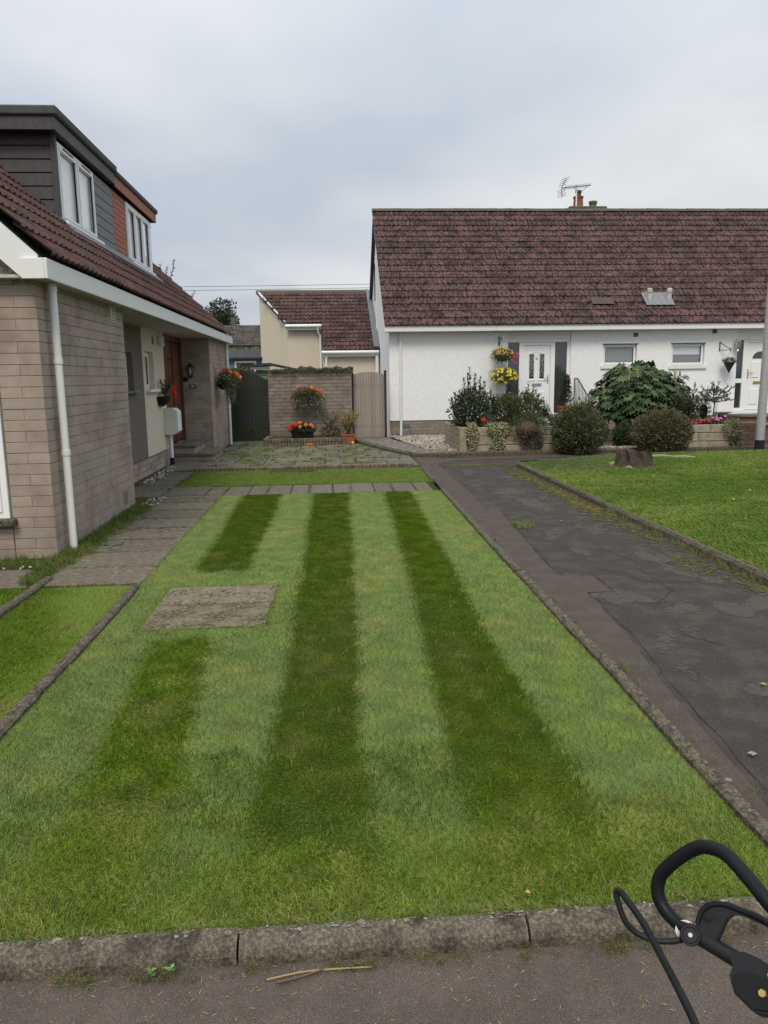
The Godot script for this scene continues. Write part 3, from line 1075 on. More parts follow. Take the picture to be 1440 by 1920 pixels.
	for i in 160:
		var zz := rf(-11, -2.4)
		var p := Vector3(lerpf(1.527, 1.615, (-zz - 2.1) / 9.0) + rf(-0.018, 0.018), 0.0435, zz)
		mx.append(Transform3D(Basis(Vector3.UP, rf(0, TAU)).scaled(Vector3(1, 0.1, rf(0.4, 1)) * (rf(0.003, 0.009) if i > 9 else rf(0.014, 0.026))), p))
		mc.append(pick([Color(0.46, 0.45, 0.40), Color(0.36, 0.34, 0.29), Color(0.28, 0.26, 0.20)]))
	scatter("lichen_spots", blob.mesh(), M["yellow moss"], mx, mc, "pale lichen spots on the slabs and tarmac", "lichen")

	# kerbs
	var front := [Vector2(-0.02, 0.019), Vector2(0.012, 0.020), Vector2(0.036, 0.014), Vector2(0.052, 0.002), Vector2(0.061, -0.016), Vector2(0.066, -0.07), Vector2(-0.02, -0.07)]
	kerb_run("front_kerb", "weathered concrete kerb between the lawn and the pavement", Vector3(-4.66, 0, -2.100), Vector3(6.0, 0, -2.088), 0.87, front, M["kerb"], 0.0009, 0.003, 30, 0.0)
	var low := [Vector2(-0.035, -0.06), Vector2(-0.035, 0.030), Vector2(-0.022, 0.042), Vector2(0.022, 0.042), Vector2(0.035, 0.028), Vector2(0.035, -0.06)]
	low.reverse()
	kerb_run("drive_kerb", "thin concrete edging between the striped lawn and the driveway", Vector3(1.525, 0, -2.14), Vector3(1.555, 0, -6.2), 0.91, low, M["old kerb"], 0.004, 0.012, 10)
	kerb_run("drive_kerb", "thin concrete edging along the far half of the striped lawn", Vector3(1.555, 0, -6.22), Vector3(1.62, 0, -11.1), 0.91, low, M["old kerb"], 0.004, 0.012, 8)
	kerb_run("drive_kerb", "thin edging with broken stones beside the small back lawn", Vector3(1.62, 0, -12.2), Vector3(1.70, 0, -14.0), 0.6, low, M["old kerb"], 0.01, 0.03, 6)
	kerb_run("side_kerb", "thin concrete edging left of the striped lawn", Vector3(-1.60, 0, -2.14), Vector3(-1.59, 0, -6.15), 0.91, low, M["old kerb"], 0.004, 0.01, 10)
	kerb_run("side_kerb", "short concrete edging at the left frame edge near the brick house", Vector3(-2.40, 0, -2.14), Vector3(-2.39, 0, -6.5), 0.91, low, M["old kerb"], 0.004, 0.01, 8)
	var verge := [Vector2(0.04, -0.06), Vector2(0.04, 0.06), Vector2(0.02, 0.08), Vector2(-0.025, 0.08), Vector2(-0.045, 0.055), Vector2(-0.05, -0.06)]
	kerb_run("verge_kerb", "round-topped kerb between the driveway and the right lawn", Vector3(3.42, 0, -2.14), Vector3(3.44, 0, -13.95), 0.915, verge, M["old kerb"], 0.006, 0.015, 8)
	kerb_run("back_kerb", "low kerb along the neighbour's planters", Vector3(1.72, 0, -16.12), Vector3(12, 0, -16.27), 0.915, verge, M["old kerb"], 0.006, 0.01, 4)
	# curved stone edging between the patio and the neighbour's path
	var cv: Array = smooth_path([Vector3(0.62, 0, -20.2), Vector3(0.80, 0, -19.3), Vector3(1.03, 0, -18.4), Vector3(1.35, 0, -17.2), Vector3(1.72, 0, -16.15)], 5)
	var root := Node3D.new()
	root.name = "stone_edging"
	add_child(root)
	tag(root, "curved rough stone edging between patio and neighbour's path", "", "", "structure")
	for i in cv.size() - 1:
		var e := MB.new()
		var d: Vector3 = (cv[i + 1] - cv[i]) * 0.03
		e.sweep([cv[i] + d, cv[i].lerp(cv[i + 1], 0.5), cv[i + 1] - d], [Vector2(0.06, -0.05), Vector2(0.06, 0.07), Vector2(0.02, 0.10), Vector2(-0.04, 0.09), Vector2(-0.06, 0.05), Vector2(-0.06, -0.05)], 0.012, rng)
		put("edging_stone", e, M["old kerb"], root)

	# the slab paths
	structure("path_bed", sheet([[-3.2, -6.0], [-1.6, -6.0], [-1.6, -14.4], [-3.2, -14.4]], -0.006), M["earth"], "soil between the path slabs and the house wall")
	var path := Node3D.new()
	path.name = "garden_path"
	path.position = Vector3(-2.0, 0, -10)
	add_child(path)
	tag(path, "mossy concrete slab path along the brick house", "", "", "structure")
	var z := -6.28
	while z > -10.9:
		var x0 := -2.44 + rf(-0.02, 0.02)
		slab(path, "path_slab", x0, -1.585 + rf(-0.012, 0.012), z - 0.595, z, 0.014, M["slab"])
		z -= 0.612
	for q in [[-3.30, -2.5, -6.90, -6.3], [-4.25, -3.32, -6.92, -6.3], [-3.12, -2.47, -11.72, -11.17], [-3.12, -2.47, -12.32, -11.74], [-3.05, -2.47, -12.95, -12.36], [-3.0, -2.46, -13.55, -12.98], [-3.0, -2.47, -14.18, -13.58]]:
		slab(path, "path_slab", q[0], q[1], q[2], q[3], 0.008, M["slab"])
	var cross := Node3D.new()
	cross.name = "cross_path"
	cross.position = Vector3(0, 0, -11.6)
	add_child(cross)
	tag(cross, "row of concrete slabs crossing between the two lawns", "", "", "structure")
	structure("path_bed", sheet([[-1.6, -11.08], [1.52, -11.18], [1.55, -12.14], [-1.6, -12.14]], -0.0045), M["earth"], "soil under the slabs between the two lawns")
	var x := -2.44
	while x < 1.4:
		slab(cross, "path_slab", x, minf(x + 0.60, 1.50), -12.05, -11.14, 0.014, M["slab"])
		x += 0.617

	# patio of small slabs
	structure("patio_bed", sheet([[-3.2, -14.3], [-2.5, -14.25], [1.68, -14.12], [1.70, -16.1], [1.1, -18.2], [0.62, -20.3], [0.6, -20.9], [-2.6, -20.9], [-2.6, -17.6], [-3.2, -17.6]], -0.004), M["earth"], "mossy soil between the patio slabs")
	var patio := Node3D.new()
	patio.name = "patio"
	patio.position = Vector3(-0.5, 0, -17)
	add_child(patio)
	tag(patio, "weedy patio of concrete slabs before the garden wall", "", "", "structure")
	var row := 0
	z = -14.42
	while z > -20.6:
		x = -3.1 - (0.3 if row % 2 else 0.0)
		while x < 1.7:
			var w := 0.60 if rng.randf() < 0.75 else 0.9
			var lim := 1.66 if z > -16.2 else lerpf(1.62, 0.56, (-16.2 - z) / 4.2)
			var x1 := minf(x + w - 0.02, lim)
			var lo := -3.16 if z > -17.4 else -2.56
			var xa := maxf(x, lo)
			if x1 - xa > 0.12 and not (z < -18.8 and x1 < 0.3 and xa > -1.6):
				slab(patio, "patio_slab", xa, x1, z - 0.44, z, 0.02, M["patio slab"])
			x += w
		z -= 0.46
		row += 1
	# soldier bricks along its front edge
	var edge := Node3D.new()
	edge.name = "brick_edging"
	edge.position = Vector3(0, 0, -14.2)
	add_child(edge)
	tag(edge, "row of small bricks on end along the patio front", "", "", "structure")
	x = -2.5
	while x < 1.55:
		var zz := lerpf(-14.22, -14.28, (x + 2.5) / 4.0) - 0.04 * sin(x * 1.6)
		if not (x > -1.25 and x < -0.55):
			var t := Transform3D(Basis(Vector3.UP, rf(-0.08, 0.08)).rotated(Vector3.RIGHT, rf(-0.06, 0.06)), Vector3(x, 0.02 + rf(-0.008, 0.006), zz + 0.05))
			setdown("brick", brick_mesh(0.066, 0.09, 0.1), M["edge brick"][rng.randi() % 5], edge, t)
			# its top face
			var tb := MB.new()
			tb.box(x - 0.033, x + 0.033, 0.0, 0.064, zz - 0.055, zz + 0.042)
			put("brick", tb, M["edge brick"][rng.randi() % 5], edge)
		x += 0.076
	structure("bare_soil", sheet(ragged(-0.7, -13.95, 0.45, 0.2, 20, 0.2), 0.012), M["earth"], "bare mossy soil in the small lawn's back edge")

	# the pale slab set in the lawn, of two halves
	var pad := Node3D.new()
	pad.name = "concrete_pad"
	pad.position = Vector3(-0.88, 0, -5.5)
	add_child(pad)
	tag(pad, "mossy square concrete pad set into the striped lawn", "", "", "structure")
	for q in [[-1.30, -0.46, -6.10, -5.62], [-1.30, -0.47, -5.60, -5.05]]:
		var b := MB.new()
		var k := 14
		for i in k:
			for j in k:
				var p := func(ii: int, jj: int) -> Vector3:
					var fx := ii / float(k)
					var fz := jj / float(k)
					var yy := 0.019 + 0.002 * sin(ii * 2.3 + jj * 1.7) * sin(jj * 1.1)
					if ii == 0 or jj == 0 or ii == k or jj == k: yy -= 0.004
					return Vector3(lerpf(q[0], q[1], fx), yy, lerpf(q[3], q[2], fz))
				b.quad(p.call(i, j), p.call(i + 1, j), p.call(i + 1, j + 1), p.call(i, j + 1))
		b.box(q[0], q[1], -0.04, 0.0135, q[2], q[3])
		put("pad_slab", b, M["patch concrete"] if q[2] < -6 else M["mossy concrete"], pad)

	# soil under the grass
	structure("lawn", sheet([[-1.58, -2.1], [1.52, -2.12], [1.55, -6.2], [1.61, -11.12], [-1.58, -11.05]], 0.004), M["lawn soil"], "soil of the striped front lawn")
	structure("lawn", sheet([[-2.38, -2.1], [-1.6, -2.1], [-1.6, -6.22], [-2.38, -6.22]], 0.004), M["lawn soil"], "soil of the narrow lawn left of the edging")
	structure("lawn", sheet([[-9, -2.1], [-2.4, -2.1], [-2.4, -6.26], [-9, -6.26]], 0.003), M["lawn soil"], "soil of the lawn at the left frame edge")
	structure("lawn", sheet([[-1.58, -12.12], [1.6, -12.12], [1.68, -14.1], [-2.4, -14.2], [-2.4, -12.3]], 0.005), M["lawn soil"], "soil of the small lawn between path and patio")
	structure("lawn", sheet([[3.46, -2.1], [30, -2.1], [30, -15.3], [9.2, -15.35], [6.5, -15.25], [5.2, -14.9], [3.46, -14.0]], 0.035), M["lawn soil"], "soil of the right lawn beyond the driveway")
	structure("soil_strip", sheet([[-9, -6.9], [-2.46, -6.9], [-2.46, -14.3], [-3.25, -14.3], [-3.25, -10.35], [-2.58, -10.35], [-2.58, -7.33], [-9, -7.33]], 0.002), M["earth"], "soil strip with grass along the brick wall")
	# neighbour's path, gravel bed
	var np := Node3D.new()
	np.name = "neighbour_path"
	np.position = Vector3(1.6, 0, -18)
	add_child(np)
	tag(np, "damp concrete path from the timber gate to the driveway", "", "", "structure")
	for q in [[[0.66, -21.4], [1.56, -21.3], [1.62, -20.3], [0.72, -20.1]], [[0.74, -20.08], [1.62, -20.28], [1.85, -18.9], [1.08, -18.4]], [[1.1, -18.38], [1.86, -18.88], [2.1, -17.3], [1.42, -17.1]], [[1.43, -17.08], [2.11, -17.28], [2.72, -16.7], [2.72, -16.33], [1.74, -16.22]]]:
		var s := sheet(q, 0.05)
		var cen := Vector2((q[0][0] + q[2][0]) / 2, (q[0][1] + q[2][1]) / 2)
		for i in 4 if q.size() == 4 else q.size():
			var a: Array = q[i]
			var c: Array = q[(i + 1) % q.size()]
			s.quad(Vector3(a[0], -0.02, a[1]), Vector3(a[0], 0.05, a[1]), Vector3(c[0], 0.05, c[1]), Vector3(c[0], -0.02, c[1]))
		put("path_slab", s, M["concrete"], np)
	structure("gravel_bed", sheet([[1.6, -21.4], [3.8, -21.4], [2.75, -16.4], [2.12, -17.2], [1.88, -18.9]], 0.03), M["earth"], "ground under the pale gravel")
	structure("garden_bed", sheet([[5.4, -21.3], [8, -21.3], [8, -16.3], [5.4, -16.3]], 0.02), M["earth"], "soil between the planters")
	structure("garden_bed", sheet([[8, -21.3], [20, -21.3], [20, -16.3], [8, -16.3]], 0.02), M["concrete"], "paving before the second white door")

	var gm: Array = []
	for k in 3:
		var s := MB.new()
		s.ball(Vector3.ZERO, Vector3(1.0, 0.6, 0.75), 4, 6)
		gm.append(s.mesh())
	var xs: Array = []
	var cs: Array = []
	var poly := PackedVector2Array([Vector2(1.64, -21.3), Vector2(3.6, -21.3), Vector2(2.72, -16.45), Vector2(2.14, -17.25), Vector2(1.9, -18.9)])
	for i in 4200:
		var p := Vector2(rf(1.6, 3.7), rf(-21.4, -16.4))
		if Geometry2D.is_point_in_polygon(p, poly):
			xs.append(Transform3D(Basis.from_euler(Vector3(rf(0, 6), rf(0, 6), rf(0, 6))).scaled(Vector3.ONE * rf(0.018, 0.042)), Vector3(p.x, 0.035 + rf(0, 0.03), p.y)))
			cs.append(pick([Color(0.42, 0.36, 0.28), Color(0.52, 0.46, 0.37), Color(0.30, 0.25, 0.19), Color(0.60, 0.56, 0.50)]))
	scatter("gravel", gm[0], M["stone"], xs, cs, "pale gravel bed by the white house wall", "gravel")
	xs = []
	cs = []
	for i in 700:
		var p := Vector2(rf(5.6, 7.0), rf(-18.2, -16.7))
		xs.append(Transform3D(Basis.from_euler(Vector3(rf(0, 6), rf(0, 6), rf(0, 6))).scaled(Vector3.ONE * rf(0.02, 0.045)), Vector3(p.x, 0.03 + rf(0, 0.02), p.y)))
		cs.append(pick([Color(0.42, 0.36, 0.30), Color(0.50, 0.44, 0.38), Color(0.30, 0.25, 0.2)]))
	scatter("gravel", gm[1], M["stone"], xs, cs, "gravel between the round shrubs before the steps", "gravel")
	# white chips along the brick house
	xs = []
	cs = []
	for i in 150:
		var p := Vector3(-3.1 + absf(rng.randfn(0, 0.12)), 0.014, rf(-15.0, -12.6))
		if i % 3 == 0: p = Vector3(rf(-2.56, -2.3), 0.02, rf(-11.0, -10.2))
		if i % 9 == 0: p = Vector3(rf(-3.6, -2.55), 0.02, rf(-6.97, -6.86))
		xs.append(Transform3D(Basis.from_euler(Vector3(rf(0, 6), rf(0, 6), rf(0, 6))).scaled(Vector3.ONE * rf(0.012, 0.03)), p))
		cs.append(pick([Color(0.50, 0.48, 0.43), Color(0.36, 0.33, 0.28), Color(0.58, 0.56, 0.52)]))
	scatter("gravel", gm[2], M["stone"], xs, cs, "white stone chips along the brick house's foot", "gravel")

# a wall face with holes, as boxes: u runs along x or z. holes = [[a0, a1, y0, y1], ...]
func holed(b: MB, along_z: bool, a0: float, a1: float, y0: float, y1: float, c0: float, c1: float, holes: Array) -> void:
	var cuts := [a0, a1]
	for h in holes:
		cuts.append(h[0]); cuts.append(h[1])
	cuts.sort()
	for i in cuts.size() - 1:
		var p: float = cuts[i]
		var q: float = cuts[i + 1]
		if q - p < 0.001: continue
		var spans := [[y0, y1]]
		for h in holes:
			if h[0] <= p + 0.0005 and h[1] >= q - 0.0005:
				var nxt: Array = []
				for s in spans:
					if h[2] > s[0]: nxt.append([s[0], minf(h[2], s[1])])
					if h[3] < s[1]: nxt.append([maxf(h[3], s[0]), s[1]])
				spans = nxt
		for s in spans:
			if s[1] - s[0] < 0.001: continue
			if along_z: b.box(c0, c1, s[0], s[1], p, q)
			else: b.box(p, q, s[0], s[1], c0, c1)

func downpipe(parent: Node, x: float, z: float, y0: float, y1: float, r := 0.034) -> void:
	var b := MB.new()
	b.tube([Vector3(x, y0, z), Vector3(x, y1, z)], r, 12)
	var p := put("downpipe", b, M["white paint"], parent)
	for y in [y1 - 0.05, lerpf(y0, y1, 0.72), lerpf(y0, y1, 0.38)]:
		var k := MB.new()
		k.tube([Vector3(x, y - 0.025, z), Vector3(x, y + 0.025, z)], r + 0.007, 12)
		put("pipe_collar", k, M["white paint"], p)

func left_house() -> void:
	var h := thing("brick_house", "grey block semi-detached house with a big dormer and red tiled roof, at left", "house", Vector3(-2.6, 0, -7.35))
	const XF := -2.6
	const Z0 := -7.35
	const Z1 := -20.3
	# bodies of the two block bays, the recess between them and the gable
	put("wall", bx(-10.6, XF - 0.02, -0.1, 2.58, -10.34, Z0 - 0.27), M["mortar"], h)
	put("wall", bx(-10.6, XF - 0.02, -0.1, 2.58, Z1, -17.56), M["mortar"], h)
	put("wall", bx(-10.6, -3.36, -0.1, 2.58, -17.56, -10.34), M["mortar"], h)
	var gable := MB.new()
	gable.prism(PackedVector2Array([Vector2(-2.62, -0.1), Vector2(-2.62, 2.56), Vector2(-6.6, 6.28), Vector2(-10.58, 2.56), Vector2(-10.58, -0.1)]), Z0 - 0.27, Z0 - 0.02)
	put("gable_wall", gable, M["mortar"], h)
	gable = MB.new()
	gable.prism(PackedVector2Array([Vector2(-2.62, 2.60), Vector2(-6.6, 6.28), Vector2(-10.58, 2.60)]), Z1 + 0.01, Z1 + 0.25)
	put("gable_wall", gable, M["mortar"], h)
	var left := [300]
	var rest := MB.new()
	var base := Color(0.465, 0.378, 0.312)
	bricks(h, Vector3(XF, 0.0, Z0), Vector3(0, 0, -1), Vector3.RIGHT, 3.0, 2.58, 0.392, 0.1005, 0.0035, M["block"], base, left, rest)
	var rake := func(p: Vector3, l: float) -> bool: return p.y < 2.6 + (-2.6 - p.x - l * 0.5) * 0.9325 - 0.08
	bricks(h, Vector3(-2.984, 0.0, Z0), Vector3.RIGHT, Vector3(0, 0, 1), 0.384, 2.90, 0.384, 0.1005, 0.0035, M["block"], base, left, rest, rake)
	bricks(h, Vector3(-5.34, 0.0, Z0), Vector3.RIGHT, Vector3(0, 0, 1), 2.352, 5.0, 0.392, 0.1005, 0.0035, M["block"], base, left, rest, func(p: Vector3, l: float) -> bool: return rake.call(p, l) and not (p.y > 0.33 and p.y < 1.6 and p.x > -4.75 - l * 0.5))
	bricks(h, Vector3(XF, 0.0, -17.55), Vector3(0, 0, -1), Vector3.RIGHT, 2.75, 2.58, 0.392, 0.1005, 0.0035, M["block"], base, left, rest)
	bricks(h, Vector3(-3.2, 0.0, -17.54), Vector3.RIGHT, Vector3(0, 0, 1), 0.6, 2.58, 0.392, 0.1005, 0.0035, M["block"], base, left, rest)
	bricks(h, Vector3(-3.215, 0.0, -10.35), Vector3(0, 0, -1), Vector3.RIGHT, 5.4, 0.34, 0.392, 0.1, 0.008, M["block"], base, left, rest)
	var plinth := bx(-3.36, -3.235, -0.1, 0.34, -17.55, -10.35)
	put("plinth", plinth, M["mortar"], h)
	put("brick_field", rest, M["block rest"], h, "stuff")
	# the rendered recess
	var dk := MB.new()
	holed(dk, true, -13.78, -10.35, 0.34, 2.575, -3.36, -3.185, [[-13.1, -12.35, 1.5, 2.1]])
	put("dark_render", dk, M["dark harl"], h)
	var cr := MB.new()
	holed(cr, true, -15.55, -13.782, 0.33, 2.575, -3.36, -3.18, [[-14.62, -14.0, 1.5, 2.16]])
	put("cream_render", cr, M["cream harl"], h)
	window(h, "window", Vector3(-3.28, 1.5, -12.35), Vector3(0, 0, -1), Vector3.RIGHT, 0.75, 0.6, [[0.05, 0.70, 0.05, 0.55]], M["white upvc"], M["dark glass"], 0.05, null)
	put("sill", bx(-3.3, -3.10, 1.45, 1.5, -13.2, -12.28, 0.008), M["concrete"], h)
	window(h, "window", Vector3(-3.27, 1.5, -14.0), Vector3(0, 0, -1), Vector3.RIGHT, 0.62, 0.66, [[0.05, 0.57, 0.05, 0.61]], M["white upvc"], M["dark glass"], 0.05, null)
	put("sill", bx(-3.3, -3.10, 1.445, 1.5, -14.72, -13.92, 0.008), M["white paint"], h)
	# a vent and an alarm box above the small window
	var v := MB.new()
	v.box(-3.18, -3.172, 2.30, 2.44, -14.72, -14.60)
	for k in 5: v.box(-3.172, -3.166, 2.312 + k * 0.026, 2.324 + k * 0.026, -14.715, -14.605)
	put("vent", v, M["grey lead"], h)
	var al := bx(-3.18, -3.09, 2.29, 2.47, -15.27, -15.02, 0.012)
	var alo := put("alarm_box", al, M["meter white"], h)
	var ap := MB.new()
	ap.box(-3.089, -3.086, 2.40, 2.412, -15.22, -15.08)
	ap.box(-3.089, -3.086, 2.375, 2.387, -15.22, -15.10)
	ap.box(-3.089, -3.086, 2.35, 2.362, -15.22, -15.08)
	put("lettering", ap, M["red print"], alo)
	# wooden door with boards
	var fr := MB.new()
	fr.box(-3.34, -3.20, 0.34, 2.56, -15.65, -15.555)
	fr.box(-3.34, -3.20, 0.34, 2.56, -17.545, -17.44)
	fr.box(-3.34, -3.20, 2.44, 2.56, -17.44, -15.65)
	fr.box(-3.34, -3.21, 0.34, 2.44, -16.62, -16.55)
	put("door_frame", fr, M["door brown"], h)
	var dl := bx(-3.33, -3.26, 0.36, 2.44, -16.55, -15.65)
	var door := put("door", dl, M["door brown"], h)
	for k in 6:
		var bd := bx(-3.26, -3.235, 0.40, 2.05, -16.545 + k * 0.148, -16.415 + k * 0.148, 0.006)
		put("board", bd, M["door brown"], door)
	put("board", bx(-3.26, -3.23, 2.09, 2.42, -16.54, -15.66, 0.008), M["door brown"], door)
	var hd := MB.new()
	hd.box(-3.235, -3.22, 1.16, 1.34, -15.78, -15.74)
	hd.tube([Vector3(-3.22, 1.3, -15.76), Vector3(-3.18, 1.3, -15.76), Vector3(-3.18, 1.3, -15.88)], 0.01, 6)
	put("handle", hd, M["black iron"], door)
	var sidep := bx(-3.33, -3.27, 0.36, 2.44, -17.44, -16.62)
	var sp := put("side_panel", sidep, M["door brown"], h)
	for k in 5:
		put("board", bx(-3.27, -3.248, 0.40, 2.40, -17.435 + k * 0.163, -17.29 + k * 0.163, 0.006), M["door brown"], sp)
	# steps
	var st := Node3D.new()
	st.name = "steps"
	h.add_child(st)
	put("tread", bx(-3.2, -2.36, 0.115, 0.175, -17.53, -16.02, 0.01), M["patio slab"][3], st)
	put("riser", bx(-3.2, -2.40, -0.05, 0.115, -17.52, -16.06), M["block"][1], st)
	put("tread", bx(-3.2, -2.74, 0.29, 0.345, -17.53, -16.02, 0.01), M["patio slab"][2], st)
	put("riser", bx(-3.2, -2.78, 0.175, 0.29, -17.52, -16.06), M["block"][2], st)
	# meter box on its pole
	var mbx := MB.new()
	mbx.t = Transform3D(Basis.IDENTITY, Vector3.ZERO)
	mbx.prism(PackedVector2Array([Vector2(-3.178, 0.62), Vector2(-2.99, 0.62), Vector2(-2.93, 0.67), Vector2(-2.93, 1.06), Vector2(-3.0, 1.12), Vector2(-3.178, 1.12)]), -15.62, -15.22)
	var meter := put("meter_box", mbx, M["meter white"], h)
	put("meter_lid", bx(-2.93, -2.918, 0.68, 1.05, -15.60, -15.24, 0.004), M["white upvc"], meter)
	var mp := MB.new()
	mp.tube([Vector3(-3.10, 0.0, -15.38), Vector3(-3.10, 0.62, -15.38)], 0.035, 10)
	put("pole", mp, M["white paint"], meter)
	var mq := MB.new()
	mq.tube([Vector3(-3.10, 0.0, -15.38), Vector3(-3.10, 0.16, -15.38)], 0.042, 10)
	put("pole_foot", mq, M["black rubber"], meter)
	# lantern, number plate and junction on the return wall
	var la := MB.new()
	var lz := -17.44
	la.box(-3.03, -2.99, 1.72, 1.80, -17.54, -17.52)
	la.tube(smooth_path([Vector3(-3.01, 1.76, -17.53), Vector3(-3.01, 1.70, -17.47), Vector3(-3.01, 1.72, lz)], 4), 0.009, 6)
	la.lathe([Vector2(0.0, 1.71), Vector2(0.05, 1.72), Vector2(0.055, 1.745), Vector2(0.05, 1.75)], 6, Vector3(-3.01, 0, lz))
	la.lathe([Vector2(0.085, 1.93), Vector2(0.07, 1.955), Vector2(0.03, 1.99), Vector2(0.012, 2.0), Vector2(0.012, 2.03), Vector2(0, 2.05)], 6, Vector3(-3.01, 0, lz))
	for k in 6:
		var a := TAU * k / 6
		la.tube([Vector3(-3.01 + 0.048 * cos(a), 1.745, lz + 0.048 * sin(a)), Vector3(-3.01 + 0.078 * cos(a), 1.935, lz + 0.078 * sin(a))], 0.007, 4)
	var lan := put("wall_lantern", la, M["black iron"], h)
	var lg := MB.new()
	lg.lathe([Vector2(0.045, 1.75), Vector2(0.074, 1.93)], 6, Vector3(-3.01, 0, lz))
	put("lantern_glass", lg, M["clear pane"], lan)
	var lb := MB.new()
	lb.ball(Vector3(-3.01, 1.84, lz), Vector3(0.022, 0.05, 0.022), 6, 8)
	put("bulb", lb, M["white paint"], lan)
	var jn := MB.new()
	jn.t = Transform3D(Basis(Vector3.RIGHT, PI / 2), Vector3(-3.14, 1.67, -17.54))
	jn.lathe([Vector2(0.0, 0.035), Vector2(0.05, 0.03), Vector2(0.055, 0.0)], 12)
	put("bell_box", jn, M["black plastic"], h)
	var plate := put("number_plate", bx(-3.07, -2.91, 1.46, 1.56, -17.538, -17.525, 0.004), M["plate"], h)
	var tm := TextMesh.new()
	tm.text = "41"
	tm.font = SystemFont.new()
	tm.font.font_names = PackedStringArray(["Droid Sans"])
	tm.font_size = 32
	tm.pixel_size = 0.0026
	tm.depth = 0.004
	setdown("numeral", tm, M["house number"], plate, Transform3D(Basis.IDENTITY, Vector3(-2.985, 1.51, -17.522)))
	# air bricks on the near bay
	for q in [[1, -9.98, -9.78, 2.36, 2.54], [0, -9.96, -9.78, 0.12, 0.30], [0, -7.93, -7.78, 0.12, 0.30]]:
		var vb := MB.new()
		var fm: Material = M["meter white"] if q[0] else M["block"][0]
		vb.cbox(XF - 0.01, XF + 0.012, q[3], q[4], q[1], q[2], 0.003)
		var vo := put("air_vent", vb, fm, h)
		var vs := MB.new()
		for k in 6:
			var yy: float = lerpf(q[3] + 0.015, q[4] - 0.03, k / 5.0)
			vs.box(XF + 0.012, XF + 0.0135, yy, yy + 0.011, q[1] + 0.02, q[2] - 0.02)
		put("slot", vs, M["black rubber"], vo)
	for z in [-12.0, -14.1]:
		var vb := MB.new()
		vb.cbox(-3.22, -3.205, 0.06, 0.20, z - 0.2, z, 0.003)
		put("air_vent", vb, M["mortar"], h)
	# window on the gable at the frame edge
	var gw := window(h, "window", Vector3(-4.72, 0.4, Z0 + 0.02), Vector3.RIGHT, Vector3(0, 0, 1), 1.72, 1.2, [[0.06, 0.83, 0.06, 1.14], [0.89, 1.66, 0.06, 1.14]], M["white upvc"], M["dark glass"], 0.06, null)
	put("sill", bx(-4.8, -2.94, 0.33, 0.4, Z0 - 0.02, Z0 + 0.09, 0.01), M["old kerb"], h)

	# roof: deck, soffit, fascia, barge boards
	const TP := 0.9325
	var deck := MB.new()
	deck.prism(PackedVector2Array([Vector2(-2.46, 2.70), Vector2(-6.6, 6.56), Vector2(-10.74, 2.70), Vector2(-10.74, 2.60), Vector2(-6.6, 6.42), Vector2(-2.52, 2.60), Vector2(-2.46, 2.60)]), Z1 - 0.05, Z0 + 0.12)
	var roof := put("roof", deck, M["felt"], h)
	put("soffit", bx(-3.3, -2.445, 2.555, 2.582, Z1 - 0.04, Z0 + 0.13), M["soffit"], h)
	put("fascia", bx(-2.442, -2.415, 2.54, 2.715, Z1 - 0.06, Z0 + 0.18, 0.005), M["fascia white"], h)
	put("fascia_end", bx(-2.64, -2.443, 2.54, 2.715, Z0 + 0.15, Z0 + 0.178, 0.004), M["fascia white"], h)
	for zz in [Z0 + 0.122, Z1 - 0.08]:
		var bg := MB.new()
		bg.prism(PackedVector2Array([Vector2(-2.64, 2.545), Vector2(-2.50, 2.70), Vector2(-2.50, 2.745), Vector2(-6.6, 6.57), Vector2(-6.6, 6.25)]), zz, zz + 0.028)
		put("barge_board", bg, M["fascia white"], h)
	var pch := atan(TP)
	var s := Vector3(-cos(pch), sin(pch), 0)
	tile_roof(roof, Vector3(-2.405, 2.735, Z1 - 0.1), Vector3(0, 0, 1), s, 13.2, 16, 0.30, 0.335, 0.022, 300, M["near tile"], TX["tile cols"], func(p: Vector3) -> bool: return not (p.x < -3.35 and p.y < 5.0 and p.z < -10.9 and p.z > -16.4), "side tile field")
	downpipe(h, -2.53, -7.60, 0.02, 2.55, 0.036)
	downpipe(h, -2.55, -20.2, 0.0, 2.55)

	# the two dormers under one flat roof
	const DX := -3.45
	var body := MB.new()
	body.box(-6.4, DX - 0.17, 3.4, 4.94, -16.33, -10.9)
	body.box(DX - 0.169, DX - 0.032, 3.6, 4.74, -14.43, -12.56)
	body.box(DX - 0.169, DX - 0.01, 3.6, 3.735, -12.559, -10.9)
	body.box(DX - 0.169, DX - 0.01, 3.6, 3.735, -16.33, -14.431)
	var dorm := put("dormer", body, M["felt"], h)
	put("dormer_roof", bx(-6.5, DX + 0.13, 4.95, 5.07, -13.52, -10.66, 0.02), M["felt"], dorm)
	put("dormer_roof", bx(-6.5, DX + 0.11, 4.93, 5.03, -16.62, -13.53, 0.02), M["felt"], dorm)
	var df := MB.new()
	df.cbox(DX + 0.06, DX + 0.085, 4.785, 4.948, -13.5, -10.69, 0.004)
	df.cbox(-6.4, DX + 0.059, 4.785, 4.948, -10.72, -10.695, 0.004)
	df.box(DX, DX + 0.059, 4.787, 4.80, -13.5, -10.73)
	put("dormer_fascia", df, M["brown cladding"], dorm)
	var d2 := MB.new()
	d2.cbox(DX + 0.05, DX + 0.075, 4.765, 4.928, -16.58, -13.53, 0.004)
	d2.cbox(-6.4, DX + 0.049, 4.765, 4.928, -16.58, -16.555, 0.004)
	put("dormer_fascia", d2, M["orange cladding"], dorm)
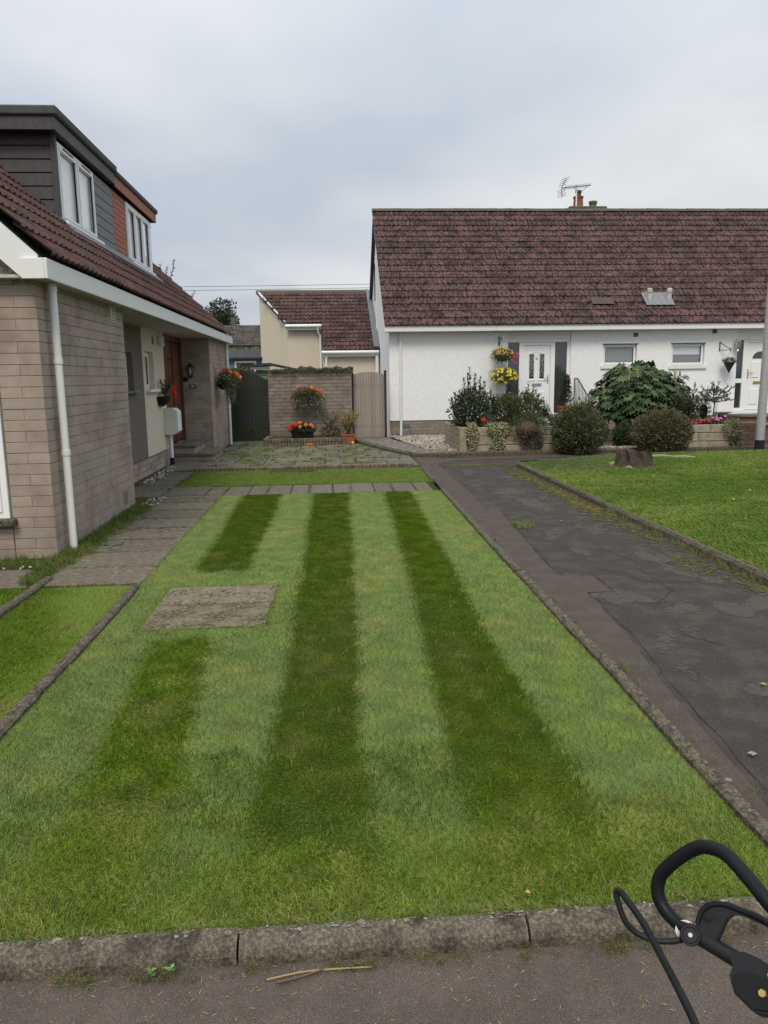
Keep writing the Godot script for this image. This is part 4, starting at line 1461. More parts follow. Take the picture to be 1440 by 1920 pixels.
	# cheek boards, nearest the viewer
	for k in 9:
		var y := 3.50 + 0.165 * k
		var cb := MB.new()
		cb.t = Transform3D(Basis(Vector3.RIGHT, -0.07), Vector3(0, y, -10.88))
		cb.cbox(-6.3, DX - 0.03, -0.002, 0.155, -0.012, 0.004, 0.004)
		put("board", cb, M["brown cladding"], dorm)
	put("corner_post", bx(DX - 0.05, DX + 0.02, 3.60, 4.80, -10.94, -10.86, 0.006), M["brown cladding"], dorm)
	for k in 7:
		var y := 3.72 + 0.146 * k
		put("board", bx(DX - 0.03, DX, y, y + 0.138, -13.58, -12.58, 0.004), M["grey cladding"], dorm)
	for k in 12:
		var y := 3.72 + 0.085 * k
		put("board", bx(DX - 0.03, DX - 0.004, y, y + 0.079, -14.42, -13.60, 0.003), M["orange cladding"], dorm)
	window(dorm, "window", Vector3(DX + 0.01, 3.74, -10.96), Vector3(0, 0, -1), Vector3.RIGHT, 1.58, 0.99, [[0.05, 0.77, 0.05, 0.93], [0.82, 1.53, 0.05, 0.93]], M["white upvc"], M["clear pane"], 0.05, M["net curtain"])
	window(dorm, "window", Vector3(DX + 0.01, 3.74, -14.44), Vector3(0, 0, -1), Vector3.RIGHT, 1.72, 0.99, [[0.05, 0.56, 0.05, 0.93], [0.60, 1.12, 0.05, 0.93], [1.16, 1.67, 0.05, 0.93]], M["white upvc"], M["clear pane"], 0.05, M["net curtain"])
	put("sill", bx(DX, DX + 0.10, 3.69, 3.735, -12.58, -10.92, 0.006), M["white upvc"], dorm)
	put("sill", bx(DX, DX + 0.09, 3.69, 3.735, -16.2, -14.42, 0.006), M["white upvc"], dorm)
	put("end_board", bx(DX - 0.03, DX, 3.7, 4.74, -16.36, -16.19, 0.004), M["white upvc"], dorm)
	var fl := MB.new()
	fl.t = Transform3D(Basis(Vector3(0, 0, 1), -pch), Vector3(DX + 0.01, 3.73, 0))
	fl.box(-0.03, 0.26, 0.012, 0.032, -16.4, -10.84)
	fl.t = Transform3D.IDENTITY
	fl.box(DX - 0.02, DX + 0.012, 3.60, 3.72, -16.37, -10.9)
	put("lead_flashing", fl, M["grey lead"], dorm)
	var tv := MB.new()
	for q in [-11.2, -12.0]:
		tv.box(DX + 0.011, DX + 0.024, 4.675, 4.70, q - 0.38, q)
	put("trickle_vent", tv, M["grey lead"], dorm)

func rail(parent: Node, x: float, za: float, ya: float, zb: float, yb: float) -> void:
	var b := MB.new()
	b.tube([Vector3(x, ya, za), Vector3(x, ya, za + 0.28), Vector3(x, yb, zb)], 0.016, 6)
	b.tube([Vector3(x, ya - 0.72, za), Vector3(x, ya - 0.72, za + 0.28), Vector3(x, yb - 0.72, zb)], 0.012, 6)
	b.tube([Vector3(x, ya, za), Vector3(x, 0.3, za)], 0.014, 6)
	b.tube([Vector3(x, yb, zb), Vector3(x, 0.02, zb)], 0.014, 6)
	var o := put("rail_frame", b, M["black iron"], parent)
	var k := 11
	for i in range(1, k):
		var z := lerpf(za, zb, i / float(k))
		var y := ya if z < za + 0.28 else lerpf(ya, yb, (z - za - 0.28) / (zb - za - 0.28))
		var q := MB.new()
		q.tube([Vector3(x, y - 0.72, z), Vector3(x, y, z)], 0.008, 5)
		put("baluster", q, M["black iron"], o)
	var sc := MB.new()
	for g in [0.35, 0.6]:
		var c := Vector3(x, lerpf(ya, yb, g) - 0.36, lerpf(za, zb, g))
		var pts: Array = []
		for i in 15:
			var a := i * 0.75
			pts.append(c + Vector3(0, sin(a), cos(a)) * (0.07 - i * 0.0036))
		sc.tube(pts, 0.006, 4)
	put("scroll", sc, M["black iron"], o)

func white_house() -> void:
	const ZF := -21.35
	var h := thing("white_house", "long white rendered terrace with a steep mossy brown tiled roof", "house", Vector3(1.65, 0, ZF))
	const XL := 1.66
	const XR := 19.0
	var body := MB.new()
	body.box(XL + 0.1, XR, -0.1, 2.84, -31.0, ZF - 0.2)
	put("core", body, M["room dark"], h)
	for q in [[XL, 4.90], [6.68, 11.42], [13.3, XR]]:
		var w := MB.new()
		holed(w, false, q[0], q[1], 0.47, 2.84, ZF - 0.2, ZF, [[7.59, 8.55, 1.90, 2.47], [9.53, 10.49, 1.87, 2.47]] if q[0] > 6 and q[0] < 13 else [])
		put("wall", w, M["white harl"], h)
	for q in [[4.90, 6.68], [11.42, 13.3]]:
		put("lintel", bx(q[0] + 0.002, q[1] - 0.002, 2.836, 2.95, ZF - 0.19, ZF - 0.002), M["white harl"], h)
	# gable end with its tall narrow window
	var g := MB.new()
	g.t = Transform3D(Basis(Vector3(0, 0, 1), Vector3.UP, Vector3.LEFT), Vector3(XL + 0.1, 0, 0))
	var zr := -26.0
	g.prism(PackedVector2Array([Vector2(ZF - 0.201, -0.1), Vector2(ZF - 0.201, 2.95), Vector2(zr, 6.72), Vector2(-30.8, 2.95), Vector2(-30.8, -0.1)]), 0.0, 0.1)
	put("gable_wall", g, M["white harl"], h)
	put("gable_window", bx(XL - 0.012, XL + 0.01, 4.25, 5.45, -27.5, -26.9, 0.004), M["dark glass"], h)
	put("gable_trim", bx(XL - 0.03, XL + 0.0, 3.05, 5.6, -26.6, -26.45, 0.004), M["white paint"], h)
	# block plinth
	put("plinth", bx(XL + 0.02, XR, -0.1, 0.47, ZF - 0.2, ZF - 0.04), M["mortar"], h)
	var rest := MB.new()
	bricks(h, Vector3(XL + 0.02, 0.0, ZF - 0.022), Vector3.RIGHT, Vector3(0, 0, 1), 17.3, 0.47, 0.30, 0.094, 0.006, M["wall brick"], Color(0.36, 0.29, 0.24), [40], rest)
	put("brick_field", rest, M["block rest"], h, "stuff")
	# roof
	var pch := atan2(6.93 - 3.0, 5.0)
	var deck := MB.new()
	deck.t = Transform3D(Basis(Vector3(0, 0, 1), Vector3.UP, Vector3.LEFT), Vector3.ZERO)
	deck.prism(PackedVector2Array([Vector2(-21.06, 2.955), Vector2(-26.0, 6.86), Vector2(-30.95, 2.955), Vector2(-30.95, 2.86), Vector2(-26.0, 6.74), Vector2(-21.18, 2.86), Vector2(-21.06, 2.86)]), -XR - 0.1, -1.545)
	var roof := put("roof", deck, M["felt"], h)
	var s := Vector3(0, sin(pch), -cos(pch))
	tile_roof(roof, Vector3(XR + 0.06, 2.985, -21.0), Vector3.LEFT, s, 17.55, 19, 0.325, 0.3345, 0.022, 300, M["tile"], TX["tile cols"])
	for k in 39:
		var x := 1.52 + 0.45 * k
		var b := MB.new()
		var pts: Array = []
		for i in 7:
			var a := PI * i / 6.0
			pts.append(Vector2(cos(a) * 0.15, sin(a) * 0.11 - 0.03))
		b.sweep([Vector3(x + 0.004, 6.91 + rf(-0.006, 0.006), -26.0), Vector3(x + 0.446, 6.91 + rf(-0.006, 0.006), -26.0)], pts, 0.003, rng)
		put("ridge_tile", b, M["ridge"], roof)
	var vg := MB.new()
	vg.t = Transform3D(Basis(Vector3(0, 0, 1), Vector3.UP, Vector3.LEFT), Vector3.ZERO)
	vg.prism(PackedVector2Array([Vector2(-21.10, 2.85), Vector2(-21.03, 2.97), Vector2(-26.0, 6.90), Vector2(-26.0, 6.72)]), -1.56, -1.535)
	put("verge", vg, M["fascia white"], h)
	var fs := MB.new()
	for x in [1.52, 4.55, 7.6, 10.2, 13.2, 16.2]:
		fs.cbox(x, minf(x + (3.03 if x < 4 else (3.05 if x < 7 else (2.6 if x < 10 else 3.0))), XR + 0.1) - 0.004, 2.845, 3.0 + 0.002 * (int(x) % 2), -21.055, -21.03, 0.005)
	put("fascia", fs, M["fascia white"], h)
	put("soffit", bx(1.54, XR, 2.842, 2.856, ZF + 0.001, -21.057), M["white paint"], h)
	downpipe(h, 1.96, ZF + 0.05, 0.05, 2.84, 0.036)
	# two vent pipes in a lead patch, a slipped grey tile
	var lp := MB.new()
	var lt := Transform3D(Basis(Vector3.LEFT, s.cross(Vector3.LEFT).normalized() * (1 if s.cross(Vector3.LEFT).y > 0 else -1), s), Vector3(9.28, 3.47, -21.62))
	lp.t = lt
	for k in 9:
		lp.cbox(-0.40 + k * 0.09, -0.40 + k * 0.09 + 0.088, 0.075, 0.083 + 0.006 * (k % 2), 0.0, 0.62, 0.003)
	var lead := put("lead_patch", lp, M["roof lead"], roof)
	for x in [9.05, 9.62]:
		var vb := MB.new()
		vb.tube([Vector3(x, 3.62, -21.85), Vector3(x, 3.92, -21.85)], 0.06, 12)
		vb.tube([Vector3(x, 3.60, -21.85), Vector3(x, 3.68, -21.85)], 0.085, 12)
		vb.lathe([Vector2(0.075, 3.90), Vector2(0.075, 3.99), Vector2(0.05, 4.01), Vector2(0.0, 4.02)], 12, Vector3(x, 0, -21.85))
		put("vent_pipe", vb, M["soffit"], lead)
	var st := MB.new()
	st.t = Transform3D(lt.basis, Vector3(7.66, 3.52, -21.68))
	st.cbox(-0.31, 0.31, 0.064, 0.078, 0.0, 0.31, 0.004)
	put("repair_tile", st, M["repair"], roof)
	# chimney
	var ch := MB.new()
	ch.cbox(8.1, 9.2, 6.4, 7.02, -26.9, -26.25, 0.02)
	ch.cbox(8.02, 9.28, 7.02, 7.10, -26.98, -26.17, 0.02)
	var chim := put("chimney", ch, M["ridge"], roof)
	var pot := MB.new()
	pot.lathe([Vector2(0.17, 7.10), Vector2(0.15, 7.40), Vector2(0.17, 7.42), Vector2(0.17, 7.47), Vector2(0.12, 7.47)], 14, Vector3(8.42, 0, -26.55))
	put("chimney_pot", pot, M["terracotta"], chim)
	var cw := MB.new()
	cw.lathe([Vector2(0.09, 7.45), Vector2(0.09, 7.60), Vector2(0.11, 7.60), Vector2(0.11, 7.66), Vector2(0, 7.68)], 12, Vector3(8.42, 0, -26.55))
	cw.lathe([Vector2(0.12, 7.10), Vector2(0.12, 7.24), Vector2(0.14, 7.25), Vector2(0.14, 7.32), Vector2(0, 7.34)], 12, Vector3(8.92, 0, -26.55))
	put("cowl", cw, M["ridge"], chim)

	# first doorway: boarded head, side lights, panelled door
	for k in 3:
		put("head_board", bx(4.91, 6.67, 2.545 + 0.097 * k, 2.639 + 0.097 * k, ZF - 0.10, ZF - 0.03, 0.003), M["fascia white"], h)
	var df := MB.new()
	df.box(4.90, 4.94, 0.6, 2.54, ZF - 0.14, ZF - 0.05)
	df.box(5.25, 5.38, 0.6, 2.54, ZF - 0.14, ZF - 0.045)
	df.box(6.13, 6.25, 0.6, 2.54, ZF - 0.14, ZF - 0.045)
	df.box(6.59, 6.68, 0.6, 2.54, ZF - 0.14, ZF - 0.05)
	df.box(5.38, 6.13, 2.47, 2.54, ZF - 0.14, ZF - 0.046)
	df.box(4.90, 6.68, 0.46, 0.6, ZF - 0.14, ZF - 0.03)
	var fr := put("door_frame", df, M["white upvc"], h)
	put("side_light", bx(4.94, 5.25, 0.6, 2.54, ZF - 0.12, ZF - 0.10), M["porch glass"], fr)
	put("side_light", bx(6.25, 6.59, 0.6, 2.54, ZF - 0.12, ZF - 0.10), M["porch glass"], fr)
	var dl := MB.new()
	var zd := ZF - 0.07
	holed(dl, false, 5.385, 6.125, 0.61, 2.465, zd - 0.04, zd, [[5.54, 5.67, 1.56, 2.22], [5.83, 5.96, 1.56, 2.22]])
	var door := put("door", dl, M["white upvc"], h)
	for x in [5.54, 5.83]:
		put("door_glass", bx(x, x + 0.13, 1.56, 2.22, zd - 0.03, zd - 0.025), M["dark glass"], door)
		var tr := MB.new()
		for q in [[x - 0.025, x, 1.535, 2.245], [x + 0.13, x + 0.155, 1.535, 2.245]]:
			tr.cbox(q[0], q[1], q[2], q[3], zd - 0.01, zd + 0.012, 0.004)
		tr.cbox(x - 0.05, x + 0.18, 1.50, 1.535, zd - 0.01, zd + 0.016, 0.005)
		var s2 := 1.0 if x < 5.7 else -1.0
		var xa: float = x + 0.065
		tr.t = Transform3D(Basis(Vector3(0, 0, 1), 0.28 * s2), Vector3(xa, 2.255, 0))
		tr.cbox(-0.095, 0.095, -0.02, 0.022, zd - 0.01, zd + 0.014, 0.005)
		tr.t = Transform3D.IDENTITY
		for k in 3:
			var c := Vector3(xa, 1.70 + 0.2 * k, zd - 0.02)
			tr.tube([c + Vector3(-0.05, 0, 0), c + Vector3(0, 0.085, 0), c + Vector3(0.05, 0, 0), c + Vector3(0, -0.085, 0), c + Vector3(-0.05, 0, 0)], 0.004, 4)
		put("glazing_trim", tr, M["white upvc"], door)
		put("raised_panel", bx(x - 0.04, x + 0.17, 0.72, 1.22, zd - 0.01, zd + 0.014, 0.012), M["white upvc"], door)
	put("letter_plate", bx(5.62, 5.89, 1.35, 1.43, zd, zd + 0.014, 0.006), M["steel"], door)
	var dh := MB.new()
	dh.cbox(6.055, 6.085, 1.42, 1.66, zd, zd + 0.014, 0.004)
	dh.tube([Vector3(6.07, 1.56, zd), Vector3(6.07, 1.56, zd + 0.05), Vector3(5.95, 1.56, zd + 0.05)], 0.01, 6)
	put("door_handle", dh, M["steel"], door)
	var tm := TextMesh.new()
	tm.text = "39"
	tm.font = SystemFont.new()
	tm.font.font_names = PackedStringArray(["Droid Serif"])
	tm.font_size = 32
	tm.pixel_size = 0.0022
	tm.depth = 0.006
	setdown("numeral", tm, M["black iron"], door, Transform3D(Basis.IDENTITY, Vector3(5.75, 2.10, zd + 0.004)))
	# landing and steps with rails
	var stp := Node3D.new()
	stp.name = "steps"
	h.add_child(stp, true)
	for q in [[0.58, -20.15], [0.40, -19.8], [0.22, -19.45]]:
		put("step", bx(4.9, 6.7, q[0] - 0.18 if q[0] > 0.3 else -0.05, q[0], ZF - 0.03 if q[0] > 0.5 else q[1] - 0.38, q[1], 0.01), M["concrete"], stp)
	rail(stp, 6.76, -21.2, 1.55, -19.9, 1.02)
	rail(stp, 4.86, -21.2, 1.42, -19.9, 0.92)
	# two small windows
	var w1 := window(h, "window", Vector3(7.60, 1.91, ZF - 0.07), Vector3.RIGHT, Vector3(0, 0, 1), 0.94, 0.55, [[0.03, 0.91, 0.03, 0.52]], M["white upvc"], M["clear pane"], 0.035, M["room dark"])
	var vb := MB.new()
	for k in 17:
		vb.box(7.69 + k * 0.047, 7.72 + k * 0.047, 2.0, 2.38, ZF - 0.155, ZF - 0.15)
	put("vertical_blind", vb, M["grey cladding"], w1)
	var w2 := window(h, "window", Vector3(9.54, 1.88, ZF - 0.07), Vector3.RIGHT, Vector3(0, 0, 1), 0.94, 0.58, [[0.03, 0.91, 0.03, 0.55]], M["white upvc"], M["clear pane"], 0.035, M["room dark"])
	put("roller_blind", bx(9.61, 10.41, 2.17, 2.40, ZF - 0.157, ZF - 0.15), M["net curtain"], w2)
	for q in [[7.53, 8.61, 1.80, 1.90], [9.47, 10.55, 1.77, 1.87]]:
		put("sill", bx(q[0], q[1], q[2], q[3], ZF - 0.06, ZF + 0.05, 0.008), M["white paint"], h)
	for q in [[7.57, 8.58, 2.465], [9.51, 10.51, 2.465]]:
		put("drip_head", bx(q[0], q[1], q[2], q[2] + 0.022, ZF - 0.03, ZF + 0.025, 0.004), M["grey cladding"], h)
	# grilles and the air brick
	for q in [[8.43, 8.56, 2.66, 2.77], [10.68, 10.81, 2.73, 2.84], [2.02, 2.2, 0.27, 0.38]]:
		var gb := MB.new()
		gb.cbox(q[0], q[1], q[2], q[3], ZF - 0.03, ZF + 0.010, 0.003)
		var go := put("grille", gb, M["grey cladding"], h)
		var gs := MB.new()
		for i in 4:
			for j in 3:
				var px: float = lerpf(q[0] + 0.012, q[1] - 0.03, i / 3.0)
				var py: float = lerpf(q[2] + 0.012, q[3] - 0.03, j / 2.0)
				gs.box(px, px + 0.018, py, py + 0.018, ZF + 0.010, ZF + 0.0115)
		put("grille_hole", gs, M["black rubber"], go)
	put("outlet_box", bx(1.99, 2.21, 0.06, 0.25, ZF - 0.02, ZF + 0.11, 0.02), M["grey cladding"], h)

	# second doorway, at the frame edge
	for k in 3:
		put("head_board", bx(11.43, 13.29, 2.545 + 0.097 * k, 2.639 + 0.097 * k, ZF - 0.10, ZF - 0.03, 0.003), M["fascia white"], h)
	var f2 := MB.new()
	for q in [[11.42, 11.455, 0.6, 2.54], [11.64, 11.76, 0.6, 2.54], [12.55, 12.68, 0.6, 2.54], [13.2, 13.3, 0.6, 2.54]]:
		f2.box(q[0], q[1], q[2], q[3], ZF - 0.14, ZF - 0.05)
	f2.box(11.455, 11.64, 1.36, 1.48, ZF - 0.14, ZF - 0.05)
	f2.box(11.455, 11.64, 0.6, 0.66, ZF - 0.14, ZF - 0.05)
	f2.box(11.42, 13.3, 0.46, 0.6, ZF - 0.14, ZF - 0.03)
	f2.box(11.76, 12.55, 2.48, 2.54, ZF - 0.14, ZF - 0.05)
	var fr2 := put("door_frame", f2, M["white upvc"], h)
	for q in [[1.48, 2.54], [0.66, 1.36]]:
		put("side_light", bx(11.455, 11.64, q[0], q[1], ZF - 0.12, ZF - 0.10), M["dark glass"], fr2)
	put("side_light", bx(12.68, 13.2, 0.6, 2.54, ZF - 0.12, ZF - 0.10), M["dark glass"], fr2)
	var door2 := put("door", bx(11.765, 12.545, 0.61, 2.475, zd - 0.04, zd, 0.004), M["white upvc"], h)
	var fan := MB.new()
	var fp := PackedVector2Array([Vector2(11.92, 2.03)])
	for i in 11:
		var a := PI - PI * i / 10.0
		fp.append(Vector2(12.155 + cos(a) * 0.235, 2.03 + sin(a) * 0.20))
	fan.prism(fp, zd + 0.001, zd + 0.006)
	put("fanlight", fan, M["dark glass"], door2)
	for q in [[11.88, 12.13, 0.75, 1.20], [12.19, 12.43, 0.75, 1.20], [11.88, 12.13, 1.5, 1.95], [12.19, 12.43, 1.5, 1.95]]:
		put("raised_panel", bx(q[0], q[1], q[2], q[3], zd - 0.01, zd + 0.016, 0.014), M["white upvc"], door2)
	var h2 := MB.new()
	h2.cbox(11.80, 11.83, 1.48, 1.74, zd, zd + 0.014, 0.004)
	h2.tube([Vector3(11.815, 1.64, zd), Vector3(11.815, 1.64, zd + 0.05), Vector3(11.94, 1.64, zd + 0.05)], 0.01, 6)
	h2.cbox(11.98, 12.25, 1.32, 1.40, zd, zd + 0.014, 0.005)
	put("door_handle", h2, M["brass"], door2)
	# silver lantern between wall and glass
	var sl := MB.new()
	sl.tube(smooth_path([Vector3(11.36, 2.30, ZF), Vector3(11.36, 2.27, ZF + 0.10), Vector3(11.36, 2.33, ZF + 0.15)], 4), 0.014, 6)
	sl.lathe([Vector2(0.0, 2.20), Vector2(0.04, 2.24), Vector2(0.02, 2.30), Vector2(0.07, 2.33), Vector2(0.075, 2.35)], 6, Vector3(11.36, 0, ZF + 0.15))
	sl.lathe([Vector2(0.115, 2.50), Vector2(0.08, 2.54), Vector2(0.02, 2.56), Vector2(0.0, 2.59)], 6, Vector3(11.36, 0, ZF + 0.15))
	for k in 6:
		var a := TAU * k / 6
		sl.tube([Vector3(11.36 + 0.068 * cos(a), 2.34, ZF + 0.15 + 0.068 * sin(a)), Vector3(11.36 + 0.108 * cos(a), 2.50, ZF + 0.15 + 0.108 * sin(a))], 0.007, 4)
	var slo := put("wall_lantern", sl, M["steel"], h)
	var sg := MB.new()
	sg.lathe([Vector2(0.066, 2.345), Vector2(0.104, 2.50)], 6, Vector3(11.36, 0, ZF + 0.15))
	put("lantern_glass", sg, M["clear pane"], slo)
	# gas meter cover and its waste pipe
	var gmx := put("meter_box", bx(10.88, 11.26, 0.56, 0.98, ZF, ZF + 0.16, 0.012), M["white upvc"], h)
	put("meter_shelf", bx(10.84, 11.30, 0.535, 0.558, ZF, ZF + 0.2, 0.004), M["grey cladding"], gmx)
	var wp := MB.new()
	wp.tube(smooth_path([Vector3(11.2, 0.53, ZF + 0.06), Vector3(11.2, 0.36, ZF + 0.06), Vector3(11.34, 0.33, ZF + 0.06), Vector3(11.36, 0.2, ZF + 0.06)], 5), 0.025, 8)
	wp.tube([Vector3(10.93, 0.53, ZF + 0.06), Vector3(10.93, 0.2, ZF + 0.06)], 0.025, 8)
	put("waste_pipe", wp, M["white upvc"], h)
	# rounded brick steps before the second door
	var s2 := Node3D.new()
	s2.name = "steps"
	h.add_child(s2, true)
	for q in [[0.50, 1.35], [0.33, 1.75], [0.16, 2.15]]:
		var yy: float = q[0]
		var rr: float = q[1]
		var tread := MB.new()
		var rise := MB.new()
		var pa: Array = []
		for i in 13:
			var a := PI * i / 12.0
			pa.append(Vector3(12.3 + cos(a) * rr, 0, ZF + sin(a) * rr * 0.95))
		for i in 12:
			var c := Vector3(12.3, 0, ZF)
			tread.tri(c + Vector3.UP * yy, pa[i + 1] * 1.0 + Vector3.UP * yy, pa[i] + Vector3.UP * yy)
			tread.quad(pa[i] + Vector3.UP * (yy - 0.05), pa[i] + Vector3.UP * yy, pa[i + 1] + Vector3.UP * yy, pa[i + 1] + Vector3.UP * (yy - 0.05))
			var o: Vector3 = (pa[i] - c) * 0.97 + c
			var p: Vector3 = (pa[i + 1] - c) * 0.97 + c
			rise.quad(o + Vector3.UP * (yy - 0.17), o + Vector3.UP * (yy - 0.05), p + Vector3.UP * (yy - 0.05), p + Vector3.UP * (yy - 0.17))
		put("tread", tread, M["patio slab"][2], s2)
		put("riser", rise, M["red brick"][1], s2)

# the cream wing that leans against the white house's gable
func rear_wing() -> void:
	var h := thing("cream_rear_wing", "cream rendered lower wing with brown tiled roof behind the garden wall", "house wing", Vector3(-0.2, 0, -25.3))
	# sloping plane: y = 2.53 at z -25.14, 4.81 at -29.88
	var k := (4.81 - 2.53) / (29.88 - 25.14)
	var yat := func(z: float) -> float: return 2.53 + (-25.14 - z) * k
	var w := MB.new()
	w.box(-0.17, 1.64, -0.1, 2.42, -30.2, -25.3)
	put("wall", w, M["pink harl"], h)
	var w2 := MB.new()
	w2.box(-1.36, -0.175, -0.1, 3.40, -30.2, -27.3)
	put("wall", w2, M["pink harl"], h)
	# splayed end wall under the sloping edge
	var w3 := MB.new()
	var a := Vector3(-1.362, 0, -27.3)
	var b := Vector3(-2.50, 0, -29.9)
	for q in [[a, b]]:
		var lo0 := a + Vector3.DOWN * 0.1
		var lo1 := b + Vector3.DOWN * 0.1
		var hi0 := a + Vector3.UP * 3.40
		var hi1 := b + Vector3.UP * 4.70
		var n := Vector3(-0.9, 0, 0.4).normalized() * -0.2
		w3.quad(lo1, lo0, hi0, hi1)
		w3.quad(lo0 + n, lo1 + n, hi1 + n, hi0 + n)
		w3.quad(hi0, hi0 + n, hi1 + n, hi1)
		w3.quad(lo1, hi1, hi1 + n, lo1 + n)
	put("splayed_wall", w3, M["cream harl"], h)
	var rb := MB.new()
	rb.sweep([a + Vector3(-0.03, 3.37, 0.02), b + Vector3(-0.03, 4.70, 0.02)], [Vector2(-0.02, 0), Vector2(0.02, 0), Vector2(0.02, 0.15), Vector2(-0.02, 0.15)])
	put("barge_board", rb, M["fascia white"], h)
	# roof deck and tiles
	var d := MB.new()
	var corner := func(x: float, z: float, dy: float) -> Vector3: return Vector3(x, yat.call(z) + dy, z)
	var poly := [[-0.16, -25.14], [1.64, -25.14], [1.64, -29.9], [-2.56, -29.9], [-1.38, -27.12], [-0.16, -27.12]]
	for dy in [-0.02, -0.10]:
		var s := sheet(poly, 0)
		for i in range(0, s.v.size(), 3):
			var t: Array = []
			for j in 3:
				t.append(corner.call(s.v[i + j].x, s.v[i + j].z, dy))
			if dy > -0.05: d.tri(t[0], t[2], t[1])
			else: d.tri(t[0], t[1], t[2])
	for i in poly.size():
		var p: Array = poly[i]
		var q: Array = poly[(i + 1) % poly.size()]
		d.quad(corner.call(p[0], p[1], -0.10), corner.call(q[0], q[1], -0.10), corner.call(q[0], q[1], -0.02), corner.call(p[0], p[1], -0.02))
	var roof := put("roof", d, M["felt"], h)
	var pch := atan(k)
	var sl := Vector3(0, sin(pch), -cos(pch))
	tile_roof(roof, Vector3(1.60, 2.53 - 0.02, -25.12), Vector3.LEFT, sl, 4.2, 16, 0.30, 0.328, 0.024, 300, M["tile"].slice(0, 5), TX["tile cols"], func(p: Vector3) -> bool:
		if p.z > -27.0: return p.x > -0.12
		return p.x > lerpf(-1.40, -2.56, (-27.12 - p.z) / 2.78))
	var rg := MB.new()
	rg.sweep([Vector3(-2.6, 4.80, -29.92), Vector3(1.62, 4.80, -29.92)], [Vector2(-0.14, -0.05), Vector2(0.14, -0.05), Vector2(0.10, 0.06), Vector2(0, 0.10), Vector2(-0.10, 0.06)])
	put("ridge", rg, M["ridge"], roof)
	var ld := MB.new()
	ld.sweep([Vector3(1.55, 2.60, -25.1), Vector3(1.55, 4.86, -29.8)], [Vector2(-0.09, 0), Vector2(0.09, 0), Vector2(0.09, 0.02), Vector2(-0.09, 0.05)])
	put("lead_flashing", ld, M["grey lead"], roof)
	for q in [[-0.20, 1.62, 2.455, -25.10], [-1.42, -0.20, 3.41, -27.06]]:
		var gt := MB.new()
		gt.tube([Vector3(q[0], q[2], q[3]), Vector3(q[1], q[2], q[3])], 0.055, 10)
		put("gutter", gt, M["white upvc"], h)
		put("fascia", bx(q[0] + 0.02, q[1], q[2] - 0.13, q[2] + 0.03, q[3] - 0.1, q[3] - 0.06), M["white upvc"], h)
	var dp := MB.new()
	dp.tube([Vector3(-0.32, 3.38, -27.06), Vector3(-0.32, 3.2, -27.1), Vector3(-0.25, 3.1, -27.2), Vector3(-0.25, 0, -27.2)], 0.036, 8)
	dp.tube([Vector3(-0.06, 2.42, -25.18), Vector3(-0.06, 0, -25.22)], 0.036, 8)
	dp.tube([Vector3(1.56, 2.42, -25.18), Vector3(1.56, 0, -25.22)], 0.06, 8)
	put("downpipe", dp, M["white upvc"], h)
	put("air_vent", bx(1.24, 1.40, 2.20, 2.34, -25.31, -25.29, 0.003), M["cream harl"], h)

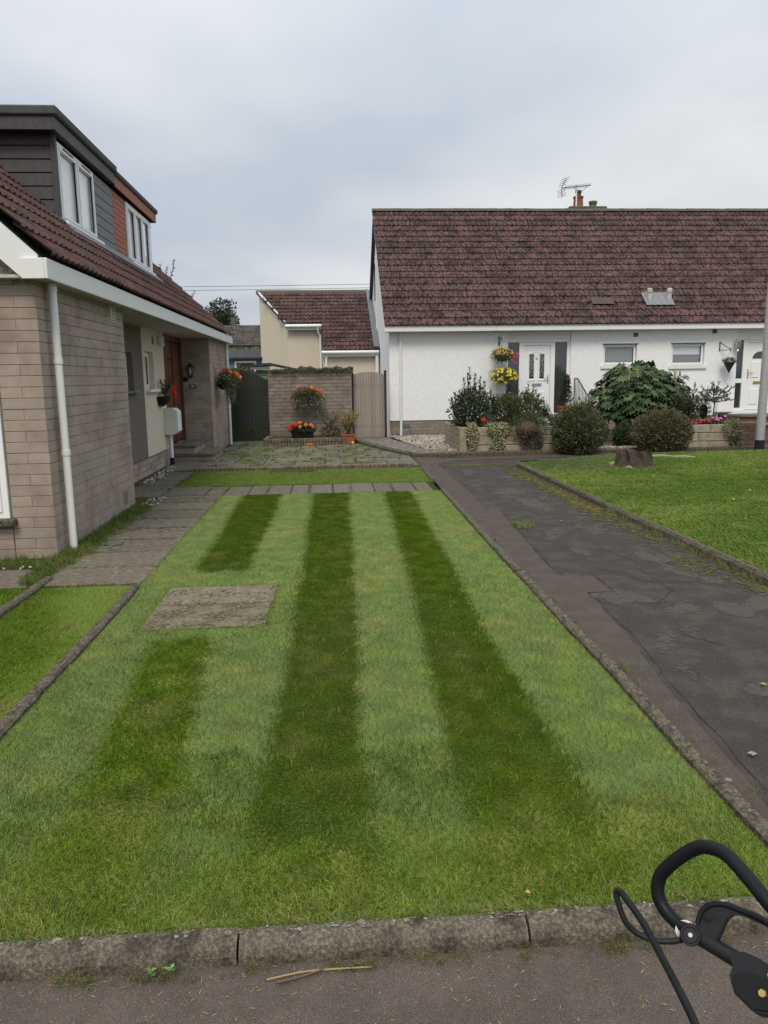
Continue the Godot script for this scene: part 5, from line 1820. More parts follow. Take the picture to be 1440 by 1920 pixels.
func beyond() -> void:
	# far house roof behind a hedge, two sheds
	var f := thing("far_house", "distant grey-brown tiled roof with a small chimney beyond the hedge", "house", Vector3(-6, 0, -50))
	put("wall", bx(-16, -2.5, -0.1, 3.7, -56, -48.6), M["pink harl"], f)
	var d := MB.new()
	d.t = Transform3D(Basis(Vector3(0, 0, 1), Vector3.UP, Vector3.LEFT), Vector3.ZERO)
	d.prism(PackedVector2Array([Vector2(-48.2, 3.62), Vector2(-51.5, 5.02), Vector2(-55, 3.62)]), 2.0, 17.0)
	var roof := put("roof", d, M["felt"], f)
	var p := atan2(1.4, 3.3)
	tile_roof(roof, Vector3(-2.0, 3.64, -48.15), Vector3.LEFT, Vector3(0, sin(p), -cos(p)), 9, 10, 0.36, 0.36, 0.03, 0, M["tile"], [Color(0.14, 0.115, 0.095), Color(0.17, 0.14, 0.12), Color(0.11, 0.09, 0.075)])
	put("chimney", bx(-6.15, -5.85, 4.8, 5.55, -52, -51.4, 0.02), M["ridge"], roof)
	var hd := thing("far_hedge", "bright green clipped hedge seen over the blue shed roof", "hedge", Vector3(-5, 0, -38))
	var b := MB.new()
	for i in 9000:
		b.col = pick([Color(0.09, 0.15, 0.03), Color(0.13, 0.20, 0.045), Color(0.07, 0.11, 0.03)])
		b.leaf(Vector3(rf(-9, -1.5), rf(1.6, 3.18), rf(-38.6, -37.4)), ball_dir(), ball_dir(), 0.09, 0.05)
	put("foliage", b, M["leaf"], hd)
	put("branch_core", bx(-9, -1.5, -0.1, 2.9, -38.4, -37.7), M["earth"], hd)
	var bs := thing("blue_shed", "blue painted shed with grey felt roof behind the hedge", "shed", Vector3(-3.2, 0, -30))
	put("wall", bx(-6.2, -2.3, -0.1, 2.48, -32.5, -30.0), M["blue shed"], bs)
	var sr := MB.new()
	sr.t = Transform3D(Basis(Vector3(0, 0, 1), Vector3.UP, Vector3.LEFT), Vector3.ZERO)
	sr.prism(PackedVector2Array([Vector2(-29.8, 2.40), Vector2(-29.8, 2.46), Vector2(-31.3, 2.82), Vector2(-32.7, 2.46), Vector2(-32.7, 2.40)]), 2.15, 6.4)
	put("roof", sr, M["shed roof"], bs)
	window(bs, "window", Vector3(-3.52, 1.5, -29.96), Vector3.RIGHT, Vector3(0, 0, 1), 0.80, 0.83, [[0.07, 0.73, 0.07, 0.76]], M["white upvc"], M["porch glass"], 0.07, null, false)
	var gs := thing("sage_shed", "pale green garden shed with sloping dark felt roof behind the wall", "shed", Vector3(-1.8, 0, -24))
	for k in 13:
		put("board", bx(-2.22, -0.9, 0.02 + 0.145 * k, 0.155 + 0.145 * k, -24.02, -24.0, 0.004), M["sage shed"], gs)
	put("wall", bx(-2.20, -0.9, -0.1, 1.92, -25.2, -24.02), M["sage shed"], gs)
	var gr := MB.new()
	gr.prism(PackedVector2Array([Vector2(-2.36, 2.02), Vector2(-2.36, 2.10), Vector2(-1.75, 2.13), Vector2(-0.8, 1.92), Vector2(-0.8, 1.84), Vector2(-1.75, 2.05)]), -25.3, -23.85)
	put("roof", gr, M["shed roof"], gs)
	put("fascia", bx(-2.34, -1.76, 1.93, 2.018, -23.9, -23.87), M["grey cladding"], gs)
	# brown-tinged hedge behind the green gate
	var bh := thing("browning_hedge", "browning rounded hedge top seen over the dark green gate", "hedge", Vector3(-2.6, 0, -22.4))
	var l := MB.new()
	clump(l, Vector3(-2.55, 1.35, -22.4), Vector3(0.62, 0.66, 0.5), 3500, 0.06, 0.03, [Color(0.11, 0.12, 0.05), Color(0.15, 0.12, 0.06), Color(0.18, 0.11, 0.055), Color(0.08, 0.10, 0.04)], 0.6, 0.2)
	put("foliage", l, M["leaf"], bh)
	var br := MB.new()
	br.ball(Vector3(-2.55, 1.2, -22.4), Vector3(0.5, 0.55, 0.4), 8, 10)
	br.tube([Vector3(-2.55, -0.05, -22.4), Vector3(-2.55, 1.0, -22.4)], 0.06, 6)
	put("branch_core", br, M["twig"], bh)
	# trees
	tree("leafy_tree", "dark leafy tree top far beyond the far house roof", Vector3(-8.6, 0, -60), 7.0, Vector3(1.9, 1.3, 1.6), 3600, 0.24, [Color(0.055, 0.07, 0.04), Color(0.08, 0.09, 0.05), Color(0.045, 0.06, 0.035)])
	var tw := thing("sparse_tree", "sparse twiggy tree rising behind the brick house roof", "tree", Vector3(-5.6, 0, -24.5))
	var st := MB.new()
	var lf := MB.new()
	st.tube([Vector3(-5.6, -0.05, -24.5), Vector3(-5.5, 2.0, -24.5), Vector3(-5.3, 3.6, -24.5)], [0.08, 0.06, 0.04], 6)
	for q in [[-4.55, 5.25], [-4.72, 5.0], [-4.98, 5.1], [-5.25, 5.35], [-5.35, 4.9], [-3.98, 4.28], [-4.15, 4.1], [-5.1, 4.7]]:
		sprig(lf, st, Vector3(-5.3, 3.4 if q[1] > 4.5 else 3.0, -24.5), Vector3(q[0], q[1], -24.5 + rf(-0.3, 0.3)), Vector3(0.12, 0.05, 0), 0.016, 44, 0.085, 0.045, [Color(0.07, 0.08, 0.035), Color(0.11, 0.085, 0.04), Color(0.06, 0.05, 0.03)], 0.42, 0.9)
	put("trunk", st, M["twig"], tw)
	put("crown", lf, M["leaf"], tw)
	# wires
	for q in [[5.97, 5.93, "upper of two thin overhead wires crossing the sky"], [5.80, 5.76, "lower of two thin overhead wires crossing the sky"]]:
		var w := MB.new()
		var pts: Array = []
		for i in 25:
			var s := i / 24.0
			pts.append(Vector3(lerpf(-32, 9, s), lerpf(q[0] + 0.12, q[1], s) - 0.25 * sin(PI * s) + 0.2, -38))
		w.tube(pts, 0.011, 5)
		tag(put("overhead_wire", w, M["wire"]), q[2], "wire", "overhead wires")
	# aerial on the chimney
	var ae := thing("television_aerial", "grey television aerial on a pole above the roof ridge", "aerial", Vector3(8.2, 7.0, -26.3))
	var po := MB.new()
	po.tube([Vector3(8.25, 6.9, -26.22), Vector3(8.25, 7.78, -26.22)], 0.025, 8)
	put("mast", po, M["white paint"], ae)
	var am := MB.new()
	am.tube([Vector3(7.74, 7.66, -26.2), Vector3(8.72, 7.75, -26.2)], 0.014, 6)
	for i in 12:
		var x := 7.86 + 0.072 * i
		var y := 7.66 + (x - 7.74) * 0.09
		am.tube([Vector3(x, y - 0.028, -26.38), Vector3(x, y + 0.028, -26.02)], 0.009, 4)
	am.tube([Vector3(7.74, 7.66, -26.2), Vector3(7.86, 7.92, -26.1)], 0.012, 5)
	am.tube([Vector3(7.74, 7.66, -26.2), Vector3(7.80, 7.42, -26.3)], 0.012, 5)
	for i in 4:
		var s := 0.25 + 0.25 * i
		var p1 := Vector3(7.74, 7.66, -26.2).lerp(Vector3(7.86, 7.92, -26.1), s)
		var p2 := Vector3(7.74, 7.66, -26.2).lerp(Vector3(7.80, 7.42, -26.3), s)
		am.tube([p1 + Vector3(-0.08, 0.02, -0.2), p1 + Vector3(0.05, 0, 0.2)], 0.008, 4)
		am.tube([p2 + Vector3(-0.09, 0.0, -0.2), p2 + Vector3(0.07, 0.01, 0.2)], 0.008, 4)
	var lp: Array = []
	for i in 11:
		var a := PI * i / 10.0
		lp.append(Vector3(8.35 - 0.2 * cos(a), 7.72 - 0.16 * sin(a), -26.2))
	am.tube(lp, 0.008, 4)
	put("aerial_array", am, M["wire"], ae)
	var bd := MB.new()
	var bc := Vector3(-9.6, 9.9, -45)
	bd.ball(bc, Vector3(0.16, 0.06, 0.07), 5, 8)
	bd.tri(bc + Vector3(-0.08, 0, 0), bc + Vector3(0.1, 0, 0), bc + Vector3(-0.05, 0.22, -0.3))
	bd.tri(bc + Vector3(0.1, 0, 0), bc + Vector3(-0.08, 0, 0), bc + Vector3(-0.02, 0.2, 0.32))
	tag(put("flying_bird", bd, M["black plastic"]), "tiny dark bird flying in the grey sky", "bird")

func tree(called: String, label: String, at: Vector3, hgt: float, r: Vector3, count: int, l: float, cols: Array) -> void:
	var t := thing(called, label, "tree", at)
	var tr := MB.new()
	tr.tube([at + Vector3.DOWN * 0.1, at + Vector3(0.05, hgt * 0.5, 0), at + Vector3(0, hgt - r.y * 0.7, 0)], [0.22, 0.17, 0.1], 8)
	for i in 7:
		var d := ball_dir()
		d.y = absf(d.y)
		tr.tube([at + Vector3(0, hgt - r.y * 1.3, 0), at + Vector3(0, hgt - r.y * 0.7, 0) + d * r * 0.8], [0.07, 0.02], 5)
	put("trunk", tr, M["bark"], t)
	var b := MB.new()
	for i in 9:
		var o := ball_dir() * r * 0.6
		clump(b, at + Vector3(0, hgt - r.y * 0.6, 0) + o, r * rf(0.4, 0.6), count / 9, l, l * 0.6, cols, 0.3, 0.3)
	put("crown", b, M["leaf"], t)

func walls_and_gates() -> void:
	var w := thing("garden_wall", "low grey brick garden wall with a flower basket between two gates", "wall", Vector3(-0.5, 0, -20.6))
	put("wall", bx(-1.58, 0.60, -0.1, 1.80, -20.82, -20.622), M["mortar"], w)
	bricks(w, Vector3(-1.58, 0.0, -20.6), Vector3.RIGHT, Vector3(0, 0, 1), 2.18, 1.80, 0.30, 0.0947, 0.008, M["wall brick"], Color(0.26, 0.205, 0.17), [300], MB.new())
	put("coping", bx(-1.60, 0.62, 1.80, 1.845, -20.84, -20.585, 0.012), M["old kerb"], w)
	# ivy along the top
	var iv := thing("wall_ivy", "green ivy running along the top of the garden wall", "ivy", Vector3(-0.5, 1.85, -20.7))
	var b := MB.new()
	var wob := FastNoiseLite.new()
	wob.seed = 3
	wob.frequency = 1.7
	wob.fractal_octaves = 3
	wob.fractal_type = FastNoiseLite.FRACTAL_FBM
	for i in 3400:
		var x := rf(-1.5, 0.64)
		var hh := (0.075 + 0.09 * wob.get_noise_1d(x * 1.6)) * (0.35 if x < -1.15 else 1.0)
		b.col = pick([Color(0.10, 0.115, 0.07), Color(0.14, 0.15, 0.10), Color(0.075, 0.09, 0.055), Color(0.18, 0.175, 0.13), Color(0.15, 0.12, 0.09)])
		b.leaf(Vector3(x, 1.84 + rf(-0.10, 1.0) * maxf(hh, 0.02), rf(-20.86, -20.54)), (ball_dir() + Vector3(0, 0.2, 0.6)).normalized(), ball_dir(), rf(0.025, 0.055), rf(0.02, 0.04))
	for i in 500:
		b.col = pick([Color(0.10, 0.09, 0.07), Color(0.09, 0.10, 0.06)])
		b.leaf(Vector3(rf(-1.5, 0.6), 1.84 - rf(0, 0.16) * rf(0, 1), -20.575), Vector3(rf(-0.3, 0.3), -1, 0.1).normalized(), Vector3(0, 0, 1), rf(0.02, 0.05), 0.014)
	put("foliage", b, M["leaf"], iv)
	# green gate of upright boards with a sloping top
	var gg := thing("green_gate", "dark green wooden gate with a sloping top by the brick house", "gate", Vector3(-2.1, 0, -20.9))
	for k in 9:
		var x := -2.50 + 0.097 * k
		var t0 := 1.93 - 0.30 * pow(k / 9.0, 1.6)
		var t1 := 1.93 - 0.30 * pow((k + 1) / 9.0, 1.6)
		var bb := MB.new()
		bb.prism(PackedVector2Array([Vector2(x, 0.03), Vector2(x + 0.093, 0.03), Vector2(x + 0.093, t1), Vector2(x, t0)]), -20.93 + rf(-0.003, 0.003), -20.905)
		put("board", bb, M["green gate"], gg)
	for x in [-1.62, -2.60]:
		put("post", bx(x - 0.005 if x > -2 else x - 0.1, x + 0.04 if x > -2 else x + 0.098, -0.05, 1.68 if x > -2 else 1.93, -20.95, -20.86, 0.01), M["green gate"], gg)
	var lt := MB.new()
	lt.ball(Vector3(-2.42, 0.98, -20.9), Vector3(0.03, 0.03, 0.02), 6, 8)
	put("knob", lt, M["black iron"], gg)
	put("rail", bx(-2.5, -1.63, 0.3, 0.4, -20.97, -20.934), M["green gate"], gg)
	put("rail", bx(-2.5, -1.63, 1.3, 1.4, -20.97, -20.934), M["green gate"], gg)
	var wr := MB.new()
	clump(wr, Vector3(-2.07, 0.34, -20.89), Vector3(0.09, 0.12, 0.03), 260, 0.03, 0.016, [Color(0.10, 0.14, 0.035), Color(0.14, 0.17, 0.05)], 0.2, 0.2)
	tag(put("gate_weed", wr, M["leaf"]), "small round green weed growing against the dark green gate", "weed")
	# pale timber gate with an arched top between dark posts
	var tg := thing("timber_gate", "weathered pale timber board gate with arched top beside white house", "gate", Vector3(1.06, 0, -20.9))
	for k in 11:
		var x := 0.665 + 0.0735 * k
		var f := func(q: float) -> float: return 1.735 + 0.065 * (1.0 - pow((q - 1.06) / 0.41, 2.0))
		var bb := MB.new()
		bb.prism(PackedVector2Array([Vector2(x, 0.07), Vector2(x + 0.068, 0.07), Vector2(x + 0.068, f.call(x + 0.068)), Vector2(x, f.call(x))]), -20.92 + rf(-0.004, 0.004), -20.895)
		put("board", bb, M["gate board"][rng.randi() % 5], tg)
	put("rail", bx(0.66, 1.47, 0.3, 0.4, -20.96, -20.925), M["gate board"][0], tg)
	put("rail", bx(0.66, 1.47, 1.4, 1.5, -20.96, -20.925), M["gate board"][0], tg)
	put("post", bx(0.61, 0.66, -0.05, 1.80, -20.95, -20.84, 0.01), M["dark post"], tg)
	put("post", bx(1.475, 1.535, -0.05, 1.84, -20.95, -20.84, 0.01), M["dark post"], tg)
	# raised bed edged in brick, in front of the wall
	var bed := thing("brick_raised_bed", "low raised bed edged with upright bricks under the garden wall", "raised bed", Vector3(-0.6, 0, -19.6))
	put("soil", bx(-1.5, 0.28, -0.05, 0.17, -20.58, -19.35), M["earth"], bed)
	for r in 2:
		var x := -1.56
		while x < 0.33:
			var t := Transform3D(Basis(Vector3.UP, rf(-0.06, 0.06)), Vector3(x, 0.04 + 0.10 * r, -19.27 - 0.012 * r + rf(-0.004, 0.004)))
			var q := MB.new()
			q.t = t
			q.cbox(-0.034, 0.034, -0.045, 0.045, -0.11, 0.0, 0.006)
			put("brick", q, M["edge brick"][rng.randi() % 5], bed)
			x += 0.078
	for sx in [-1.60, 0.34]:
		for k in 6:
			var q := MB.new()
			q.cbox(sx - 0.05, sx + 0.05, 0.0, 0.19 + rf(-0.01, 0.01), -19.42 - 0.2 * k, -19.24 - 0.2 * k, 0.008)
			put("brick", q, M["edge brick"][rng.randi() % 5], bed)
	# brick pillar and low wall by the lamp post
	var bp := thing("brick_pillar", "low square brown brick pillar just behind the lamp post", "pillar", Vector3(9.1, 0, -16.5))
	for r in 6:
		for k in 2:
			var x0 := 8.86 + (0.22 * k if r % 2 else 0.235 * k)
			var q := MB.new()
			q.cbox(x0, minf(x0 + 0.225, 9.31), 0.095 * r, 0.095 * r + 0.088, -16.72, -16.30 + rf(-0.004, 0.004), 0.006)
			put("brick", q, M["red brick"][rng.randi() % 5], bp)
	put("core", bx(8.88, 9.29, -0.1, 0.56, -16.71, -16.315), M["mortar"], bp)
	var lw := thing("low_brick_wall", "low brown brick wall running right from the brick pillar", "wall", Vector3(10.5, 0, -16.6))
	bricks(lw, Vector3(9.33, 0, -16.5), Vector3.RIGHT, Vector3(0, 0, 1), 4.0, 0.48, 0.225, 0.08, 0.008, M["red brick"], Color(0.2, 0.13, 0.1), [60], MB.new())
	put("wall", bx(9.33, 13.4, -0.1, 0.48, -16.7, -16.52), M["mortar"], lw)
	put("coping", bx(9.33, 13.4, 0.48, 0.53, -16.74, -16.46, 0.01), M["concrete"], lw)

func planter(called: String, label: String, x0: float, x1: float, zf: float, zb: float, hgt: float, n: int) -> void:
	var p := thing(called, label, "planter", Vector3((x0 + x1) / 2, 0, zf))
	put("soil", bx(x0 + 0.06, x1 - 0.06, -0.05, hgt - 0.07, zb + 0.06, zf - 0.06), M["earth"], p)
	var hh := hgt / n
	for k in n:
		var cut := lerpf(x0, x1, 0.42 if k % 2 else 0.63)
		for q in [[x0, cut - 0.003], [cut + 0.003, x1]]:
			put("sleeper", bx(q[0], q[1], hh * k + 0.004, hh * (k + 1) - 0.004, zf - 0.06, zf + rf(-0.004, 0.004), 0.012), M["sleeper"][rng.randi() % 4], p)
		put("sleeper", bx(x0 + 0.001, x0 + 0.055, hh * k + 0.004, hh * (k + 1) - 0.004, zb, zf - 0.065, 0.012), M["sleeper"][rng.randi() % 4], p)
		put("sleeper", bx(x1 - 0.055, x1 - 0.001, hh * k + 0.004, hh * (k + 1) - 0.004, zb, zf - 0.065, 0.012), M["sleeper"][rng.randi() % 4], p)
	put("post", bx(x0 - 0.015, x0 + 0.13, 0.0, hgt + 0.01, zf + 0.004, zf + 0.05, 0.01), M["sleeper"][1], p)

func shrub(called: String, label: String, cat: String, at: Vector3, r: Vector3, count: int, l: float, w: float, cols: Array, inner := 0.6, lump := 0.12, group := "", upward := 0.2) -> Node3D:
	var s := thing(called, label, cat, Vector3(at.x, 0, at.z), group)
	var b := MB.new()
	clump(b, at, r, count, l, w, cols, inner, lump, upward, 0.0 if at.y < 1.2 else -100.0)
	if inner > 0.65:
		for i in 70:
			var d := ball_dir()
			if d.y < -0.2: d.y = -d.y
			var p0 := at + d * r * 0.93
			sprig(b, null, p0, p0 + (d + Vector3(0, 0.3, 0) + ball_dir() * 0.4) * rf(0.05, 0.13), Vector3.ZERO, 0.003, 9, l, w, cols, 0.0, 0.8)
	put("foliage", b, M["leaf"], s)
	if inner < 0.25:
		return s
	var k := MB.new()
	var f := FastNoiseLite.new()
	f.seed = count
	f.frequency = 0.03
	k.ball(at, r * (0.80 if inner > 0.65 else 0.55), 8, 12, f, 0.15)  # solid core; its dark colour stands for the shade between leaves
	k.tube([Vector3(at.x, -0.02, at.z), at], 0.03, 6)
	put("branch_core", k, M["shaded leaves"], s)
	return s

func front_garden() -> void:
	planter("timber_planter", "long timber sleeper planter with shrubs and ivy, left of the round shrub", 2.76, 5.55, -16.32, -18.6, 0.58, 3)
	planter("timber_planter", "timber sleeper planter with pink flowers, right of the second round shrub", 7.45, 8.73, -16.32, -18.0, 0.55, 3)
	var deep := [Color(0.040, 0.062, 0.026), Color(0.055, 0.078, 0.034), Color(0.075, 0.095, 0.045), Color(0.030, 0.048, 0.022)]
	var box := [Color(0.080, 0.096, 0.042), Color(0.108, 0.120, 0.055), Color(0.060, 0.072, 0.030), Color(0.145, 0.142, 0.075)]
	# tall laurel with upright stems
	var s := thing("tall_laurel", "tall dark laurel with upright leafy stems against the white wall", "shrub", Vector3(3.1, 0.5, -16.8))
	var lf := MB.new()
	var st := MB.new()
	clump(lf, Vector3(3.1, 0.92, -16.85), Vector3(0.46, 0.44, 0.42), 2700, 0.075, 0.036, [Color(0.058, 0.080, 0.048), Color(0.080, 0.102, 0.062), Color(0.040, 0.058, 0.034), Color(0.12, 0.14, 0.095)], 0.4, 0.25, 0.7)
	for q in [[2.72, 1.30], [2.80, 1.22], [2.92, 1.60], [3.02, 1.70], [3.08, 1.82], [3.14, 1.68], [3.20, 1.48], [3.30, 1.60], [3.38, 1.50], [3.48, 1.36], [3.55, 1.22], [3.62, 1.06], [2.66, 1.08]]:
		var e := Vector3(q[0], q[1], -16.8 + rf(-0.2, 0.2))
		sprig(lf, st, Vector3(3.1 + (q[0] - 3.1) * 0.3, 0.5, -16.85), e, Vector3((q[0] - 3.1) * 0.15, 0, 0), 0.013, 60, 0.085, 0.034, [Color(0.058, 0.080, 0.048), Color(0.080, 0.102, 0.062), Color(0.040, 0.058, 0.034), Color(0.12, 0.14, 0.095)], 0.25, 0.75)
	put("stems", st, M["twig"], s)
	put("foliage", lf, M["leaf"], s)
	# two middling shrubs with spiky tops
	for q in [["mid_shrub", "mid green leafy shrub right of the tall laurel", 3.80, 1.0, 0.30, [[3.62, 1.22], [3.78, 1.16], [3.95, 1.18], [4.02, 1.05]]], ["mid_shrub", "green shrub with pointed tops before the white door", 4.30, 1.03, 0.36, [[4.12, 1.18], [4.24, 1.35], [4.31, 1.48], [4.42, 1.40], [4.55, 1.22], [4.62, 1.1]]]]:
		var m := thing(q[0], q[1], "shrub", Vector3(q[2], 0.5, -16.7))
		var l2 := MB.new()
		var s2 := MB.new()
		var cs := [Color(0.088, 0.115, 0.044), Color(0.112, 0.140, 0.056), Color(0.058, 0.078, 0.030)]
		clump(l2, Vector3(q[2], q[3] - 0.18, -16.7), Vector3(q[4] * 1.1, 0.44, 0.34), 3000, 0.055, 0.028, cs, 0.45, 0.25, 0.6)
		for e in q[5]:
			sprig(l2, s2, Vector3(q[2], 0.52, -16.7), Vector3(e[0], e[1], -16.7 + rf(-0.1, 0.1)), Vector3.ZERO, 0.011, 60, 0.06, 0.026, cs, 0.2, 0.7)
		put("stems", s2, M["twig"], m)
		put("foliage", l2, M["leaf"], m)
	# cotoneaster dome that hangs over the sleepers, dark and purplish underneath
	var dm := thing("drooping_shrub", "drooping dome shrub hanging over the timber planter, purplish below", "shrub", Vector3(4.2, 0.3, -16.25))
	var dl := MB.new()
	clump(dl, Vector3(4.2, 0.56, -16.35), Vector3(0.46, 0.30, 0.34), 3000, 0.035, 0.018, box, 0.5, 0.15)
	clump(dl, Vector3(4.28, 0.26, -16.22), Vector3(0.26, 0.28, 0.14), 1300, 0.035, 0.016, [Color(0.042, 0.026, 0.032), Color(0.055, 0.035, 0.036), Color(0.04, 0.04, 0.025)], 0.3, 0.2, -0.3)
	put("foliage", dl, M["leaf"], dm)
	var dst := MB.new()
	dst.ball(Vector3(4.2, 0.5, -16.4), Vector3(0.3, 0.2, 0.25), 6, 8)
	put("branch_core", dst, M["twig"], dm)
	# two curtains of variegated ivy
	for q in [[3.01, 0.13, "narrow variegated ivy hanging over the planter's left corner"], [3.57, 0.21, "broad variegated ivy hanging over the middle of the planter"]]:
		var iv := thing("variegated_ivy", q[2], "ivy", Vector3(q[0], 0.6, -16.28), "variegated ivies on the planter")
		var il := MB.new()
		for i in 1500:
			var y := 0.68 - 0.70 * rf(0, 1) * (0.6 + 0.4 * rf(0, 1))
			var wd: float = q[1] * (1.15 if y > 0.45 else 0.9) * (0.8 + 0.25 * sin(y * 14.0 + q[0] * 7.0))
			il.col = pick([Color(0.25, 0.245, 0.12), Color(0.33, 0.31, 0.18), Color(0.16, 0.18, 0.085), Color(0.40, 0.38, 0.25), Color(0.10, 0.12, 0.055)])
			il.leaf(Vector3(q[0] + rf(-1, 1) * wd, y, -16.30 + rf(0.0, 0.09) + (-0.25 * rf(0, 1) if y > 0.6 else 0.0)), (ball_dir() + Vector3(0, -0.5, 0.5)).normalized(), (ball_dir() * 0.5 + Vector3(0, 0.2, 1)).normalized(), rf(0.03, 0.05), rf(0.026, 0.04))
		put("foliage", il, M["leaf"], iv)
	# round clipped shrubs in front
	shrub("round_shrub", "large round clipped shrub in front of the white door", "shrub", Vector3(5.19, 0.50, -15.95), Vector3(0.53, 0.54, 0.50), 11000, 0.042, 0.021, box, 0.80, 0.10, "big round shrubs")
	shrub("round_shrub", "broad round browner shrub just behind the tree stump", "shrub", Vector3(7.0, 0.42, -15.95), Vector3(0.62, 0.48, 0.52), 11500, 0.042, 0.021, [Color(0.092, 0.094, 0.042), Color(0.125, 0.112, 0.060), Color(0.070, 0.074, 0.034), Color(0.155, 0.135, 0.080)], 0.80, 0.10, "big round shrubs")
	shrub("box_ball", "small yellowish box ball half hidden by the large round shrub", "shrub", Vector3(6.02, 0.36, -17.2), Vector3(0.28, 0.29, 0.26), 3000, 0.036, 0.02, [Color(0.075, 0.095, 0.028), Color(0.10, 0.12, 0.04), Color(0.05, 0.07, 0.02)], 0.7, 0.08, "small box balls")
	shrub("box_ball", "small dark green box ball between the two round shrubs", "shrub", Vector3(6.64, 0.30, -17.1), Vector3(0.26, 0.27, 0.25), 3000, 0.036, 0.02, deep, 0.7, 0.08, "small box balls")
	shrub("dwarf_conifer", "small dark pointed conifer left of the white door's sill", "conifer", Vector3(4.66, 0.76, -16.6), Vector3(0.14, 0.30, 0.14), 1100, 0.03, 0.012, [Color(0.045, 0.062, 0.020), Color(0.065, 0.08, 0.028)], 0.5, 0.15, "", 1.0)
	shrub("silvery_plant", "white-leaved low plant at the planter's top edge", "plant", Vector3(4.56, 0.66, -16.45), Vector3(0.12, 0.10, 0.1), 260, 0.045, 0.02, [Color(0.5, 0.52, 0.5), Color(0.4, 0.43, 0.4)], 0.2, 0.2)
	shrub("heather", "dull green heather at the planter's back left corner", "plant", Vector3(2.92, 0.62, -17.3), Vector3(0.22, 0.12, 0.3), 900, 0.03, 0.01, [Color(0.08, 0.085, 0.04), Color(0.10, 0.09, 0.05)], 0.3, 0.2)
	shrub("lavender", "grey-green low plant under the tall laurel", "plant", Vector3(3.42, 0.66, -16.5), Vector3(0.16, 0.13, 0.14), 600, 0.04, 0.01, [Color(0.13, 0.15, 0.11), Color(0.10, 0.12, 0.08)], 0.2, 0.2, "", 0.6)
	shrub("low_dark_shrub", "low dark shrub between small conifer and large round shrub", "shrub", Vector3(4.95, 0.62, -16.7), Vector3(0.22, 0.18, 0.2), 1000, 0.035, 0.016, deep, 0.4, 0.2)
	var rb := thing("red_flower", "single red bloom at the foot of the tall laurel", "flower", Vector3(3.27, 0.55, -16.45))
	bloom(rb, "red", Vector3(3.27, 0.73, -16.42), Vector3(0, 0.3, 1), 1.0)
	var rbs := MB.new()
	rbs.tube([Vector3(3.27, 0.5, -16.45), Vector3(3.27, 0.72, -16.43)], 0.004, 5)
	put("stem", rbs, M["twig"], rb)
	shrub("silver_bush", "silvery white-leaved bush beside the iron handrail", "shrub", Vector3(6.42, 0.85, -18.9), Vector3(0.22, 0.24, 0.2), 600, 0.05, 0.022, [Color(0.30, 0.33, 0.28), Color(0.40, 0.42, 0.36), Color(0.14, 0.17, 0.10)], 0.3, 0.25)

	# the great fatsia: hand-shaped leaves on a domed crown
	var fa := thing("fatsia_bush", "huge dark green fatsia bush with hand-shaped leaves under the windows", "shrub", Vector3(7.25, 0, -17.9))
	var fl := MB.new()
	var fs := MB.new()
	var fcols := [Color(0.040, 0.078, 0.028), Color(0.052, 0.092, 0.034), Color(0.028, 0.054, 0.023), Color(0.070, 0.112, 0.045), Color(0.095, 0.13, 0.055)]
	var fn := FastNoiseLite.new()
	fn.seed = 77
	fn.frequency = 1.6
	for i in 1350:
		var d := ball_dir()
		if d.y < -0.35: d.y = -d.y
		var g := 1.0 + 0.24 * fn.get_noise_3dv(d)
		var rr := Vector3(1.20, 0.98, 0.85)
		var p := Vector3(7.28, 0.90, -17.9) + d * rr * g * rf(0.66, 1.02)
		if p.y < 0.3: continue
		var out := Vector3(d.x, d.y * 0.4 - 0.75, d.z).normalized()
		out = (out + ball_dir() * 0.35).normalized()
		var up := (d * 1.3 + Vector3.UP * 0.45 + ball_dir() * 0.4).normalized()
		var sd := out.cross(up).normalized()
		up = sd.cross(out).normalized()
		var c := pick(fcols)
		if rng.randf() < 0.012: c = Color(0.22, 0.21, 0.05)
		var sz := rf(0.11, 0.185)
		for k in 7:
			var a := deg_to_rad(-105.0 + 35.0 * k)
			var dir := (out * cos(a) + sd * sin(a) + up * -0.12).normalized()
			fl.col = Color(c.r * rf(0.92, 1.08), c.g * rf(0.94, 1.06), c.b)
			fl.leaf(p, dir, up, sz * (1.0 if absf(k - 3) < 2 else 0.75), sz * 0.36)
		if i % 6 == 0:
			fs.tube([Vector3(7.25 + d.x * 0.3, 0.55, -17.9 + d.z * 0.2), p.lerp(Vector3(7.25, 0.6, -17.9), 0.35), p], [0.016, 0.011, 0.005], 5, false)
	for q in [[-0.25, 0.1], [0.15, -0.1], [0.4, 0.15], [-0.5, 0.0]]:
		fs.tube([Vector3(7.2 + q[0] * 0.5, -0.05, -17.9 + q[1]), Vector3(7.2 + q[0], 0.7, -17.9 + q[1]), Vector3(7.25 + q[0] * 1.6, 1.3, -17.9 + q[1])], [0.035, 0.028, 0.015], 6)
	put("stems", fs, M["bark"], fa)
	put("foliage", fl, M["leaf"], fa)
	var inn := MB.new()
	inn.ball(Vector3(7.28, 0.85, -17.95), Vector3(0.72, 0.55, 0.45), 8, 12)  # dark filling ball, inner leaf shade put into its colour
	put("inner_core", inn, M["shaded leaves"], fa)
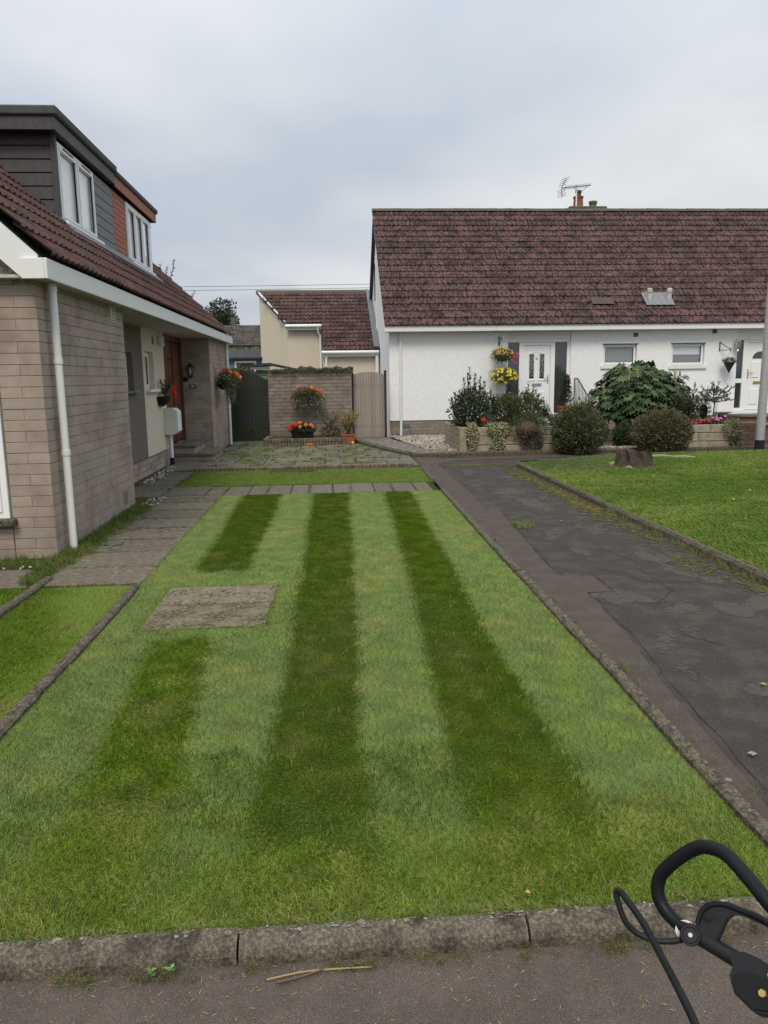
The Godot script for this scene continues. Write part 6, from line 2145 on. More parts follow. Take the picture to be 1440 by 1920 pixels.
	for q in [[6.72, 1.52, -17.15], [6.95, 1.58, -17.3], [7.74, 1.46, -17.1], [7.95, 1.50, -17.3], [8.22, 1.24, -17.1], [6.2, 1.2, -17.3]]:
		var sp := MB.new()
		for i in 70:
			sp.col = pick([Color(0.42, 0.38, 0.17), Color(0.36, 0.34, 0.14), Color(0.46, 0.43, 0.24)])
			var t := rf(0, 1)
			sp.leaf(Vector3(q[0], q[1] + 0.20 * t, q[2]) + ball_dir() * 0.03 * (1.1 - t), (ball_dir() + Vector3.UP).normalized(), ball_dir(), 0.035, 0.02)
		put("flower_spike", sp, M["leaf"], fa)
	# right-hand planter's plants
	shrub("hydrangea_shrub", "mid green shrub right of the fatsia, over the planter", "shrub", Vector3(7.98, 0.88, -17.0), Vector3(0.36, 0.36, 0.34), 1500, 0.06, 0.032, [Color(0.060, 0.085, 0.034), Color(0.085, 0.105, 0.045), Color(0.04, 0.055, 0.022), Color(0.11, 0.11, 0.06)], 0.4, 0.25, "", 0.5)
	shrub("small_conifer", "small dark conical conifer behind the pink flowers", "conifer", Vector3(8.40, 0.80, -17.0), Vector3(0.17, 0.30, 0.17), 1300, 0.03, 0.012, [Color(0.040, 0.055, 0.028), Color(0.055, 0.07, 0.035)], 0.5, 0.12, "", 1.0)
	var sd2 := thing("standard_tree", "slender standard tree with open crown before the white wall", "tree", Vector3(8.48, 0.45, -16.7))
	var sl := MB.new()
	var ss := MB.new()
	ss.tube([Vector3(8.47, 0.4, -16.7), Vector3(8.48, 0.75, -16.7), Vector3(8.50, 1.02, -16.7)], [0.016, 0.014, 0.012], 6)
	clump(sl, Vector3(8.49, 1.16, -16.7), Vector3(0.29, 0.15, 0.26), 520, 0.06, 0.026, [Color(0.055, 0.070, 0.045), Color(0.08, 0.095, 0.062), Color(0.12, 0.12, 0.085)], 0.3, 0.4, 0.4)
	for q in [[8.16, 1.24], [8.22, 1.36], [8.34, 1.44], [8.48, 1.40], [8.62, 1.46], [8.72, 1.38], [8.86, 1.36], [8.82, 1.16], [8.86, 1.06], [8.2, 1.08]]:
		sprig(sl, ss, Vector3(8.49, 1.0, -16.7), Vector3(q[0], q[1], -16.7 + rf(-0.2, 0.2)), Vector3(0, 0.02, 0), 0.008, 26, 0.06, 0.026, [Color(0.055, 0.070, 0.045), Color(0.08, 0.095, 0.062), Color(0.03, 0.04, 0.025)], 0.4, 0.8)
	put("trunk", ss, M["bark"], sd2)
	put("crown", sl, M["leaf"], sd2)
	for q in [[7.90, "dusky pink bedding flowers at the right planter's left end", "pink", 0.62], [8.20, "red and white bedding flowers in the right planter", "red", 0.66], [8.44, "lilac bedding flowers in the right planter", "lilac", 0.70]]:
		var pf := thing("bedding_flowers", q[1], "flowers", Vector3(q[0], 0.45, -16.45), "bedding flowers in the right planter")
		var pl := MB.new()
		clump(pl, Vector3(q[0], 0.56, -16.48), Vector3(0.17, 0.09, 0.12), 420, 0.035, 0.02, deep, 0.1, 0.2, 0.5)
		put("foliage", pl, M["leaf"], pf)
		for i in 11:
			bloom(pf, q[2] if i % 4 else "lilac", Vector3(q[0] + rf(-0.15, 0.15), q[3] - 0.03 + rf(-0.04, 0.05), -16.40 + rf(-0.08, 0.06)), Vector3(rf(-0.4, 0.4), 0.7, 0.8), rf(0.55, 0.9) * (1.3 if q[2] == "lilac" else 0.8))
	var vr := thing("variegated_shrub", "variegated cream-edged shrub spilling over the right planter's end", "shrub", Vector3(8.75, 0, -16.35))
	var vl := MB.new()
	clump(vl, Vector3(8.72, 0.46, -16.3), Vector3(0.22, 0.22, 0.2), 1300, 0.035, 0.02, [Color(0.17, 0.185, 0.10), Color(0.25, 0.25, 0.15), Color(0.10, 0.12, 0.06)], 0.4, 0.2)
	clump(vl, Vector3(8.78, 0.2, -16.24), Vector3(0.13, 0.24, 0.1), 700, 0.035, 0.02, [Color(0.14, 0.16, 0.08), Color(0.22, 0.22, 0.13), Color(0.09, 0.11, 0.05)], 0.4, 0.2)
	put("foliage", vl, M["leaf"], vr)

func lawns() -> void:
	var greens := [Color(0.98, 1.0, 0.92), Color(0.86, 0.94, 0.80), Color(1.10, 1.08, 1.0), Color(0.90, 1.0, 0.75)]
	var mesh := tuft_mesh("mown", 36, 0.044, 0.012, 0.027, 0.0022, 0.66, 0.42, greens)
	var far := tuft_mesh("mown far", 32, 0.050, 0.0125, 0.0275, 0.0030, 0.66, 0.42, greens)
	var f := FastNoiseLite.new()
	f.seed = 5
	f.frequency = 0.9
	f.fractal_octaves = 4
	f.fractal_type = FastNoiseLite.FRACTAL_FBM
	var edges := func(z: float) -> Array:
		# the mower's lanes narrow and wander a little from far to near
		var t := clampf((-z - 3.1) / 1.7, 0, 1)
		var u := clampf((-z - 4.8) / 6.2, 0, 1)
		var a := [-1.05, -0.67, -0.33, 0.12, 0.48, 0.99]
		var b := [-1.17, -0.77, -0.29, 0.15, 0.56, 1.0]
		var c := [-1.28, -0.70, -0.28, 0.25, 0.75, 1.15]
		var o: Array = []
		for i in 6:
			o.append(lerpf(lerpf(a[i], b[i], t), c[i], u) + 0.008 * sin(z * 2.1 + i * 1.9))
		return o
	var xs := [[], []]
	var cs := [[], []]
	var z := -2.12
	while z > -11.12:
		var near := z > -6.5
		var step := 0.021 if z > -4.2 else (0.025 if near else 0.0265)
		var ed: Array = edges.call(z)
		var xr := lerpf(1.50, 1.585, (-z - 2.1) / 9.0)
		var x := -1.555
		while x < xr:
			var p := Vector3(x + rf(-0.5, 0.5) * step, 0.004, z + rf(-0.5, 0.5) * step)
			x += step
			if p.z > -6.13 and p.z < -5.03 and p.x > -1.33 and p.x < -0.44:
				continue
			var n := f.get_noise_2d(p.x * 1.3, p.z)
			var n2 := f.get_noise_2d(p.x * 5.0 + 40.0, p.z * 5.0)
			var xx := p.x + n2 * 0.02 + rng.randfn(0, 0.012)
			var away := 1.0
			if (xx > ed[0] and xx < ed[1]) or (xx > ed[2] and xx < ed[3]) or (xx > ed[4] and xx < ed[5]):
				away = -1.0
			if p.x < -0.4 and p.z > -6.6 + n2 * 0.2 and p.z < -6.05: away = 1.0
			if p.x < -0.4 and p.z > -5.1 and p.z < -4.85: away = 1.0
			# where the mower turns at the front the sward is mixed
			var mix := smoothstep(-2.85, -2.42, p.z + n * 0.35)
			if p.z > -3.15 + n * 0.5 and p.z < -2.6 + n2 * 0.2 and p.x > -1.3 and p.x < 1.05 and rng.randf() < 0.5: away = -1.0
			var yaw := 0.0 if away < 0 else PI
			yaw += rf(-0.55, 0.55)
			if rng.randf() < mix * 0.75 or (p.x < -0.6 and p.z > -5.0 and rng.randf() < 0.42): yaw = rf(0, TAU)
			var c := Color(0.132, 0.222, 0.013).lerp(Color(0.205, 0.285, 0.095), away * 0.5 + 0.5)  # light and dark of the stripes tinted into the blades, besides their lean
			c = c.lerp(Color(0.175, 0.245, 0.034), mix * 0.8)
			var dry := smoothstep(0.12, 0.5, n + n2 * 0.4 + mix * 0.12)
			c = c.lerp(Color(0.31, 0.29, 0.10), dry * 0.42)
			var lush := smoothstep(0.15, 0.5, -n + n2 * 0.3)
			c = c.lerp(Color(0.14, 0.24, 0.045), lush * 0.35)
			if rng.randf() < 0.035: c = Color(0.34, 0.28, 0.13)
			var n3 := f.get_noise_2d(p.x * 13.0 + 7.0, p.z * 13.0)
			c = c.lerp(Color(0.25, 0.29, 0.06), clampf(n2 * 0.9, 0.0, 0.28))
			c = c * (rf(0.80, 1.20) * (1.0 + 0.4 * n3 + 0.3 * n2))
			var k := 0 if p.z > -6.3 + rf(-1.8, 1.8) else 1
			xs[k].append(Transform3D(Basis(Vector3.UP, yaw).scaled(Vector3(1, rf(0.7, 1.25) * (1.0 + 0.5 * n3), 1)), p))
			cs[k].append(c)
		z -= step
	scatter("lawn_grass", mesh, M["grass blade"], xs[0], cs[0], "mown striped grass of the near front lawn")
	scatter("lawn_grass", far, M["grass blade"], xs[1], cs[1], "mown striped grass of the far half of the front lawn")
	# longer stray blades and straw standing out of the sward nearby
	var stray := tuft_mesh("stray", 6, 0.05, 0.024, 0.042, 0.0024, 0.3, 0.7, greens)
	var xq: Array = []
	var cq: Array = []
	for i in 2200:
		var p := Vector3(rf(-1.55, 1.5), 0.004, -2.14 - 4.4 * pow(rf(0, 1), 1.7))
		if p.z < -4.9 and p.x < -0.40: continue
		xq.append(Transform3D(Basis(Vector3.UP, rf(0, TAU)).scaled(Vector3.ONE * rf(0.6, 1.1)), p))
		cq.append(pick([Color(0.16, 0.25, 0.05), Color(0.18, 0.26, 0.06), Color(0.25, 0.25, 0.09), Color(0.12, 0.20, 0.03)]))
	for i in 900:
		var t := rf(0, 4)
		var e := rf(-0.035, 0.03)
		var p := Vector3(rf(-1.32, -0.44), 0.006, -6.11 + e) if t < 1 else (Vector3(rf(-1.32, -0.44), 0.006, -5.04 - e) if t < 2 else (Vector3(-1.31 + e, 0.006, rf(-6.1, -5.04)) if t < 3 else Vector3(-0.455 - e, 0.006, rf(-6.1, -5.04))))
		xq.append(Transform3D(Basis(Vector3.UP, rf(0, TAU)).scaled(Vector3.ONE * rf(0.4, 0.9)), p))
		cq.append(pick([Color(0.17, 0.25, 0.05), Color(0.22, 0.27, 0.08), Color(0.28, 0.27, 0.11)]))
	scatter("stray_blades", stray, M["grass blade"], xq, cq, "stray longer blades in the near front lawn")
	# narrow lawn at the left, and its neighbour
	var x2: Array = []
	var c2: Array = []
	for i in 11000:
		var p := Vector3(rf(-2.35, -1.64), 0.004, rf(-6.2, -2.3))
		if i > 9000: p = Vector3(rf(-4.2, -2.44), 0.004, rf(-6.24, -5.2))
		var n := f.get_noise_2d(p.x * 1.6 + 9.0, p.z)
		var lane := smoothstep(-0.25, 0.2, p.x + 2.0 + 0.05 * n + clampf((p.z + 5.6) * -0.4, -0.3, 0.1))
		var c := Color(0.155, 0.235, 0.026).lerp(Color(0.195, 0.265, 0.055), lane)  # lane light and dark put into the blade colour here too
		c = c.lerp(Color(0.26, 0.235, 0.085), smoothstep(0.1, 0.5, n) * 0.5) * rf(0.88, 1.12)
		x2.append(Transform3D(Basis(Vector3.UP, (0.0 if lane < rf(-0.3, 1.0) else PI) + rf(-0.9, 0.9)), p))
		c2.append(c)
	scatter("lawn_grass", far, M["grass blade"], x2, c2, "mown grass between the edgings at left")
	x2 = []
	c2 = []
	for i in 7500:
		var p := Vector3(rf(-2.42, 1.62), 0.006, rf(-14.08, -12.14))
		if p.z < -13.75 and absf(p.x + 0.7) < 0.42: continue
		if p.x > lerpf(1.56, 1.64, (-p.z - 12.0) / 2.0): continue
		var c := Color(0.152, 0.222, 0.044) * (rf(0.82, 1.16) * (1.0 + 0.35 * f.get_noise_2d(p.x * 8.0, p.z * 8.0)))
		if rng.randf() < 0.06: c = Color(0.28, 0.25, 0.1)
		x2.append(Transform3D(Basis(Vector3.UP, PI / 2 + rf(-0.8, 0.8)), p))
		c2.append(c)
	scatter("lawn_grass", far, M["grass blade"], x2, c2, "mown grass of the small lawn between path and patio")
	# the longer right lawn
	var long := tuft_mesh("long", 16, 0.075, 0.045, 0.10, 0.0070, 0.25, 0.55, greens)
	x2 = []
	c2 = []
	var pl := PackedVector2Array([Vector2(3.47, -3.5), Vector2(13, -3.5), Vector2(16, -15.25), Vector2(9.2, -15.3), Vector2(6.5, -15.2), Vector2(5.2, -14.85), Vector2(3.48, -13.95)])
	for i in 90000:
		var p := Vector2(rf(3.47, 15), -3.5 - 11.8 * pow(rf(0, 1), 0.85))
		if not Geometry2D.is_point_in_polygon(p, pl) or p.distance_to(Vector2(5.3, -13.1)) < 0.3: continue
		if not seen(Vector3(p.x * 0.97, 0, p.y)): continue
		var n := f.get_noise_2d(p.x * 0.5 + 70.0, p.y * 0.5)
		var c := Color(0.122, 0.198, 0.034).lerp(Color(0.202, 0.272, 0.066), smoothstep(-0.3, 0.3, n + 0.5 * f.get_noise_2d(p.x * 3.0, p.y * 3.0)))
		var weedy := smoothstep(1.6, 0.2, absf(p.x - 4.4)) * smoothstep(-11.9, -13.2, p.y)
		c = c.lerp(Color(0.13, 0.165, 0.09), weedy * 0.7)
		c = c * rf(0.85, 1.15)
		if rng.randf() < 0.03: c = Color(0.27, 0.25, 0.11)
		x2.append(Transform3D(Basis(Vector3.UP, rf(0, TAU)).scaled(Vector3(1, rf(0.6, 1.1) * (0.75 if p.y > -11 else 1.0), 1)), Vector3(p.x, 0.036, p.y)))
		c2.append(c)
	scatter("lawn_grass", long, M["grass blade"], x2, c2, "longer bright grass of the right lawn")
	# rough grass along the brick wall, over joints and kerbs
	var rough := tuft_mesh("rough", 18, 0.05, 0.05, 0.13, 0.005, 0.2, 0.6, greens)
	x2 = []
	c2 = []
	for i in 1500:
		var p := Vector3(-2.57 + absf(rng.randfn(0, 0.09)), 0.004, rf(-10.3, -6.9))
		if i % 3 == 0: p = Vector3(rf(-5.0, -2.4), 0.004, rf(-7.3, -6.93))
		if i % 7 == 0: p = Vector3(rf(-2.6, -2.42), 0.004, rf(-7.6, -6.3))
		x2.append(Transform3D(Basis(Vector3.UP, rf(0, TAU)).scaled(Vector3.ONE * rf(0.4, 1.0)), p))
		c2.append(pick([Color(0.085, 0.14, 0.03), Color(0.12, 0.17, 0.04), Color(0.16, 0.16, 0.06)]))
	scatter("rough_grass", rough, M["grass blade"], x2, c2, "rough uncut grass along the brick house wall")
	x2 = []
	c2 = []
	for i in 1300:
		var p := Vector3(rf(-2.4, -1.6), 0.006, -6.285 - 0.612 * (rng.randi() % 13) + rf(-0.012, 0.03))
		if i % 4 == 0: p = Vector3(-1.56 + (rng.randi() % 6) * 0.617, 0.006, rf(-12.1, -11.1))
		if i % 4 == 1: p = Vector3(rf(-2.46, -2.3), 0.006, rf(-14, -7))
		x2.append(Transform3D(Basis(Vector3.UP, rf(0, TAU)).scaled(Vector3(0.6, rf(0.10, 0.28), 0.6)), p))
		c2.append(pick([Color(0.10, 0.14, 0.03), Color(0.14, 0.15, 0.035), Color(0.12, 0.10, 0.03)]))
	scatter("joint_grass", rough, M["grass blade"], x2, c2, "grass and moss in the joints of the slab paths")
	x2 = []
	c2 = []
	for i in 165:
		var q := Vector2(rf(-2.5, 1.5), rf(-20.3, -14.4))
		if q.x > lerpf(1.6, 0.55, clampf((-16.2 - q.y) / 4.2, 0, 1)): continue
		if q.y < -19.2 and q.x > -1.6 and q.x < 0.35: continue
		if q.x < -2.3 and q.y > -17.6 and q.y < -16: continue
		q.y = -14.42 - 0.46 * round((-q.y - 14.42) / 0.46)
		for k in 5:
			x2.append(Transform3D(Basis(Vector3.UP, rf(0, TAU)).scaled(Vector3(1.1, rf(0.25, 0.7), 1.1)), Vector3(q.x + rf(-0.15, 0.15), 0.016, q.y + rf(-0.05, 0.05))))
			c2.append(pick([Color(0.13, 0.21, 0.04), Color(0.17, 0.23, 0.05), Color(0.10, 0.15, 0.04)]))
	scatter("patio_weeds", rough, M["grass blade"], x2, c2, "bright green weeds sprouting between the patio slabs", "weeds")
	x2 = []
	c2 = []
	for i in 640:
		var p := Vector3(rf(3.33, 3.50), 0.003, rf(-9.2, -4.2))
		if i % 4 == 0: p = Vector3(rf(3.4, 4.4), 0.03, rf(-14.0, -13.2))
		if i % 30 == 1: p = Vector3(rf(1.60, 1.64), 0.004, rf(-9, -2.6))
		if i % 9 == 2: p = Vector3(2.11 + rf(-0.1, 0.1), 0.004, -8.3 + rf(-0.1, 0.1))
		x2.append(Transform3D(Basis(Vector3.UP, rf(0, TAU)).scaled(Vector3.ONE * rf(0.3, 0.75)), p))
		c2.append(pick([Color(0.14, 0.19, 0.07), Color(0.19, 0.23, 0.11), Color(0.20, 0.18, 0.08)]))
	scatter("kerb_weeds", rough, M["grass blade"], x2, c2, "weeds along the driveway kerbs", "weeds")
	# ragged fringe and dead grass at the front kerb's foot
	x2 = []
	c2 = []
	for i in 420:
		var p := Vector3(rf(-1.3, 1.3), -0.042, -2.02 + rf(-0.01, 0.03))
		if sin(p.x * 9.0) + sin(p.x * 23.0 + 1.0) < rf(-1.2, 0.9): continue
		x2.append(Transform3D(Basis(Vector3.UP, rf(0, TAU)).rotated(Vector3.RIGHT, rf(0.2, 1.2)).scaled(Vector3.ONE * rf(0.15, 0.36)), p))
		c2.append(pick([Color(0.30, 0.25, 0.12), Color(0.13, 0.18, 0.05), Color(0.24, 0.22, 0.09)]))
	for i in 420:
		var p := Vector3(rf(-1.6, 1.5), 0.006, -2.118 + rf(-0.02, 0.006))
		x2.append(Transform3D(Basis(Vector3.UP, rf(0, TAU)).scaled(Vector3(0.5, rf(0.15, 0.34), 0.5)), p))
		c2.append(pick([Color(0.12, 0.19, 0.03), Color(0.16, 0.21, 0.05), Color(0.25, 0.23, 0.10)]))
	scatter("kerb_grass", rough, M["grass blade"], x2, c2, "dead grass and clippings along the foot of the front kerb")
	# dandelions and leaves on the right lawn
	var dn := 0
	for q in [[5.6, -9.9, "yellow dandelion nearest the driveway on the right lawn"], [6.1, -10.3, "yellow dandelion in the middle of the right lawn"], [6.9, -11.6, "yellow dandelion beyond the others, below the stump"], [5.0, -9.2, "small yellow dandelion close to the verge kerb"]]:
		var d := thing("dandelion", q[2], "flower", Vector3(q[0], 0.04, q[1]), "dandelions on the right lawn")
		bloom(d, "gold", Vector3(q[0], 0.095, q[1]), Vector3(0, 1, 0.3), 0.8)
		var ds := MB.new()
		ds.tube([Vector3(q[0], 0.03, q[1]), Vector3(q[0], 0.093, q[1])], 0.002, 5)
		put("stem", ds, M["twig"], d)

func furniture() -> void:
	# lamp post
	var l := thing("lamp_post", "grey steel lamp post with black base at the right edge", "lamp post", Vector3(8.94, 0, -15.56))
	var b := MB.new()
	b.tube([Vector3(8.94, 0.26, -15.56), Vector3(8.955, 2.4, -15.56), Vector3(8.97, 5.0, -15.56)], [0.088, 0.080, 0.066], 20)
	put("pole", b, M["galvanised"], l)
	var bs := MB.new()
	bs.tube([Vector3(8.94, -0.05, -15.56), Vector3(8.94, 0.26, -15.56)], 0.096, 20)
	put("base_sleeve", bs, M["charcoal plastic"], l)
	var hd := MB.new()
	hd.tube(smooth_path([Vector3(8.97, 4.95, -15.56), Vector3(9.02, 5.3, -15.5), Vector3(9.3, 5.45, -15.3)], 5), 0.035, 8)
	hd.ball(Vector3(9.45, 5.45, -15.2), Vector3(0.3, 0.09, 0.14), 8, 12)
	put("lamp_head", hd, M["galvanised"], l)
	# stump: flared, cut flat on a slight slope, with bark ridges
	var st := thing("tree_stump", "low cut tree stump with rough bark on the right lawn's edge", "stump", Vector3(5.3, 0, -13.1))
	var s := MB.new()
	var f := FastNoiseLite.new()
	f.seed = 12
	f.frequency = 1.3
	var sides := 40
	var rows := 9
	var pt := func(i: int, k: int) -> Vector3:
		var a := TAU * (k % sides) / sides
		var y := i / float(rows)
		var dir := Vector3(cos(a), 0, sin(a))
		var flare := 0.275 + 0.10 * pow(1.0 - y, 3.0) * (1.0 + 0.9 * f.get_noise_2d(cos(a) * 1.6, sin(a) * 1.6))
		var ridge := 0.032 * sin(a * 9.0 + 2.0 * sin(y * 3.0)) + 0.045 * f.get_noise_3d(cos(a) * 3.0, y * 1.2, sin(a) * 3.0)
		var top := 0.35 - 0.05 * cos(a + 0.5) + 0.03 * f.get_noise_2d(cos(a) * 3.0 + 9.0, sin(a) * 3.0)
		if cos(a - 0.1) > 0.80: top -= 0.09
		return Vector3(5.28, -0.02, -13.1) + dir * (flare + ridge) * Vector3(1.05, 1, 0.95) + Vector3.UP * (y * top)
	for i in rows:
		for k in sides:
			s.quad(pt.call(i, k), pt.call(i + 1, k), pt.call(i + 1, k + 1), pt.call(i, k + 1))
	put("bark", s, M["bark"], st)
	var c := MB.new()
	for k in sides:
		var a: Vector3 = pt.call(rows, k)
		var e: Vector3 = pt.call(rows, k + 1)
		c.tri(Vector3(5.28, 0.325, -13.1), e + Vector3.DOWN * 0.004, a + Vector3.DOWN * 0.004)
	put("cut_face", c, M["cut wood"], st)
	var n := 0
	for q in [[6.15, -14.5, 6.58, -14.45, 0.035, "long pale split log lying right of the stump"], [6.52, -14.3, 6.9, -14.18, 0.035, "second shorter split log lying right of the stump"], [4.93, -13.3, 5.03, -13.25, 0.05, "pale wood chunk just left of the stump"], [5.03, -12.82, 5.12, -12.78, 0.03, "small wood chip in front of the stump"]]:
		var lg := MB.new()
		lg.tube([Vector3(q[0], 0.07, q[1]), Vector3(lerpf(q[0], q[2], 0.5), 0.08, lerpf(q[1], q[3], 0.5)), Vector3(q[2], 0.065, q[3])], [q[4], q[4] * 1.1, q[4] * 0.8], 7)
		tag(put("log" if n < 2 else "wood_chip", lg, mat("split wood", Color(0.55, 0.47, 0.37), 0.9, ["lichen", 0.4]) if n >= 0 else M["bark"]), q[5], "log" if n < 2 else "wood chip")
		n += 1

func stump_debris() -> void:
	var b := MB.new()
	b.cbox(-0.5, 0.5, 0.0, 0.35, -0.25, 0.25, 0.06)
	var xs: Array = []
	var cs: Array = []
	for i in 260:
		var a := rf(0, TAU)
		var r := 0.34 + absf(rng.randfn(0, 0.35))
		xs.append(Transform3D(Basis(Vector3.UP, rf(0, TAU)).scaled(Vector3.ONE * rf(0.02, 0.07)), Vector3(5.3 + cos(a) * r * 1.3, 0.045, -13.1 + sin(a) * r * 0.8)))
		cs.append(pick([Color(0.34, 0.26, 0.17), Color(0.22, 0.17, 0.12), Color(0.48, 0.38, 0.26), Color(0.12, 0.09, 0.07)]))
	scatter("wood_chippings", b.mesh(), M["stone"], xs, cs, "wood chippings scattered round the tree stump", "chippings")

func pots_and_baskets() -> void:
	var deep := [Color(0.040, 0.062, 0.026), Color(0.055, 0.078, 0.034), Color(0.075, 0.095, 0.045), Color(0.030, 0.048, 0.022)]
	# trough of begonias on the raised bed
	var t := thing("begonia_trough", "black trough of orange and red begonias on the raised bed", "planter", Vector3(-0.7, 0.18, -19.7))
	var b := MB.new()
	b.t = Transform3D(Basis.IDENTITY, Vector3(0, 0, -19.7))
	b.prism(PackedVector2Array([Vector2(-0.95, 0.185), Vector2(-0.43, 0.185), Vector2(-0.40, 0.33), Vector2(-0.98, 0.33)]), -0.1, 0.1)
	b.cbox(-0.99, -0.39, 0.318, 0.34, -0.115, 0.115, 0.005)
	put("trough", b, M["black plastic"], t)
	var l := MB.new()
	clump(l, Vector3(-0.69, 0.40, -19.68), Vector3(0.34, 0.12, 0.15), 900, 0.05, 0.035, [Color(0.035, 0.052, 0.026), Color(0.055, 0.075, 0.035), Color(0.028, 0.036, 0.022)], 0.1, 0.2, 0.4)
	put("foliage", l, M["leaf"], t)
	for q in [[-1.0, 0.47, "red"], [-0.97, 0.42, "red"], [-0.88, 0.51, "red"], [-0.83, 0.49, "red"], [-0.75, 0.56, "orange"], [-0.74, 0.46, "peach"], [-0.60, 0.50, "peach"], [-0.47, 0.49, "peach"], [-0.44, 0.45, "orange"]]:
		bloom(t, q[2], Vector3(q[0], q[1], -19.58 + rf(-0.04, 0.04)), Vector3(rf(-0.3, 0.3), 0.4, 1), rf(0.95, 1.15))
	# basket on the garden wall
	basket("wall_basket", "wide flower basket with pink and orange blooms on the garden wall", Vector3(-0.57, 1.13, -20.58), Vector3(0.36, 0.20, 0.18), 0.42, [[-0.95, 1.17, "pink"], [-0.82, 1.34, "pink"], [-0.74, 1.38, "pink"], [-0.68, 1.33, "pink"], [-0.58, 1.38, "red"], [-0.46, 1.43, "peach"], [-0.34, 1.36, "orange"], [-0.32, 1.28, "peach"], [-0.22, 1.33, "orange"], [-0.16, 1.20, "orange"], [-0.28, 1.24, "orange"], [-0.42, 1.40, "orange"], [-0.80, 1.45, "peach"]], -20.36, Vector3(0, 0, 1))
	# basket on the brick house's far bay
	basket("wall_basket", "orange begonia basket trailing white flowers on the brick house corner", Vector3(-2.57, 1.55, -18.4), Vector3(0.26, 0.24, 0.34), 0.62, [[-2.40, 1.88, "orange"], [-2.30, 1.86, "orange"], [-2.24, 1.82, "peach"], [-2.14, 1.80, "orange"], [-2.10, 1.76, "orange"], [-2.45, 1.84, "peach"], [-2.25, 1.74, "peach"], [-2.05, 1.70, "peach"]], -18.3, Vector3(1, 0, 0))
	# half basket beside the wooden door
	var hb := thing("half_basket", "black half basket with few red flowers beside the wooden door", "flower basket", Vector3(-3.17, 1.3, -14.95))
	var bb := MB.new()
	for i in 10:
		for k in 6:
			var f := func(ii: int, kk: int) -> Vector3:
				var a := PI * ii / 10.0
				var e := PI / 2 * kk / 6.0
				return Vector3(-3.175 + 0.20 * sin(a) * cos(e), 1.36 - 0.20 * sin(e), -14.95 + 0.26 * cos(a) * cos(e))
			bb.quad(f.call(i, k), f.call(i + 1, k), f.call(i + 1, k + 1), f.call(i, k + 1))
	put("basket", bb, M["black plastic"], hb)
	var hl := MB.new()
	for i in 12:
		sprig(hl, null, Vector3(-3.1, 1.35, -14.95 + rf(-0.15, 0.15)), Vector3(-3.08 + rf(-0.05, 0.12), rf(1.45, 1.72), -14.95 + rf(-0.28, 0.3)), Vector3.ZERO, 0.005, 30, 0.045, 0.025, [Color(0.05, 0.06, 0.028), Color(0.09, 0.06, 0.035), Color(0.12, 0.07, 0.04), Color(0.045, 0.06, 0.03)], 0.1, 0.8)
	put("foliage", hl, M["leaf"], hb)
	for q in [[-2.93, 1.47, -15.1], [-2.90, 1.40, -15.0], [-2.92, 1.36, -15.05], [-2.95, 1.52, -15.15]]:
		bloom(hb, "red", Vector3(q[0], q[1], q[2]), Vector3(0.7, 0.2, 0.7), 0.9)
	# bare twisted azalea on the bed
	var az := thing("twisted_azalea", "small twisted bonsai-like shrub on the raised bed", "shrub", Vector3(-0.1, 0.17, -19.9))
	var as_ := MB.new()
	var al := MB.new()
	as_.tube(smooth_path([Vector3(-0.13, 0.12, -19.9), Vector3(-0.12, 0.28, -19.9), Vector3(-0.02, 0.36, -19.9), Vector3(0.02, 0.46, -19.9)], 4), 0.022, 7)
	for i in 22:
		var e := Vector3(rf(-0.34, 0.28), rf(0.55, 0.84), -19.9 + rf(-0.25, 0.25))
		sprig(al, as_, Vector3(0.0, 0.42, -19.9), e, Vector3(0, -0.04, 0), 0.008, 22, 0.045, 0.018, [Color(0.16, 0.15, 0.065), Color(0.22, 0.20, 0.09), Color(0.12, 0.12, 0.05)], 0.55, 0.8)
	put("trunk", as_, M["twig"], az)
	put("crown", al, M["leaf"], az)
	shrub("bed_weeds", "low green weeds on the raised bed at the azalea's foot", "weeds", Vector3(0.05, 0.28, -20.1), Vector3(0.30, 0.16, 0.2), 700, 0.05, 0.025, [Color(0.07, 0.095, 0.035), Color(0.10, 0.12, 0.05)], 0.1, 0.3)
	# terracotta pot with a yellowing shrub
	var p := thing("terracotta_pot", "square terracotta pot with a yellowing shrub before the timber gate", "plant pot", Vector3(0.46, 0, -19.5))
	var pb := MB.new()
	pot_shape(pb, Vector3(0.46, 0.0, -19.5), 0.13, 0.165, 0.27)
	put("pot", pb, M["terracotta"], p)
	var pl := MB.new()
	var ps := MB.new()
	for i in 46:
		var a := rf(0, TAU)
		var rr := rf(0.05, 0.33)
		var e := Vector3(0.46 + rr * cos(a), rf(0.5, 0.86) - rr * 0.25, -19.5 + rr * sin(a) * 0.8)
		sprig(pl, ps, Vector3(0.46 + rf(-0.04, 0.04), 0.25, -19.5), e, Vector3(0, 0.02, 0), 0.005, 22, 0.04, 0.014, [Color(0.26, 0.19, 0.06), Color(0.32, 0.22, 0.07), Color(0.20, 0.18, 0.07), Color(0.13, 0.14, 0.06)], 0.45, 0.8)
	clump(pl, Vector3(0.52, 0.68, -19.45), Vector3(0.26, 0.17, 0.22), 700, 0.04, 0.014, [Color(0.30, 0.20, 0.06), Color(0.35, 0.24, 0.08), Color(0.22, 0.18, 0.07)], 0.2, 0.3)
	put("stems", ps, M["twig"], p)
	put("foliage", pl, M["leaf"], p)
	# potted conifer by the white door
	var pc := thing("potted_conifer", "dark conifer in a terracotta pot beside the white door", "plant pot", Vector3(6.25, 0.58, -20.4))
	var pcb := MB.new()
	pot_shape(pcb, Vector3(6.25, 0.582, -20.4), 0.12, 0.17, 0.26)
	put("pot", pcb, M["terracotta"], pc)
	var pcl := MB.new()
